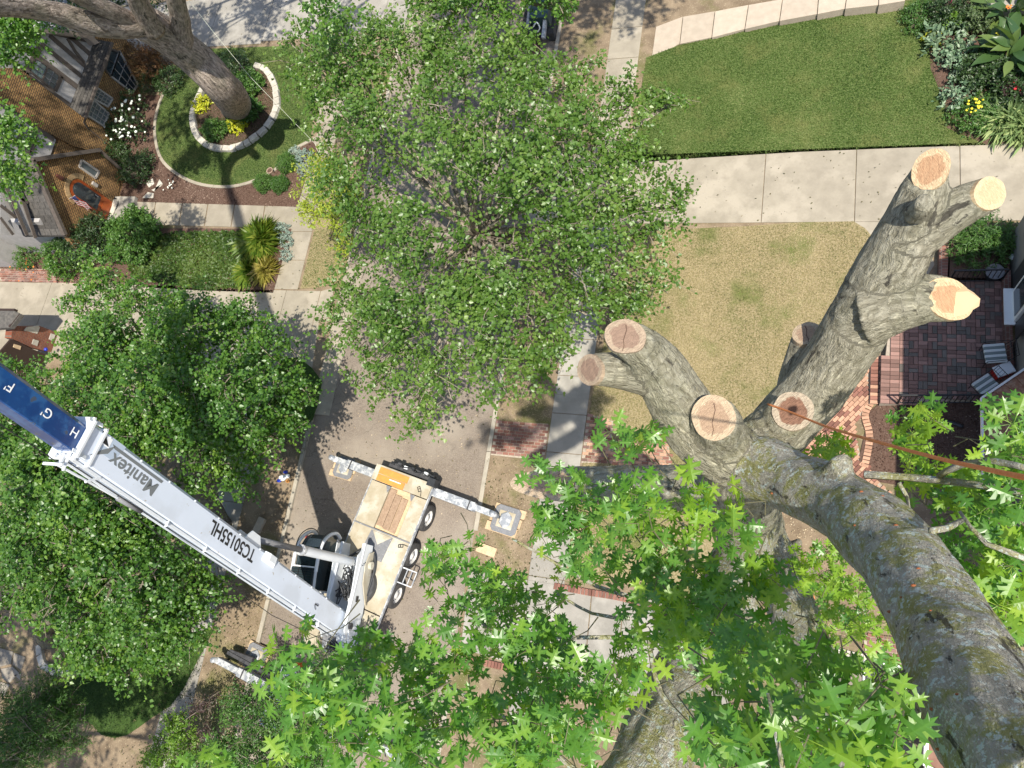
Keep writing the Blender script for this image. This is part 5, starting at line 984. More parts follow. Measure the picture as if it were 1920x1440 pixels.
mb = MB(); cen = (g0 + g1 + g2 + g3 + g4) / 5; mb.prism([(g.x + (cen.x - g.x) * .6, g.y + (cen.y - g.y) * .5) for g in (g0, g1, g2, g3, g4)], 0, HB - .15); part('bay_wall', mb, tan_wall, rh)
# lower porch roof at the bottom right, white trim
h0 = 3.0; r0, r1, r2, r3 = P(1737, 1384, h0), P(1733, 1436, h0), P(1745, 1460, h0), P(1850, 1384, h0)
mb = MB(); mb.poly([P(1737, 1380, h0), P(1733, 1438, h0), P(1745, 1500, h0), P(2000, 1500, h0), P(2000, 1380, h0)], (0, 0, -.12)); part('porch_roof', mb, mat('brown_porch', (.16, .075, .05), .8, (.22, .12, .08), 3.), rh)
mb = MB(); mb.bar(P(1737, 1380, h0 + .02), P(1734, 1436, h0 + .02), .1, .16); mb.bar(P(1734, 1436, h0 + .02), P(1755, 1446, h0 + .02), .1, .16); mb.bar(P(1737, 1380, h0 + .02), P(1900, 1380, h0 + .02), .1, .16); part('white_trim', mb, gutter, rh)
mb = MB(); mb.box((P(1850, 1420, 0).x + 1.2, P(1850, 1420, 0).y, 1.4), (5, 2.4, 2.8)); part('porch_wall', mb, tan_wall, rh)
# vent grate on the dark path
t = thing('window_well', 'dark framed window well grate on the path at the lower right', 'grate', tuple(P(1660, 1275, G))); c = P(1660, 1275, G)
mb = MB(); 
for dx, dy, lx, ly in ((0, .45, 1.2, .05), (0, -.45, 1.2, .05), (.6, 0, .05, .9), (-.6, 0, .05, .9)): mb.box((dx, dy, .04), (lx, ly, .06))
part('frame', mb, gutter, t, local=True); mb = MB(); mb.box((0, 0, .015), (1.16, .86, .02)); part('cover', mb, blackpl, t, local=True)
for k in range(8): mb = MB(); mb.box((-.5 + k * .14, 0, .045), (.02, .86, .03)); part('grate_bar', mb, dsteel, t, local=True)
# iron railings
def railing(a, b, n, h_, lab, z=PZ):
    A_, B_ = P(a[0], a[1], z), P(b[0], b[1], z); t = thing('iron_railing', lab, 'railing', tuple(A_)); up = Vector((0, 0, h_))
    mb = MB(); mb.bar(A_ + up, B_ + up, .05, .04); part('top_rail', mb, blackm, t); mb = MB(); mb.bar(A_ + Vector((0, 0, .1)), B_ + Vector((0, 0, .1)), .03, .03); part('bottom_rail', mb, blackm, t)
    for k in (0, 1): p = A_.lerp(B_, k); mb = MB(); mb.bar(p, p + up, .05, .05, up=(1, 0, 0)); part('post', mb, blackm, t)
    for k in range(1, n): p = A_.lerp(B_, k / n); mb = MB(); mb.bar(p + Vector((0, 0, .1)), p + up, .02, .02, up=(1, 0, 0)); part('baluster', mb, blackm, t)
railing((1682, 757), (1836, 756), 16, .9, 'long black iron railing along the lower edge of the brick patio')
railing((1779, 530), (1876, 528), 10, .9, 'short black iron railing between the brick patio and the green shrub')
for q in ([(1762, 456), (1780, 454), (1776, 528), (1760, 528)], [(1884, 470), (1893, 470), (1893, 526), (1884, 528)], [(1884, 424), (1925, 424), (1925, 434), (1884, 436)]):
    mb = MB(); mb.prism(pp(q, .4), 0, .40, .01); struct('brick_border', mb, brickmat('border_brick%d' % int(q[0][0]), (.24, .10, .07), (.16, .08, .06), (.24, .19, .15), .11, .21, .01, axes='YX'))
# chairs, cooler, plant pots on the patio
def lawn_chair(px, py, rz, lab):
    c = P(px, py, PZ); t = thing('patio_chair', lab, 'chair', tuple(c), 'striped cushion chairs on the brick patio', rz)
    st_ = mat('cushion_white', (.66, .68, .66), .9); sg = mat('cushion_grey_green', (.20, .24, .235), .9)
    for k in range(7): mb = MB(); mb.box((0, -.27 + k * .09, .46), (.6, .088, .09)); o = part('cushion_stripe', mb, sg if k % 2 else st_, t, local=True); bevel(o, .012)
    mb = MB()
    for s in (-1, 1):
        mb.tube([(.33 * s * 0 + .3, s * .3, 0), (.3, s * .3, .42)], .012, 6); mb.tube([(-.3, s * .3, 0), (-.3, s * .3, .42)], .012, 6)
    part('legs', mb, blackm, t, local=True)
    mb = MB(); mb.tube([(.32, -.3, .40), (.32, .3, .40), (-.32, .3, .40), (-.32, -.3, .40), (.32, -.3, .40)], .012, 6); part('seat_frame', mb, blackm, t, local=True)
    mb = MB(); mb.tube([(.32, -.28, .42), (.50, -.27, .95), (.50, .27, .95), (.32, .28, .42)], .013, 6); mb.tube([(.42, -.27, .7), (.42, .27, .7)], .01, 6)
    for k in range(5): mb.tube([(.33, -.2 + k * .1, .42), (.5, -.2 + k * .1, .95)], .006, 5)
    part('back_frame', mb, blackm, t, local=True)
    for s in (-1, 1): mb = MB(); mb.tube([(.42, s * .31, .7), (.1, s * .33, .68), (-.3, s * .33, .66), (-.31, s * .31, .42)], .012, 6); part('armrest', mb, blackm, t, local=True)
lawn_chair(1858, 672, math.radians(8 + 90 - 90) , 'upright striped cushion chair on the patio, beside the white cooler')
lawn_chair(1843, 733, math.radians(40 + 0), 'striped cushion chair at the patio corner, under the white gutter')
c = P(1876, 700, PZ); t = thing('cooler', 'red cooler with a white lid between the two striped chairs', 'cooler', tuple(c), None, math.radians(28)); mb = MB(); mb.box((0, 0, .17), (.52, .34, .34)); o = part('body', mb, redp, t, local=True); bevel(o, .02); mb = MB(); mb.box((0, 0, .37), (.56, .38, .07)); o = part('lid', mb, wplast, t, local=True); bevel(o, .025); mb = MB(); mb.box((0, .2, .28), (.3, .03, .04)); part('handle', mb, wplast, t, local=True)
mb = MB(); c = P(1891, 689, PZ); mb.ball((c.x, c.y, PZ + .08), .09, 10, 8); single('orange_ball', mb, orange, 'small orange pot beside the white cooler', 'pot', smooth=True)
t = thing('plant_pot', 'dark blue-rimmed pot behind the short railing by the shrub', 'pot', tuple(P(1860, 518, .4))); c = P(1860, 518, .4); mb = MB(); mb.tube([c, c + Vector((0, 0, .35))], [.2, .27], 20); part('pot', mb, blackpl, t); mb = MB(); mb.tube([c + Vector((0, 0, .34)), c + Vector((0, 0, .37))], [.28, .28], 20); part('rim', mb, graysteel, t)
for (px, py, r, lab) in ((1899, 482, .11, 'small white globe lamp beside the house wall'),): mb = MB(); c = P(px, py, .5); mb.ball((c.x, c.y, .5), r, 10, 8); single('globe_lamp', mb, wplast, lab, 'lamp', smooth=True)
for pts, r, lab in (([(1742, 790), (1775, 790), (1806, 800)], .06, 'black drain hose lying in the mulch below the railing'),): mb = MB(); q, _ = spline([P(a, b, G + .08) for a, b in pts], [0] * 3, .1); mb.tube(q, r, 8); single('drain_hose', mb, blackpl, lab, 'hose', smooth=True)
# terracotta pot by the boxwoods
c = P(512, 326, G); t = thing('terracotta_pot', 'small pale clay pot with soil between the three round boxwoods', 'pot', tuple(c)); mb = MB(); mb.tube([c, c + Vector((0, 0, .26))], [.10, .155], 20, cap=True); part('pot', mb, terr, t, smooth=False)
mb = MB()
for k in range(24): a = 2 * math.pi * k / 24; a2 = 2 * math.pi * (k + 1) / 24; mb.bar(c + Vector((.15 * math.cos(a), .15 * math.sin(a), .28)), c + Vector((.15 * math.cos(a2), .15 * math.sin(a2), .28)), .03, .05)
part('rim', mb, terr, t); mb = MB(); mb.tube([c + Vector((0, 0, .26)), c + Vector((0, 0, .27))], [.13, .13], 16); part('soil', mb, mulch, t)
# porch corner at the top right
mb = MB(); mb.prism(pp([(1842, -10), (1960, -10), (1960, 14), (1842, 12)], .8), 0, .8, .02); single('porch_ledge', mb, concrete_cool, 'grey concrete porch ledge above the canna bed, top right corner', 'ledge')
# cable and slender pole at the upper left
mb = MB(); mb.tube([P(330, -30, 7.), P(400, 60, 6.3), P(470, 145, 5.8), P(560, 238, 5.2), P(640, 320, 4.6)], .007, 5); single('service_cable', mb, mat('pale_cable', (.5, .52, .42), .7), 'thin pale service cable slanting over the curved lawn', 'cable')
mb = MB(); a_ = P(630, 96, 0); mb.tube([a_, Vector((a_.x, a_.y, 7))], [.07, .05], 12); single('steel_pole', mb, steel, 'slender grey steel pole on the verge by the upper left driveway', 'pole', smooth=True)
# mini loader with grapple at the top
c = P(1005, 60, 0); t = thing('mini_loader', 'dark compact loader with a toothed grapple at the top of the street', 'loader', tuple(c))
def lp(px, py, h): return P(px, py, h)
def lb_(name, a, b, w_, h_, m, bv=0): mb = MB(); mb.bar(a, b, w_, h_); o = part(name, mb, m, t); 
tealg = mat('dark_teal_paint', (.03, .06, .06), .4, spots=((.12, .13, .13), 6., .7))
lb_('body', lp(1012, 42, 1.0), lp(1030, -60, 1.1), .85, .6, tealg); lb_('lift_arm', lp(988, 62, .8), lp(1003, -40, 1.6), .14, .2, steel); lb_('lift_arm', lp(1019, 72, .8), lp(1030, -40, 1.6), .14, .2, steel); lb_('quick_plate', lp(985, 58, .6), lp(1020, 64, .6), .1, .4, dsteel)
lb_('grapple_jaw', lp(976, 56, .9), lp(1008, 58, .9), .28, .1, blackpl)
for k in range(4): mb = MB(); a_, b_ = lp(979 + k * 9, 58, .8), lp(982 + k * 9, 78, .4); mb.bar(a_, b_, .1, .14); part('tine', mb, blackpl if k % 2 else steel, t)
lb_('track', lp(1034, 70, .25), lp(1046, -30, .25), .3, .5, rubber); lb_('track', lp(985, 75, .25), lp(1000, -30, .25), .3, .5, rubber); mb = MB(); q, _ = spline([lp(1000, 50, 1.2), lp(1006, 42, 1.35), lp(1012, 52, 1.1), lp(1008, 60, .9)], [0] * 4, .05); mb.tube(q, .03, 6); part('hose', mb, wplast, t)
lb_('bucket_floor', lp(985, 96, .1), lp(1012, 90, .1), .9, .06, mat('rusty_bucket', (.10, .05, .035), .8))
# ============================================================ TREES
lf_maple = leafmat('maple_leaf', (.035, .10, .018), (.085, .19, .028), (.21, .33, .05), .4, .4, .7)
lf_grey = leafmat('silvery_maple_leaf', (.06, .135, .022), (.11, .205, .034), (.23, .33, .08), .42, .4, .7)
lf_lime = leafmat('lime_leaf', (.22, .30, .03), (.32, .40, .045), (.46, .50, .07), .4, .45, .5)
lf_dark = leafmat('dark_leaf', (.018, .045, .012), (.035, .07, .018), (.06, .11, .03), .2, .45, .5)
lf_mid = leafmat('mid_leaf', (.032, .09, .016), (.065, .15, .025), (.13, .23, .045), .3, .45, .5)
lf_bright = leafmat('bright_leaf', (.09, .18, .02), (.14, .26, .03), (.24, .36, .06), .4, .45, .5)
lf_olive = leafmat('olive_leaf', (.05, .095, .03), (.10, .15, .055), (.20, .25, .12), .3, .45, .6)
lf_purple = leafmat('purple_leaf', (.03, .015, .018), (.06, .03, .03), (.10, .09, .05), .2, .45, .5)
lf_red = leafmat('japanese_maple_leaf', (.07, .03, .012), (.13, .065, .025), (.17, .12, .04), .3, .5, .4)
lf_silver = leafmat('silver_leaf', (.14, .20, .165), (.24, .31, .26), (.38, .44, .37), .15, .7, .2)
lf_hosta = leafmat('hosta_leaf', (.30, .36, .02), (.50, .52, .03), (.62, .60, .10), .3, .4, .5)
def tree(name, label, group, base, fork, lobes, shoots, per, slen, lsize, lm, kind, bark, tr, droop=.25, limbs_n=None, shell=.5, up=.3, twig=5, h0=G, barkname='trunk', clump=9, clk=(.32, .5)):
    b = P(base[0], base[1], h0); t = thing(name, label, 'tree', tuple(b), group)
    f = P(*fork); paths = [([b, b.lerp(f, .45) + Vector((random.uniform(-.1, .1), random.uniform(-.1, .1), 0)), f], [tr * 1.25, tr, tr * .75])]
    L_ = [(l if isinstance(l[0], tuple) else lobe(*l)) for l in lobes]; k = 0
    for c, r in L_:
        k += 1; cv = Vector(c); m = f.lerp(cv, .5) + Vector((random.uniform(-.3, .3), random.uniform(-.3, .3), random.uniform(-.3, .1)))
        paths.append(([f - (f - b).normalized() * random.uniform(0, .5), m, cv], [tr * .5, tr * .28, tr * .12]))
        for _ in range(5): d = unit(1, .6)[0]; e = cv + Vector(d * np.array(r) * .8); paths.append(([m.lerp(cv, random.uniform(.3, 1)), cv.lerp(e, .5) + Vector(unit(1)[0]) * .15, e], [tr * .12, tr * .07, .012]))
    wood_part(barkname, t, paths, bark, 10, .5)
    base_, yd, nr, sz, rn, A, sl = crown_points(L_, shoots, per, slen, lsize, droop, up, shell, clump=clump, clk=clk)
    off = LOC[t.name]; me = leaves_mesh('crown', base_, yd, nr, sz, lm, kind, off=tuple(off), rnd=rn); o = bpy.data.objects.new('crown', me); link(o, t)
    mb = MB()
    for i in range(0, len(A), twig):
        p = Vector(A[i, :3]); q = p + Vector(A[i, 3:]) * sl[i]; mb.tube([p - Vector(A[i, 3:]) * .35, p, q - Vector((0, 0, droop * sl[i]))], [.018, .012, .005], 3, cap=False)
    part('twigs', mb, twigm, t, kind='stuff'); return t
twigm = mat('pale_twig', (.20, .17, .13), .9, spec=.2)
maple = [(565, 95, 7.5, 55), (620, 110, 7.5, 80), (680, 150, 8, 90), (790, 70, 7, 80), (760, 120, 8, 85), (870, 120, 8, 95), (960, 110, 7, 60), (1010, 170, 7.5, 80), (1090, 150, 6, 45), (1110, 210, 7, 75), (1190, 190, 6, 50),
         (640, 220, 7, 70), (700, 260, 8.5, 95), (860, 220, 9, 100), (960, 250, 9, 100), (1080, 290, 8, 95), (1180, 290, 6.5, 65), (1250, 200, 5.5, 30),
         (680, 340, 8, 90), (900, 350, 9.5, 110), (1020, 370, 9, 120), (1130, 380, 7.5, 95), (1220, 370, 6, 60), (1275, 385, 5.5, 25), (1215, 440, 5.5, 45),
         (700, 460, 7.5, 85), (810, 450, 9, 85), (940, 500, 8.5, 110), (1060, 490, 8, 100), (1150, 520, 7, 85), (1215, 530, 5.5, 45), (1100, 590, 6, 60), (680, 560, 6.5, 70), (780, 570, 8, 95), (890, 600, 8, 105), (1000, 610, 7, 85), (1050, 660, 5.5, 50), (1170, 590, 5, 40),
         (640, 620, 6, 45), (730, 670, 6.5, 75), (830, 700, 6.5, 85), (930, 700, 6, 70), (780, 775, 5, 45), (700, 720, 5, 35), (1000, 700, 5, 40)]
tree('maple_tree', 'large open-crowned maple hiding the middle of the street', 'maples along the street', (1012, 610), (890, 430, 4.5), maple, 3900, 15, .70, .12, lf_grey, 'maple', greybark, .22, droop=.5, shell=.3, clump=7, clk=(.24, .42))
tree('ornamental_tree', 'small lime-green tree on the left verge at the edge of the big maple', None, (650, 470), (620, 400, 3.4), [(595, 325, 5.2, 30), (620, 350, 5.6, 38), (585, 375, 5, 26), (635, 400, 5.5, 36), (610, 300, 5, 26), (655, 360, 5.6, 36), (595, 405, 4.8, 22), (635, 455, 1.6, 22), (575, 395, 4.5, 16)], 620, 12, .35, .10, lf_lime, 'oval', greybark, .06)
mA = [(160, 575, 6, 28), (180, 500, 5.5, 35), (215, 540, 6, 40), (270, 570, 6, 45), (330, 600, 6.5, 50), (390, 610, 6, 45), (460, 590, 5.5, 40), (475, 640, 6, 60), (360, 680, 7.5, 90), (240, 660, 7.5, 90), (190, 650, 7, 62), (510, 690, 6, 55), (545, 740, 5.5, 50), (575, 735, 5, 30), (430, 750, 8, 95), (300, 760, 8.5, 110), (180, 740, 8, 95), (110, 735, 7, 50), (30, 715, 6, 36), (510, 800, 5.5, 60), (380, 850, 7.5, 85), (270, 830, 8, 80), (450, 850, 6, 60)]
tree('maple_tree', 'dense green maple between the left driveway and the crane boom', 'maples along the street', (425, 985), (330, 800, 4.), mA, 4000, 14, .55, .115, lf_maple, 'maple', darkbark, .2, shell=.45, clump=6, droop=.45, clk=(.36, .52))
mB = [(50, 820, 8, 80), (20, 900, 8, 80), (110, 880, 8.5, 90), (90, 970, 9, 100), (200, 960, 9, 100), (290, 990, 8, 80), (20, 1030, 8, 80), (130, 1060, 8.5, 100), (240, 1060, 8.5, 100), (330, 1060, 7, 75), (375, 1100, 6, 45), (40, 1120, 7, 60), (180, 1130, 7.5, 80), (280, 1150, 7, 80), (350, 1160, 6, 55), (200, 1200, 6, 60), (265, 1235, 5.5, 50), (320, 1215, 5.5, 45), (160, 1225, 5.5, 35), (30, 780, 7, 50)]
tree('maple_tree', 'dense green maple below the crane boom at the left edge', 'maples along the street', (100, 1190), (60, 1140, 3.5), mB, 4600, 14, .55, .115, lf_maple, 'maple', darkbark, .5, shell=.45, clump=6, droop=.45, clk=(.36, .52))
tree('small_tree', 'grey-green loose small tree in the bottom left corner', None, (130, 1400), (90, 1380, 2.5), [(20, 1340, 3.5, 55), (80, 1330, 4, 50), (120, 1370, 3.5, 45), (40, 1400, 3.5, 60), (100, 1290, 3.5, 30), (130, 1340, 3.2, 30), (145, 1395, 3, 22), (15, 1440, 3.5, 45), (60, 1370, 4.2, 60)], 1700, 13, .4, .12, lf_mid, 'narrow', darkbark, .08)
tree('small_tree', 'bright yellow-green sapling at the bottom edge on the tan path', None, (345, 1430), (335, 1400, 1.4), [(340, 1370, 2.4, 28), (315, 1405, 2.2, 30), (360, 1400, 2.2, 26), (290, 1425, 2., 20), (345, 1430, 2.2, 30), (325, 1345, 2.4, 16)], 500, 12, .3, .09, lf_bright, 'oval', darkbark, .04)
tree('small_tree', 'thin dark purple-leaved sapling on the dry verge, bottom left', None, (395, 1430), (385, 1380, 1.6), [(370, 1330, 2.4, 22), (392, 1320, 2.4, 14), (385, 1375, 2.2, 20), (400, 1405, 2, 22)], 110, 9, .3, .07, lf_purple, 'oval', darkbark, .03)
tree('street_tree', 'small-leaved dense tree over the front of the crane truck', None, (560, 1430), (540, 1390, 3.), [(460, 1330, 4, 40), (500, 1345, 4.2, 50), (560, 1320, 4.4, 50), (620, 1300, 4.4, 50), (655, 1265, 4.4, 35), (600, 1370, 4.6, 60), (520, 1400, 4.4, 60), (440, 1390, 4, 45), (660, 1330, 4, 32), (580, 1430, 4.6, 60), (430, 1430, 4, 40), (610, 1250, 4.2, 22), (500, 1440, 4.5, 60), (380, 1440, 3.5, 35)], 2600, 13, .34, .085, lf_mid, 'oval', darkbark, .09, shell=.4)
tree('verge_sapling', 'little green sucker plant on the dry verge left of the crane cab', None, (440, 1325), (438, 1320, .4), [(440, 1310, .9, 22), (432, 1340, .7, 14)], 80, 9, .22, .08, lf_mid, 'oval', darkbark, .02)
# big leaning grey tree in the stone ring
t = thing('grey_tree', 'big leaning tree with pale scaly bark rising from the stone ring, upper left', 'tree', tuple(P(445, 197, G)))
b0 = P(442, 198, G)
wood_part('trunk', t, [([b0, D(420, 165, 31.5), D(360, 105, 29.4), D(305, 62, 27.6), D(268, 40, 26.4)], [.80, .68, .65, .62, .58]),
                       ([D(275, 45, 26.6), D(200, 50, 25), D(110, 25, 23.3), D(40, 14, 22), D(-60, 10, 20)], [.42, .36, .32, .28, .24]),
                       ([D(255, 45, 26.2), D(200, 18, 24.5), D(140, -10, 23), D(100, -40, 21)], [.36, .27, .23, .2]),
                       ([D(285, 52, 26.6), D(262, 10, 25), D(245, -40, 23)], [.42, .33, .26]),
                       ([D(345, 85, 28.6), D(338, 40, 27), D(322, -40, 24)], [.38, .34, .28]),
                      ], greybark, 20, .3, lich=0.)
for i, (lobes_, n_) in enumerate((([(20, 50, 13, 35), (50, 40, 13, 25), (30, 95, 12, 25), (55, 70, 12, 18), (20, 115, 12, 20)], 260), ([(15, 260, 12, 28), (35, 250, 12, 22), (20, 300, 11, 25), (40, 335, 10, 22), (8, 330, 10, 25), (5, 225, 12, 20)], 220), ([(640, 15, 11, 35), (600, 40, 11, 30)], 60))):
    Ls = [lobe(*l) for l in lobes_]; q = crown_points(Ls, n_, 13, .5, .12, .4); me = leaves_mesh('crown', *q[:4], lf_maple, 'maple', off=tuple(LOC[t.name]), rnd=q[4]); link(bpy.data.objects.new('crown', me), t)
Ls = [lobe(*l) for l in [(820, 0, 8, 35), (860, 20, 8, 35), (910, 10, 8, 35), (940, 30, 7, 25), (1045, 5, 8, 22), (1060, 20, 7, 20), (880, -30, 8, 60), (1000, -30, 8, 60)]]
tree('street_tree', 'dark green street tree at the top edge beside the loader', None, (950, -40), (930, -30, 5), [(820, 0, 8, 35), (860, 20, 8, 35), (910, 10, 8, 35), (940, 30, 7, 25), (1045, 5, 8, 22), (1060, 20, 7, 20), (880, -30, 8, 60), (1000, -40, 8, 50)], 520, 13, .45, .11, lf_maple, 'maple', darkbark, .2)
tree('shade_tree', 'dark leafy tree at the top left behind the house', None, (120, 40), (110, 10, 4), [(90, 10, 6, 40), (140, 30, 6, 35), (110, -20, 6, 60), (200, 0, 5, 40), (170, 30, 5, 25), (290, 0, 6, 30)], 420, 13, .45, .11, lf_dark, 'maple', darkbark, .2)
# trees outside the frame whose shade dapples the top and the lower left of the street
WL = lambda L: [((x, y, z), (r, r, r * .7)) for x, y, z, r in L]
tree('street_tree', 'big tree beyond the top edge shading the upper driveway and verge', None, (760, -260), (760, -300, 6), WL([(-8, 21.5, 13, 2.4), (-5, 20, 14, 2.), (-10, 23, 13, 2.2), (-2.5, 22.5, 14, 2.), (-30, 23, 14, 2.2), (-26, 22.5, 14, 2.), (-22, 23.5, 14, 2.), (-17, 22.5, 13.5, 1.6), (-6, 24, 13, 2.5), (-34, 24, 15, 2.)]), 2300, 12, .6, .15, lf_dark, 'maple', darkbark, .35)
# ============================================================ SHRUBS AND PLANTS
def bush(name, label, cat, px, py, h, rpx, n, per, lsize, lm, kind='oval', zr=.8, slen=.14, droop=.1, group=None, up=.5, lobes=None, stems=True, shell=.75):
    c = P(px, py, h * .5 + G); t = thing(name, label, cat, (c.x, c.y, G), group)
    Ls = []
    for l in (lobes or [(px, py, rpx)]):
        q = P(l[0], l[1], h * .5 + G); r = l[2] * mpp(l[0], l[1], h * .5); Ls.append((tuple(q), (r, r, max(h * .5 * zr * 1.25, .05))))
    A_ = crown_points(Ls, n, per, slen, lsize, droop, up, shell); me = leaves_mesh('foliage', *A_[:4], lm, kind, off=tuple(LOC[t.name]), rnd=A_[4]); link(bpy.data.objects.new('foliage', me), t)
    if stems:
        mb = MB()
        for i in range(0, len(A_[5]), 7): p = Vector(A_[5][i, :3]); mb.tube([Vector((c.x + (p.x - c.x) * .35, c.y + (p.y - c.y) * .35, G - .02)), p], [.012, .006], 3, cap=False)
        part('stems', mb, twigm, t)
    return t
bush('boxwood', 'round clipped boxwood nearest the silver plant', 'shrub', 538, 306, .62, 16, 1600, 5, .05, lf_mid, slen=.05, zr=1, group='round clipped boxwoods by the front walk', shell=.93)
bush('boxwood', 'round clipped boxwood on the left of the pair by the front walk', 'shrub', 494, 344, .55, 15, 1500, 5, .05, lf_mid, slen=.05, zr=1, group='round clipped boxwoods by the front walk', shell=.93)
bush('boxwood', 'round clipped boxwood below the clay pot, right of its twin', 'shrub', 525, 346, .52, 14, 1400, 5, .05, lf_mid, slen=.05, zr=1, group='round clipped boxwoods by the front walk', shell=.93)
bush('silver_plant', 'silvery ground plant beside the top boxwood', 'plant', 568, 300, .25, 22, 260, 8, .09, lf_silver, 'oval', lobes=[(570, 300, 18), (552, 286, 10), (575, 320, 12)], slen=.12)
bush('silver_plant', 'silvery plant strip beside the ornamental grass clump', 'plant', 535, 450, .25, 14, 200, 8, .08, lf_silver, 'oval', lobes=[(530, 435, 14), (538, 455, 11), (536, 480, 10), (520, 428, 9)], slen=.12)
bush('hydrangea', 'hydrangea bush with many white flower heads by the house wall', 'shrub', 232, 225, 1.3, 45, 620, 8, .11, lf_dark, lobes=[(215, 200, 26), (250, 195, 20), (225, 235, 30), (252, 240, 22), (215, 255, 20)])
hy = bpy.data.objects['hydrangea']; wf = mat('white_blossom', (.80, .82, .74), .9, (.66, .70, .60), 30.)
for k in range(58):
    px, py = random.gauss(230, 20), random.gauss(222, 28)
    if not (190 < px < 272 and 172 < py < 275): continue
    c = P(px, py, 1.35 + random.uniform(-.15, .15)); mb = MB(); mb.ball(c, random.uniform(.045, .085), 7, 5, (1, 1, .75)); part('blossom', mb, wf, hy)
for args in [
 ('peony_bush', 'round leafy bush right of the grey trunk inside the stone ring', 466, 205, .75, 22, 420, 8, .10, lf_mid), ('peony_bush', 'dark round bush at the left front of the stone ring', 400, 245, .7, 20, 420, 8, .085, lf_mid),
 ('peony_bush', 'leafy bush above the trunk inside the stone ring', 468, 155, .8, 24, 480, 8, .10, lf_mid), ('peony_bush', 'low green plant between the dark round bush and the lime hosta', 432, 235, .4, 12, 140, 7, .08, lf_mid),
 ('leafy_bush', 'broad dark-leaved bush under the front walk beside the clover patch', 248, 442, 1.3, 50, 1500, 8, .12, lf_mid), ('leafy_bush', 'black-green yew-like bush beside the red door', 160, 449, 1.8, 44, 1400, 8, .10, lf_dark),
 ('leafy_bush', 'yellow-green bush at the corner of the grey side wall', 122, 478, 1.3, 44, 1000, 8, .10, lf_maple), ('leafy_bush', 'low green bush left of the yellow-green bush', 50, 480, .6, 24, 260, 8, .08, lf_mid),
 ('leafy_bush', 'dark clipped bush below the upper French window', 278, 155, 1.0, 18, 380, 7, .06, lf_dark), ('leafy_bush', 'green bush between the French window and the lawn', 315, 150, .8, 28, 420, 7, .09, lf_dark),
 ('leafy_bush', 'green bush in the bed below the hydrangea', 255, 315, .8, 34, 600, 7, .09, lf_dark), ('leafy_bush', 'dark bush behind the stone ring near the driveway', 430, 130, 1.0, 40, 520, 7, .11, lf_dark),
 ('leafy_bush', 'low dark bush against the brick wall right of the gable', 215, 290, .9, 26, 380, 7, .09, lf_dark)]:
    bush(args[0], args[1], 'shrub', args[2], args[3], args[4], args[5], args[6], args[7], args[8], args[9])
bush('japanese_maple', 'reddish brown fine-leaved shrub behind the grey trunk', 'shrub', 270, 115, 1.8, 34, 1300, 9, .10, lf_red, 'narrow', lobes=[(255, 105, 22), (285, 125, 22), (270, 140, 16), (300, 105, 20)])
bush('hosta', 'round lime-yellow plant left of the grey trunk', 'plant', 378, 195, .4, 15, 90, 7, .13, lf_hosta, slen=.12)
bush('hosta', 'bright yellow hosta at the foot of the grey trunk', 'plant', 448, 232, .4, 14, 50, 6, .22, lf_hosta, slen=.14)
def fountain(name, label, px, py, rpx, n, ln, lm, h=.5, cat='plant', kind='blade', up=.8, wd=1.):
    c = P(px, py, G); t = thing(name, label, cat, tuple(c)); r = rpx * mpp(px, py); pos = np.array(c) + np.column_stack([rng.normal(size=n) * r * .35, rng.normal(size=n) * r * .35, rng.random(n) * h]); d = pos - np.array(c); yd = d * np.array([2.5, 2.5, 0]) / r + rng.normal(size=(n, 3)) * .35; yd[:, 2] = up * (.3 + rng.random(n)); nr = np.tile([0, 0, 1.], (n, 1)) + rng.normal(size=(n, 3)) * .3
    me = leaves_mesh('foliage', pos, yd, nr, ln * (.6 + .7 * rng.random(n)), lm, kind, off=tuple(c)); link(bpy.data.objects.new('foliage', me), t); return t
lf_grass = leafmat('ornamental_grass_leaf', (.06, .12, .015), (.12, .19, .02), (.26, .30, .05), .3)
fountain('ornamental_grass', 'tall wispy ornamental grass clump beside the sidewalk', 492, 455, 34, 2600, .55, lf_grass, .5); fountain('ornamental_grass', 'yellowing grass tuft at the driveway end of the planting strip', 500, 510, 18, 600, .5, leafmat('yellow_grass_leaf', (.20, .20, .04), (.32, .28, .06), (.45, .38, .12), .3), .3); fountain('ornamental_grass', 'dark grass tuft in the boom shadow beside the planting strip', 470, 510, 20, 800, .5, lf_grass, .3)
# right-hand planting
lf_var = leafmat('variegated_leaf', (.06, .13, .06), (.16, .25, .14), (.46, .52, .38), .2); lf_canna = leafmat('canna_leaf', (.04, .09, .03), (.07, .13, .035), (.14, .20, .05), .3, .35)
bush('rhododendron', 'rounded green shrub with long leaves between the driveway and the brick patio', 'shrub', 1840, 452, .9, 52, 900, 7, .13, lf_mid, 'narrow', lobes=[(1815, 445, 32), (1850, 440, 38), (1845, 475, 38), (1875, 455, 26), (1805, 470, 20)])
bush('hosta', 'white-edged hosta, the upper of the variegated pair by the lawn', 'plant', 1797, 112, .4, 34, 120, 4, .17, lf_var, slen=.2, lobes=[(1790, 112, 24), (1805, 105, 24), (1795, 125, 20)])
bush('hosta', 'white-edged hosta, the lower of the variegated pair by the lawn', 'plant', 1795, 180, .4, 30, 110, 4, .16, lf_var, slen=.2, lobes=[(1800, 165, 22), (1790, 185, 22), (1785, 190, 16)])
bush('hosta', 'blue-green hosta at the upper end of the flower bed', 'plant', 1775, 72, .45, 34, 110, 4, .22, leafmat('blue_hosta', (.10, .17, .09), (.17, .25, .14), (.30, .36, .2), .2), slen=.2)
bush('lime_plant', 'small lime leaves at the lawn edge beside the blue-green hosta', 'plant', 1747, 74, .25, 12, 60, 5, .08, lf_hosta)
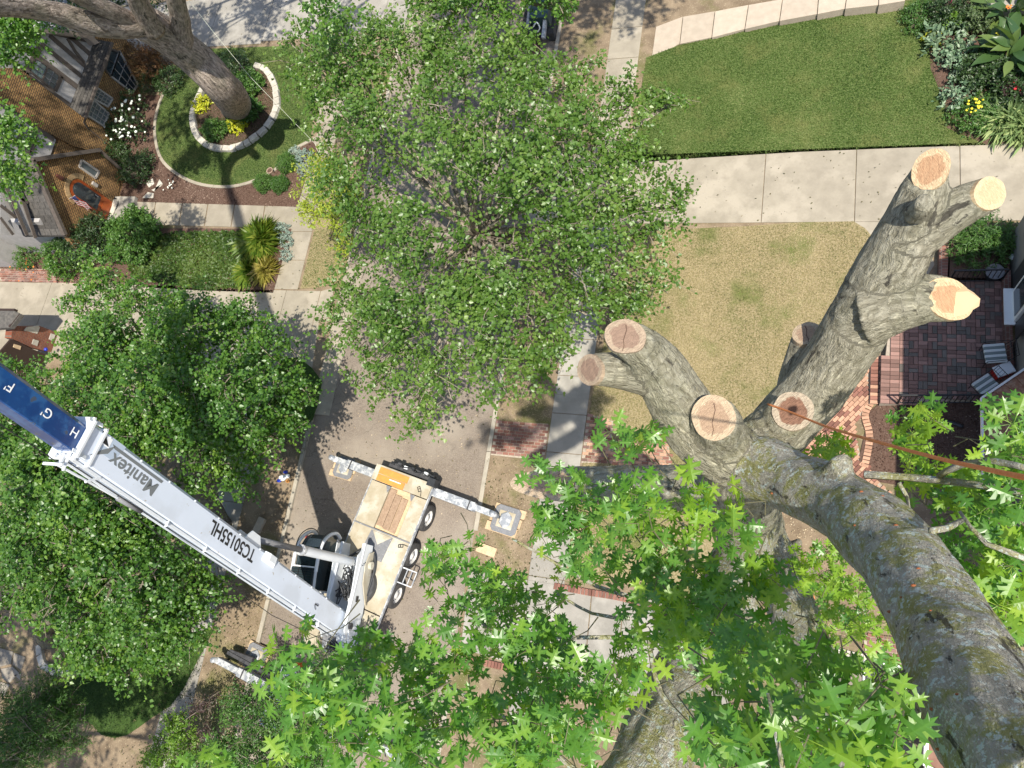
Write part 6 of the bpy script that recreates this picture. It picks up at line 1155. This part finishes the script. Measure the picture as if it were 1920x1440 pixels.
fountain('canna', 'large-leaved canna with orange flower under the porch ledge', 1890, 40, 36, 60, .75, lf_canna, .9, kind='broad', up=.7); fountain('canna', 'big banana-like leaves in the middle of the flower bed', 1885, 120, 46, 55, .9, lf_canna, .9, kind='broad', up=.6)
for args in [('leafy_bush', 'dark leafy mass above the blue-green hosta', 1790, 20, .8, 40, 520, 7, .09, lf_dark), ('leafy_bush', 'bluish shrub beside the porch ledge', 1830, 35, .8, 24, 300, 7, .10, lf_olive), ('leafy_bush', 'green perennials right of the white-edged hostas', 1840, 130, .6, 40, 520, 7, .12, lf_dark), ('leafy_bush', 'green plants at the right edge of the flower bed', 1900, 170, .6, 36, 420, 7, .13, lf_dark), ('leafy_bush', 'fresh green patch left of the bluish shrub', 1785, 40, .6, 16, 160, 7, .09, lf_bright), ('leafy_bush', 'dark red plant at the right edge of the bed', 1895, 178, .6, 16, 140, 7, .10, lf_purple), ('leafy_bush', 'dull green plants below the hostas at the lawn corner', 1830, 215, .4, 40, 420, 7, .09, lf_mid), ('leafy_bush', 'weedy green fringe at the upper lawn end', 1730, 30, .3, 34, 420, 6, .08, lf_mid)]:
    bush(args[0], args[1], 'shrub', args[2], args[3], args[4], args[5], args[6], args[7], args[8], args[9])
fountain('daylily', 'pale daylily clump at the driveway corner', 1890, 225, 46, 900, .5, leafmat('daylily_leaf', (.13, .20, .08), (.22, .31, .12), (.40, .46, .2), .3), .25); fountain('daylily', 'second daylily clump at the right edge by the driveway', 1925, 240, 40, 700, .5, MATS['daylily_leaf'], .25)
yel = mat('yellow_flower', (.75, .62, .04), .8); redf = mat('red_flower', (.55, .02, .03), .8); oraf = mat('orange_flower', (.7, .2, .03), .8); pinkf = mat('pink_flower', (.6, .08, .2), .8)
def flowers(label, px, py, s, n, h, m, name='flowers'):
    t = thing(name, label, 'flowers', tuple(P(px, py, G)))
    for k in range(n): c = P(random.gauss(px, s), random.gauss(py, s), h + random.uniform(0, .15)); mb = MB(); mb.ball(c, random.uniform(.03, .055), 6, 4, (1, 1, .5)); part('blossom', mb, m, t)
flowers('cluster of yellow flowers below the lower white-edged hosta', 1832, 195, 7, 26, .5, yel); flowers('red flowers at the right edge of the flower bed', 1908, 165, 4, 8, .7, redf); flowers('orange canna bloom below the porch ledge', 1893, 15, 4, 7, 1.2, oraf); flowers('pink flowers at the top of the flower bed', 1780, 1, 5, 7, .7, pinkf); flowers('red-orange flowers in the bed at the left edge', 45, 505, 14, 14, .3, oraf); flowers('small white flowers in the mulch under the curved lawn', 318, 347, 5, 12, .2, wf); flowers('yellow canna flowers in the bed', 1870, 65, 3, 6, 1., yel)
flowers('bright red object like a flower pot under the right side of the maple', 1122, 585, 3, 6, .3, redf)
fountain('daylily', 'tiny dark grass tuft growing between the patio bricks', 1852, 614, 6, 60, .15, lf_dark, .05)
# ============================================================ THE OAK THE PHOTO IS TAKEN FROM
oak = thing('oak_tree', 'huge half-cut oak with sawn limb ends and lichened bark in the foreground', 'tree', tuple(P(1462, 1065, G)))
LB = []      # limbs: list of (points, radii, lichen, cut normal or None, cut material)
def limb(pts, lich, cut=None, cutm=None, step=.08):
    q = [D(x, y, Z) for x, y, Z, r in pts]; R = [r * Z / FPX for x, y, Z, r in pts]; q, R = spline(q, R, step); LB.append((q, R, lich, cut, cutm)); return q, R
def toward(px, py, tilt=(0, 0, 0)): v = -(RW @ np.array([px - 960, py - 720, FPX])); v = Vector(v).normalized(); return (v + Vector(RW @ np.array([tilt[0], tilt[1], tilt[2]]))).normalized()
limb([(1388, 850, 6.35, 66), (1390, 900, 6.9, 70), (1400, 960, 8.6, 62), (1420, 1005, 11.5, 50), (1442, 1035, 16, 38), (1455, 1052, 21, 34), (1463, 1064, 26.6, 40)], .25)
limb([(1385, 860, 6.35, 60), (1330, 830, 6.25, 58), (1280, 770, 6.1, 54), (1240, 705, 5.95, 50), (1203, 655, 5.75, 40), (1172, 632, 5.6, 34)], .05, toward(1172, 632, (-.05, -.28, 0)), 'grey')
limb([(1215, 700, 5.95, 44), (1160, 697, 5.95, 36), (1110, 694, 5.9, 30)], .05, toward(1105, 694, (-1.1, -.05, 0)), 'grey')
limb([(1375, 860, 6.4, 56), (1350, 815, 6.1, 46), (1338, 783, 5.75, 41)], .1, toward(1338, 783, (0, 0, 0)), 'light')
limb([(1400, 860, 6.5, 60), (1440, 815, 6.4, 50), (1470, 790, 6.25, 40), (1486, 772, 6.1, 37)], .12, toward(1486, 772, (.1, -.25, 0)), 'rot')
limb([(1405, 880, 6.9, 50), (1470, 800, 7.0, 56), (1542, 706, 6.7, 57), (1600, 618, 6.35, 61), (1658, 518, 6.0, 58), (1702, 436, 5.75, 56), (1728, 372, 5.55, 46), (1744, 322, 5.45, 32)], .03, toward(1745, 318, (.1, -.55, 0)), 'fresh')
limb([(1700, 446, 5.75, 52), (1762, 406, 5.6, 46), (1818, 378, 5.5, 38), (1850, 365, 5.45, 32)], .03, toward(1847, 362, (.8, -.3, 0)), 'pale')
limb([(1625, 580, 6.15, 70), (1690, 568, 6.0, 50), (1745, 560, 5.9, 40), (1775, 562, 5.85, 40)], .03, toward(1775, 562, (.75, -.15, 0)), 'fresh')
limb([(1495, 790, 7.2, 36), (1494, 720, 7.1, 32), (1508, 655, 6.9, 29), (1513, 628, 6.8, 26)], .03, toward(1513, 628, (-.1, -.8, 0)), 'light')
limb([(1716, 400, 5.45, 22), (1733, 380, 5.2, 15)], .02)                                    # knot
limb([(1395, 870, 6.4, 62), (1440, 885, 6.1, 60), (1500, 913, 5.7, 58), (1572, 943, 5.2, 65), (1645, 998, 4.65, 73), (1712, 1082, 4.05, 80), (1765, 1178, 3.55, 90), (1822, 1282, 3.1, 106), (1895, 1405, 2.7, 122), (1995, 1560, 2.3, 145)], .9)
limb([(1545, 925, 5.4, 40), (1572, 880, 5.15, 28), (1578, 866, 5.05, 22)], .6)               # burl
limb([(1370, 900, 7.0, 44), (1290, 915, 7.4, 44), (1190, 915, 7.8, 40), (1100, 910, 8.15, 34), (1050, 909, 8.3, 30)], .35, toward(1030, 908, (-.3, .05, 0)), 'light')
limb([(1408, 950, 8.6, 50), (1392, 1040, 8.0, 52), (1350, 1150, 7.1, 58), (1290, 1270, 6.2, 66), (1222, 1420, 5.3, 74), (1150, 1600, 4.7, 80)], .8)
limb([(1420, 990, 10.2, 44), (1462, 1080, 9.4, 44), (1500, 1180, 8.6, 46), (1530, 1290, 7.8, 46), (1560, 1420, 7.0, 46), (1590, 1580, 6.4, 46)], .6)
mb = MB()
for q, R, li, cut, cm in LB:
    n = 20; o = len(mb.v); u = None; m = len(q)
    for i, p in enumerate(q):
        d = (q[min(i + 1, m - 1)] - q[max(i - 1, 0)]).normalized()
        if u is None: u = d.orthogonal().normalized()
        u = (u - d * u.dot(d)).normalized(); w_ = d.cross(u)
        for k in range(n):
            a = 2 * math.pi * k / n; v = (u * math.cos(a) + w_ * math.sin(a)) * R[i]
            if i == m - 1 and cut is not None: v = v - d * (v.dot(cut) / max(d.dot(cut), .25))
            mb.v.append(tuple(p + v))
    for i in range(m - 1):
        for k in range(n): j = (k + 1) % n; mb.f.append((o + i * n + k, o + i * n + j, o + (i + 1) * n + j, o + (i + 1) * n + k))
    mb.f.append(tuple(o + k for k in range(n))[::-1]); mb.f.append(tuple(o + (m - 1) * n + k for k in range(n)))
# root flares
for a in range(6):
    an = a * 1.05; c = P(1463, 1066, G); e = c + Vector((math.cos(an), math.sin(an), 0)) * 1.1; q, R = spline([c + Vector((0, 0, 1.3)) + (e - c) * .2, c.lerp(e, .6) + Vector((0, 0, .35)), e + Vector((0, 0, -.05))], [.3, .22, .08], .2); LB.append((q, R, .1, None, None)); mb.tube(q, R, 10)
tmp = bpy.data.objects.new('tmp', mb.mesh('tmp', oakbark)); link(tmp); md = tmp.modifiers.new('r', 'REMESH'); md.mode = 'VOXEL'; md.voxel_size = .024; md.use_smooth_shade = True; ms = tmp.modifiers.new('s', 'SMOOTH'); ms.factor = .5; ms.iterations = 3
bpy.context.view_layer.update(); ome = bpy.data.meshes.new_from_object(tmp.evaluated_get(bpy.context.evaluated_depsgraph_get())); bpy.data.objects.remove(tmp)
nv = len(ome.vertices); co = np.empty(nv * 3, np.float32); ome.vertices.foreach_get('co', co); co = co.reshape(-1, 3).astype(float); nm = np.empty(nv * 3, np.float32); ome.vertices.foreach_get('normal', nm); nm = nm.reshape(-1, 3)
print('oak verts', nv)
best = np.full(nv, 1e9); bk = np.zeros((nv, 3)); li_ = np.zeros(nv)
for ii, (q, R, li, cut, cm) in enumerate(LB):
    Q = np.array([tuple(p) for p in q]); s = 0; T = Q[1:] - Q[:-1]; LS = np.linalg.norm(T, axis=1); cum = np.concatenate([[0], np.cumsum(LS)])
    u = Vector((0.3, .5, .8))
    for i in range(0, len(Q) - 1):
        d = T[i] / LS[i]; u = (u - Vector(d) * u.dot(Vector(d))).normalized(); uu = np.array(u); ww = np.cross(d, uu)
        rel = co - Q[i]; a = np.clip(rel @ d, 0, LS[i]); per = rel - a[:, None] * d; dist = np.linalg.norm(per, axis=1) - R[i]
        k = dist < best; best[k] = dist[k]; bk[k] = np.column_stack([per[k] @ uu + ii * 3.1, per[k] @ ww, (cum[i] + a[k]) * .30]); li_[k] = li
disp = np.zeros(nv)
for i in range(nv):
    x, y, z = bk[i]; fl = Vector((x * 9, y * 9, z * 9)); disp[i] = .030 * (.35 - abs(mnoise.noise(Vector((x * 8, y * 8, z * 6))))) + .010 * (.3 - abs(mnoise.noise(Vector((x * 17, y * 17, z * 14))))) + .030 * mnoise.noise(Vector(co[i]) * 2.2)
co2 = co + nm * disp[:, None]; off = np.array(LOC[oak.name]); ome.vertices.foreach_set('co', (co2 - off).astype(np.float32).ravel()); ome.materials.clear(); ome.materials.append(oakbark); set_bk(ome, bk, li_); ome.update(); ome.name = 'trunk'
trunk = bpy.data.objects.new('trunk', ome); link(trunk, oak); LOC[trunk.name] = Vector(off)
cmats = {'grey': cut_grey, 'light': cutmat('light_cut_wood', (.40, .28, .19), (.52, .41, .28), (.24, .15, .10)), 'rot': cut_rot, 'fresh': cut_fresh, 'pale': cut_pale}
for q, R, li, cut, cm in LB:
    if cut is None: continue
    d = (q[-1] - q[-2]).normalized(); u = d.orthogonal().normalized(); w_ = d.cross(u); n = 44; vs = []; ring = []; sdn = random.random() * 40
    off_ = cut * .028
    for rr_, dzz in ((1.0, -.07), (.99, .0)) + tuple((k / 8, 0.) for k in (7, 6, 5, 4, 3, 2, 1)):
        for k in range(n):
            a = 2 * math.pi * k / n; wob = 1 + .05 * mnoise.noise(Vector((math.cos(a) * 1.6 + sdn, math.sin(a) * 1.6, 0))) + (.015 * mnoise.noise(Vector((math.cos(a) * 9 + sdn, math.sin(a) * 9, 3))))
            v = (u * math.cos(a) + w_ * math.sin(a)) * R[-1] * rr_ * wob * .985; v = v - d * (v.dot(cut) / max(d.dot(cut), .25)); h = .004 * mnoise.noise(Vector((v.x * 30, v.y * 30, v.z * 30)))
            vs.append(q[-1] + v + off_ + cut * (dzz + h)); ring.append((math.cos(a) * rr_, math.sin(a) * rr_, sdn))
    vs.append(q[-1] + off_); ring.append((0, 0, sdn)); fs = []
    for r in range(8):
        for k in range(n): j = (k + 1) % n; fs.append((r * n + k, r * n + j, (r + 1) * n + j, (r + 1) * n + k))
    fs += [(8 * n + k, 8 * n + (k + 1) % n, len(vs) - 1) for k in range(n)]
    mb = MB(); mb.add(vs, fs); me = mb.mesh('cut_face', cmats[cm], tuple(off)); a_ = me.attributes.new('ring', 'FLOAT_VECTOR', 'POINT'); rg = np.array(ring); rg[:, 2] *= 0; a_.data.foreach_set('vector', rg.astype(np.float32).ravel())
    o = bpy.data.objects.new('cut_face', me); link(o, trunk)
    # drying crack
    if cm == 'light' or (cm == 'grey' and R[-1] > .125):
        e = (u * .7 + w_ * .7).normalized(); e = (e - cut * e.dot(cut)).normalized(); mb = MB(); [mb.bar(q[-1] + cut * .0285 + e * R[-1] * (k_ * .3 - .85) + e.cross(cut) * R[-1] * (.05 * math.sin(k_ * 2.1)), q[-1] + cut * .0285 + e * R[-1] * (k_ * .3 - .55) + e.cross(cut) * R[-1] * (.05 * math.sin(k_ * 2.1 + 2.1)), .0035 + .0006 * k_, .005, up=cut) for k_ in range(5)]; part('crack', mb, mat('dark_crack', (.08, .045, .03), .9), trunk)
# the second, whiter half of the forked cut on the middle stub
c0 = D(1800, 572, 5.75); nn_ = toward(1800, 572, (.5, .5, 0)); mb = MB(); pts = [D(x, y, z) for x, y, z in ((1768, 590, 5.85), (1790, 548, 5.85), (1815, 546, 5.8), (1838, 560, 5.75), (1836, 574, 5.74), (1812, 588, 5.78), (1790, 595, 5.82))]; mb.poly(pts, -nn_ * .10); o = part('cut_face', mb, cmats['pale'], trunk)
# pink sawdust patch in the crotch
q = [(1278, 850), (1300, 843), (1326, 842), (1330, 860), (1326, 885), (1325, 915), (1312, 918), (1304, 895), (1300, 870), (1283, 862)]
# orange climbing rope
mb = MB(); rp = [D(1440, 758, 5.95), D(1480, 772, 5.6), D(1550, 800, 4.9), D(1640, 827, 4.0), D(1750, 857, 3.1), D(1850, 880, 2.4), D(1960, 903, 1.8), D(2080, 926, 1.4)]; q, _ = spline(rp, [0] * len(rp), .06); mb.tube(q, .008, 8); single('climbing_rope', mb, ropem, 'taut orange climbing rope running from the rotten stump to the right edge', 'rope', smooth=True)
t = thing('rope_coil', 'tangled orange rope heap on the ground at the foot of the oak', 'rope', tuple(P(1503, 1125, G)))
for k in range(9):
    mb = MB(); c = P(1503, 1128, G + .05); q = [c + Vector((math.cos(a * .8 + k) * random.uniform(.15, .42), math.sin(a * .8 + k) * random.uniform(.15, .42), random.uniform(0, .18))) for a in range(9)]; q, _ = spline(q, [0] * 9, .06); mb.tube(q, .018, 5); part('loop', mb, ropem, t, smooth=True)
mb = MB(); q, _ = spline([P(1503, 1120, .2), P(1498, 1085, 2.5), P(1495, 1060, 5)], [0] * 3, .3); mb.tube(q, .015, 5); part('hanging_end', mb, ropem, t)
# small chips and insects of dark red in the bark: little scars
scar = mat('orange_bark_scar', (.26, .085, .03), .9)
from mathutils.bvhtree import BVHTree
bv_ = BVHTree.FromPolygons([Vector(v) for v in co2.tolist()], [tuple(p.vertices) for p in ome.polygons])
for px, py in ((1713, 1098), (1795, 1302), (1745, 1145), (1722, 1066), (1680, 985), (1748, 1330), (1615, 922), (1448, 925), (1668, 1147), (1603, 985), (1760, 1405), (1690, 1120), (1655, 930)):
    hit = bv_.ray_cast(Vector((0, 0, CAMH)), D(px, py, 1.) - Vector((0, 0, CAMH)))
    if hit[0] is None: continue
    mb = MB(); c = hit[0]; mb.ball(c, random.uniform(.006, .011), 7, 5, (1.3, .8, 1)); part('bark_scar', mb, scar, trunk)
# side branches of the oak in view
brs = [[(1620, 890, 5.0, 9), (1700, 895, 4.9, 8), (1800, 905, 4.6, 8), (1930, 925, 4.2, 8)], [(1685, 905, 4.9, 5), (1700, 930, 4.9, 4), (1705, 955, 4.9, 3)], [(1760, 893, 4.7, 6), (1800, 872, 4.5, 7), (1870, 866, 4.3, 8), (1930, 880, 4.1, 8)], [(1745, 995, 4.0, 7), (1775, 990, 4.1, 7), (1805, 975, 4.2, 5)],
       [(1330, 1290, 5.6, 9), (1310, 1170, 5.2, 7), (1290, 1060, 5.0, 5), (1280, 980, 5.0, 4)], [(1300, 1230, 5.6, 8), (1200, 1130, 6.0, 6), (1120, 1100, 6.2, 5), (1050, 1060, 6.3, 4), (960, 1010, 6.4, 3)], [(1180, 1160, 6, 6), (1110, 1150, 6, 4), (1040, 1110, 6.1, 3)], [(1290, 1200, 5.9, 8), (1180, 1195, 6.1, 6), (1060, 1195, 6.2, 5), (940, 1190, 6.2, 4), (860, 1130, 6.2, 3)],
       [(1330, 1400, 4.6, 9), (1240, 1300, 5., 6), (1215, 1190, 5.2, 4)], [(1120, 1480, 5., 7), (1000, 1380, 5.2, 6), (900, 1320, 5.4, 5), (780, 1250, 5.6, 4), (700, 1200, 5.8, 3)], [(900, 1500, 4.6, 7), (800, 1440, 5., 6), (690, 1370, 5.2, 5), (620, 1330, 5.4, 4), (560, 1260, 5.6, 3)], [(1690, 1500, 2.9, 9), (1600, 1430, 2.8, 7), (1520, 1400, 2.7, 5), (1400, 1380, 2.8, 4)], [(1400, 1300, 5.4, 8), (1375, 1180, 5., 6), (1360, 1100, 4.9, 4)], [(1500, 1600, 2.6, 8), (1460, 1400, 2.6, 6), (1440, 1300, 2.7, 4)], [(1930, 1050, 4., 8), (1850, 1020, 4.1, 6), (1800, 960, 4.3, 4)]]
for b in brs: wood_part('branch', oak, [([D(x, y, z) for x, y, z, r in b], [max(r * z / FPX, .006) for x, y, z, r in b])], oakbark, 8, .1, lich=.7)
# oak leaves: lobed, bristle-tipped
def oakleaf():
    half = [(0, 0), (.03, .07), (.05, .15), (.20, .07), (.18, .20), (.095, .29), (.31, .23), (.44, .36), (.29, .39), (.105, .48), (.12, .56), (.34, .55), (.43, .74), (.27, .69), (.105, .73), (.11, .80), (.20, .95), (.06, .88), (0, 1.06)]
    V = [(x, y) for x, y in half] + [(-x, y) for x, y in half[-2:0:-1]]; n = len(V); ribs = [(0, .16), (0, .34), (0, .5), (0, .66), (0, .82)]
    vs = [(x, y, -.10 * abs(x) ** 1.3 * 2 - .12 * y * y) for x, y in V] + [(x, y, .02 - .12 * y * y) for x, y in ribs]; me = []
    m = len(half); R_ = [n + i for i in range(5)]
    seg = [(0, 1, 2, R_[0]), (2, 3, 4, R_[0]), (4, 5, R_[1], R_[0]), (5, 6, 7, R_[1]), (7, 8, 9, R_[1]), (9, R_[2], R_[1]), (9, 10, R_[2]), (10, R_[3], R_[2]), (10, 11, 12, R_[3]), (12, 13, 14, R_[3]), (14, R_[4], R_[3]), (14, 15, R_[4]), (15, 16, 17, R_[4]), (17, 18, R_[4])]
    mir = lambda i: i if i >= n or i in (0, m - 1) else n - i
    fs = [f for f in seg] + [tuple(mir(i) for i in f)[::-1] for f in seg]; tris = []
    for f in fs:
        for k in range(1, len(f) - 1): tris.append((f[0], f[k], f[k + 1]))
    return np.array(vs), np.array(tris)
OV, OF = oakleaf(); pet = np.array([(-.016, .02, .01), (.016, .02, .01), (0, -.42, .07)]); OF = np.vstack([OF, [[len(OV), len(OV) + 1, len(OV) + 2]]]); OV = np.vstack([OV, pet]); OVEIN = np.array([(.75 if i >= len(OV) - 3 else .28) if (abs(v[0]) < .02) else 0. for i, v in enumerate(OV)])
lf_oak = leafmat('oak_leaf', (.06, .165, .022), (.105, .25, .032), (.20, .35, .05), .42, .36, .7); lf_oak2 = leafmat('oak_leaf_sun_tinted', (.13, .25, .022), (.20, .35, .032), (.31, .45, .06), .45, .4, .5)  # second material repeats the oak leaf with sunlight put into its colour
def oakmesh(m, k):
    me = bpy.data.meshes.new('leaf'); bend = OV.copy(); bend[:, 2] += (k - 1) * .10 * bend[:, 0] + .12 * (k - 1) * bend[:, 1] ** 2; me.from_pydata(bend.tolist(), [], OF.tolist()); a = me.attributes.new('rnd', 'FLOAT', 'POINT'); a.data.foreach_set('value', (.18 + .3 * k + OVEIN).astype(np.float32)); me.materials.append(m); return me
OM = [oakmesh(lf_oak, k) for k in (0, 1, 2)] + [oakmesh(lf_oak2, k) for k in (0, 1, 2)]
blobs = [ # px, py, rx, ry, Z, clusters, bright?
 (1015, 893, 40, 25, 5.6, 4, 0), (1170, 810, 50, 35, 5.2, 8, 0), (1080, 940, 60, 40, 5.5, 9, 0), (1210, 950, 80, 50, 4.9, 11, 0), (1320, 960, 70, 45, 4.6, 9, 1), (1390, 1010, 40, 30, 4.6, 4, 0), (1120, 1030, 70, 40, 5.2, 9, 0), (1240, 1050, 90, 50, 4.9, 11, 0), (1055, 1005, 40, 50, 5.6, 8, 0), (860, 1060, 60, 40, 6.2, 10, 0), (950, 1110, 90, 45, 6.0, 16, 0), (870, 1140, 60, 35, 6.0, 8, 0),
 (720, 1200, 60, 45, 5.4, 11, 0), (800, 1230, 70, 40, 5.2, 9, 0), (560, 1235, 60, 35, 4.6, 7, 0), (540, 1300, 60, 40, 4.2, 7, 0), (620, 1290, 50, 40, 4.6, 5, 0), (930, 1220, 80, 50, 5.2, 13, 0), (1080, 1210, 80, 45, 5.0, 12, 0), (1010, 1300, 90, 50, 4.8, 15, 0), (880, 1330, 90, 50, 4.8, 15, 0), (760, 1340, 90, 50, 4.8, 13, 0), (1100, 1290, 50, 40, 4.6, 8, 0), (1060, 1380, 50, 50, 4.2, 10, 0), (960, 1410, 90, 50, 4.3, 14, 0), (820, 1420, 90, 50, 4.4, 12, 0), (660, 1400, 80, 50, 4.4, 10, 0), (520, 1420, 90, 40, 4.4, 8, 0), (380, 1430, 60, 30, 4.6, 4, 0),
 (1280, 1130, 60, 60, 4.8, 12, 0), (1370, 1150, 60, 60, 4.8, 11, 0), (1290, 1215, 50, 30, 4.8, 4, 0), (1430, 1090, 50, 40, 5.0, 6, 1), (1450, 1200, 50, 40, 4.8, 6, 0), (1410, 1240, 60, 50, 3.8, 8, 0), (1330, 1170, 60, 60, 4.3, 7, 1), (1240, 1180, 50, 50, 4.5, 5, 1), (1200, 1290, 30, 30, 4.4, 3, 1), (1530, 1270, 70, 50, 3.2, 9, 0), (1400, 1350, 80, 60, 2.9, 9, 0), (1520, 1380, 90, 60, 2.6, 11, 0), (1620, 1340, 60, 60, 2.9, 8, 0), (1640, 1410, 60, 40, 2.6, 6, 0), (1370, 1430, 60, 40, 2.7, 5, 0),
 (1730, 790, 40, 30, 6.0, 6, 1), (1700, 850, 45, 40, 6.2, 7, 1), (1560, 850, 40, 30, 7., 6, 1), (1530, 870, 40, 20, 7., 5, 1), (1870, 860, 45, 35, 5., 5, 1), (1900, 790, 20, 30, 4.4, 3, 0), (1790, 935, 80, 30, 5., 9, 1), (1880, 950, 50, 50, 4.4, 10, 0), (1840, 1020, 60, 40, 4.6, 11, 0), (1890, 1090, 50, 60, 4.4, 12, 1), (1860, 1170, 40, 50, 4.6, 8, 0), (1760, 900, 70, 30, 5.4, 8, 1), (1910, 1180, 30, 60, 4.5, 6, 1), (1900, 880, 30, 30, 4.4, 5, 0),
 (1560, 1060, 50, 40, 9., 12, 1), (1600, 1120, 60, 50, 8.5, 16, 1), (1570, 1170, 60, 40, 8.5, 14, 1), (1640, 1180, 40, 30, 8., 8, 1), (1690, 1300, 40, 50, 7., 9, 1), (1660, 1270, 50, 40, 6., 8, 0), (1730, 1330, 30, 40, 6.5, 5, 1), (1540, 1090, 40, 30, 8., 8, 1)]
LV = []; mbt = MB()
for px, py, rx, ry, Z, n, br_ in blobs:
    for _ in range(max(2, int(n * .85))):
        x, y = px + random.gauss(0, rx * .55), py + random.gauss(0, ry * .55); z_ = Z * random.uniform(.92, 1.08); c = D(x, y, z_); k = random.randint(5, 8); out = Vector((random.gauss(0, .5), random.gauss(0, .5), .5)).normalized(); tw = c - out * .22 + Vector((0, 0, -.05)); a0 = random.random() * 6.28
        mbt.tube([tw + Vector((random.uniform(-.12, .12), random.uniform(-.12, .12), -.12)), tw, c], [.005, .0035, .0025], 4, cap=False)
        s1 = out.orthogonal().normalized(); s2 = out.cross(s1)
        for j in range(k):
            a = a0 + j * 2.4; dirv = (s1 * math.cos(a) + s2 * math.sin(a)) * 1. + out * random.uniform(-.15, .55); dirv.z -= .25 * random.random(); dirv.normalize()
            nz_ = (out * .6 + Vector((0, 0, .9)) + Vector((random.gauss(0, .35), random.gauss(0, .35), 0))); nz_ = (nz_ - dirv * nz_.dot(dirv)).normalized(); xx = dirv.cross(nz_); L_ = random.uniform(.085, .15); base = c - out * random.uniform(0, .06) + dirv * .045
            LV.append((base, xx, dirv, nz_, L_, 1 if (br_ and random.random() < .75) or random.random() < .07 else 0, L_ / z_ * (1 if 0 < x < 1920 and y < 1440 else 0)))
print('oak leaves', len(LV))
LV.sort(key=lambda l: -l[6]); off = LOC[oak.name]
for base, xx, yy, zz_, L_, b_, _ in LV[:300]:
    o = bpy.data.objects.new('leaf', OM[b_ * 3 + random.randrange(3)]); M = Matrix((xx * L_, yy * L_, zz_ * L_)).transposed().to_4x4(); M.translation = base - off; o.matrix_world = M; link(o, oak); o.matrix_local = M
for b_ in (0, 1):
    S = [l for l in LV[300:] if l[5] == b_]; V = []; 
    for base, xx, yy, zz_, L_, _, _ in S:
        bend = OV.copy(); kk = random.uniform(-1, 1); bend[:, 2] += kk * .1 * bend[:, 0] + .14 * kk * bend[:, 1] ** 2; V.append(np.array(base - off) + L_ * (bend @ np.array([xx, yy, zz_])))
    V = np.vstack(V); F = (OF[None] + (np.arange(len(S)) * len(OV))[:, None, None]).reshape(-1, 3); me = bpy.data.meshes.new('foliage'); me.from_pydata(V.tolist(), [], F.tolist()); a = me.attributes.new('rnd', 'FLOAT', 'POINT'); a.data.foreach_set('value', (np.repeat(rng.random(len(S)) * .8, len(OV)) + np.tile(OVEIN, len(S))).astype(np.float32)); me.materials.append((lf_oak, lf_oak2)[b_]); o = bpy.data.objects.new('foliage', me); o['kind'] = 'stuff'; link(o, oak)
part('twigs', mbt, mat('green_brown_twig', (.12, .11, .06), .9), oak, kind='stuff')

# crowns beyond the frame of the grey tree and of a tree past the lower left corner: they dapple lawn, house and verge
q = crown_points(WL([(-23, 15.5, 17.5, 2.), (-26, 18, 18, 2.2), (-21, 18.5, 18, 1.6), (-28, 14, 18.5, 2.), (-29, 19.5, 18.5, 2.), (-25, 11.5, 19, 1.8), (-31, 16.5, 18.5, 1.8), (-24, 20.5, 18, 1.8), (-28, 17, 19, 1.8)]), 900, 12, .6, .17, .4, clump=8); gt = bpy.data.objects['grey_tree']; me = leaves_mesh('crown', *q[:4], lf_maple, 'maple', off=tuple(LOC['grey_tree']), rnd=q[4]); link(bpy.data.objects.new('crown', me), gt)
tree('street_tree', 'tree beyond the lower left corner shading the verge', None, (-120, 1560), (-160, 1560, 6), WL([(-19, -9, 14, 2.4), (-23, -8, 14, 2.4), (-16, -11, 14, 2.), (-27, -9, 14, 2.2), (-21, -12, 14, 2.5), (-30, -6, 15, 2.), (-25, -6.5, 15, 2.)]), 1700, 12, .6, .15, lf_dark, 'maple', darkbark, .3)
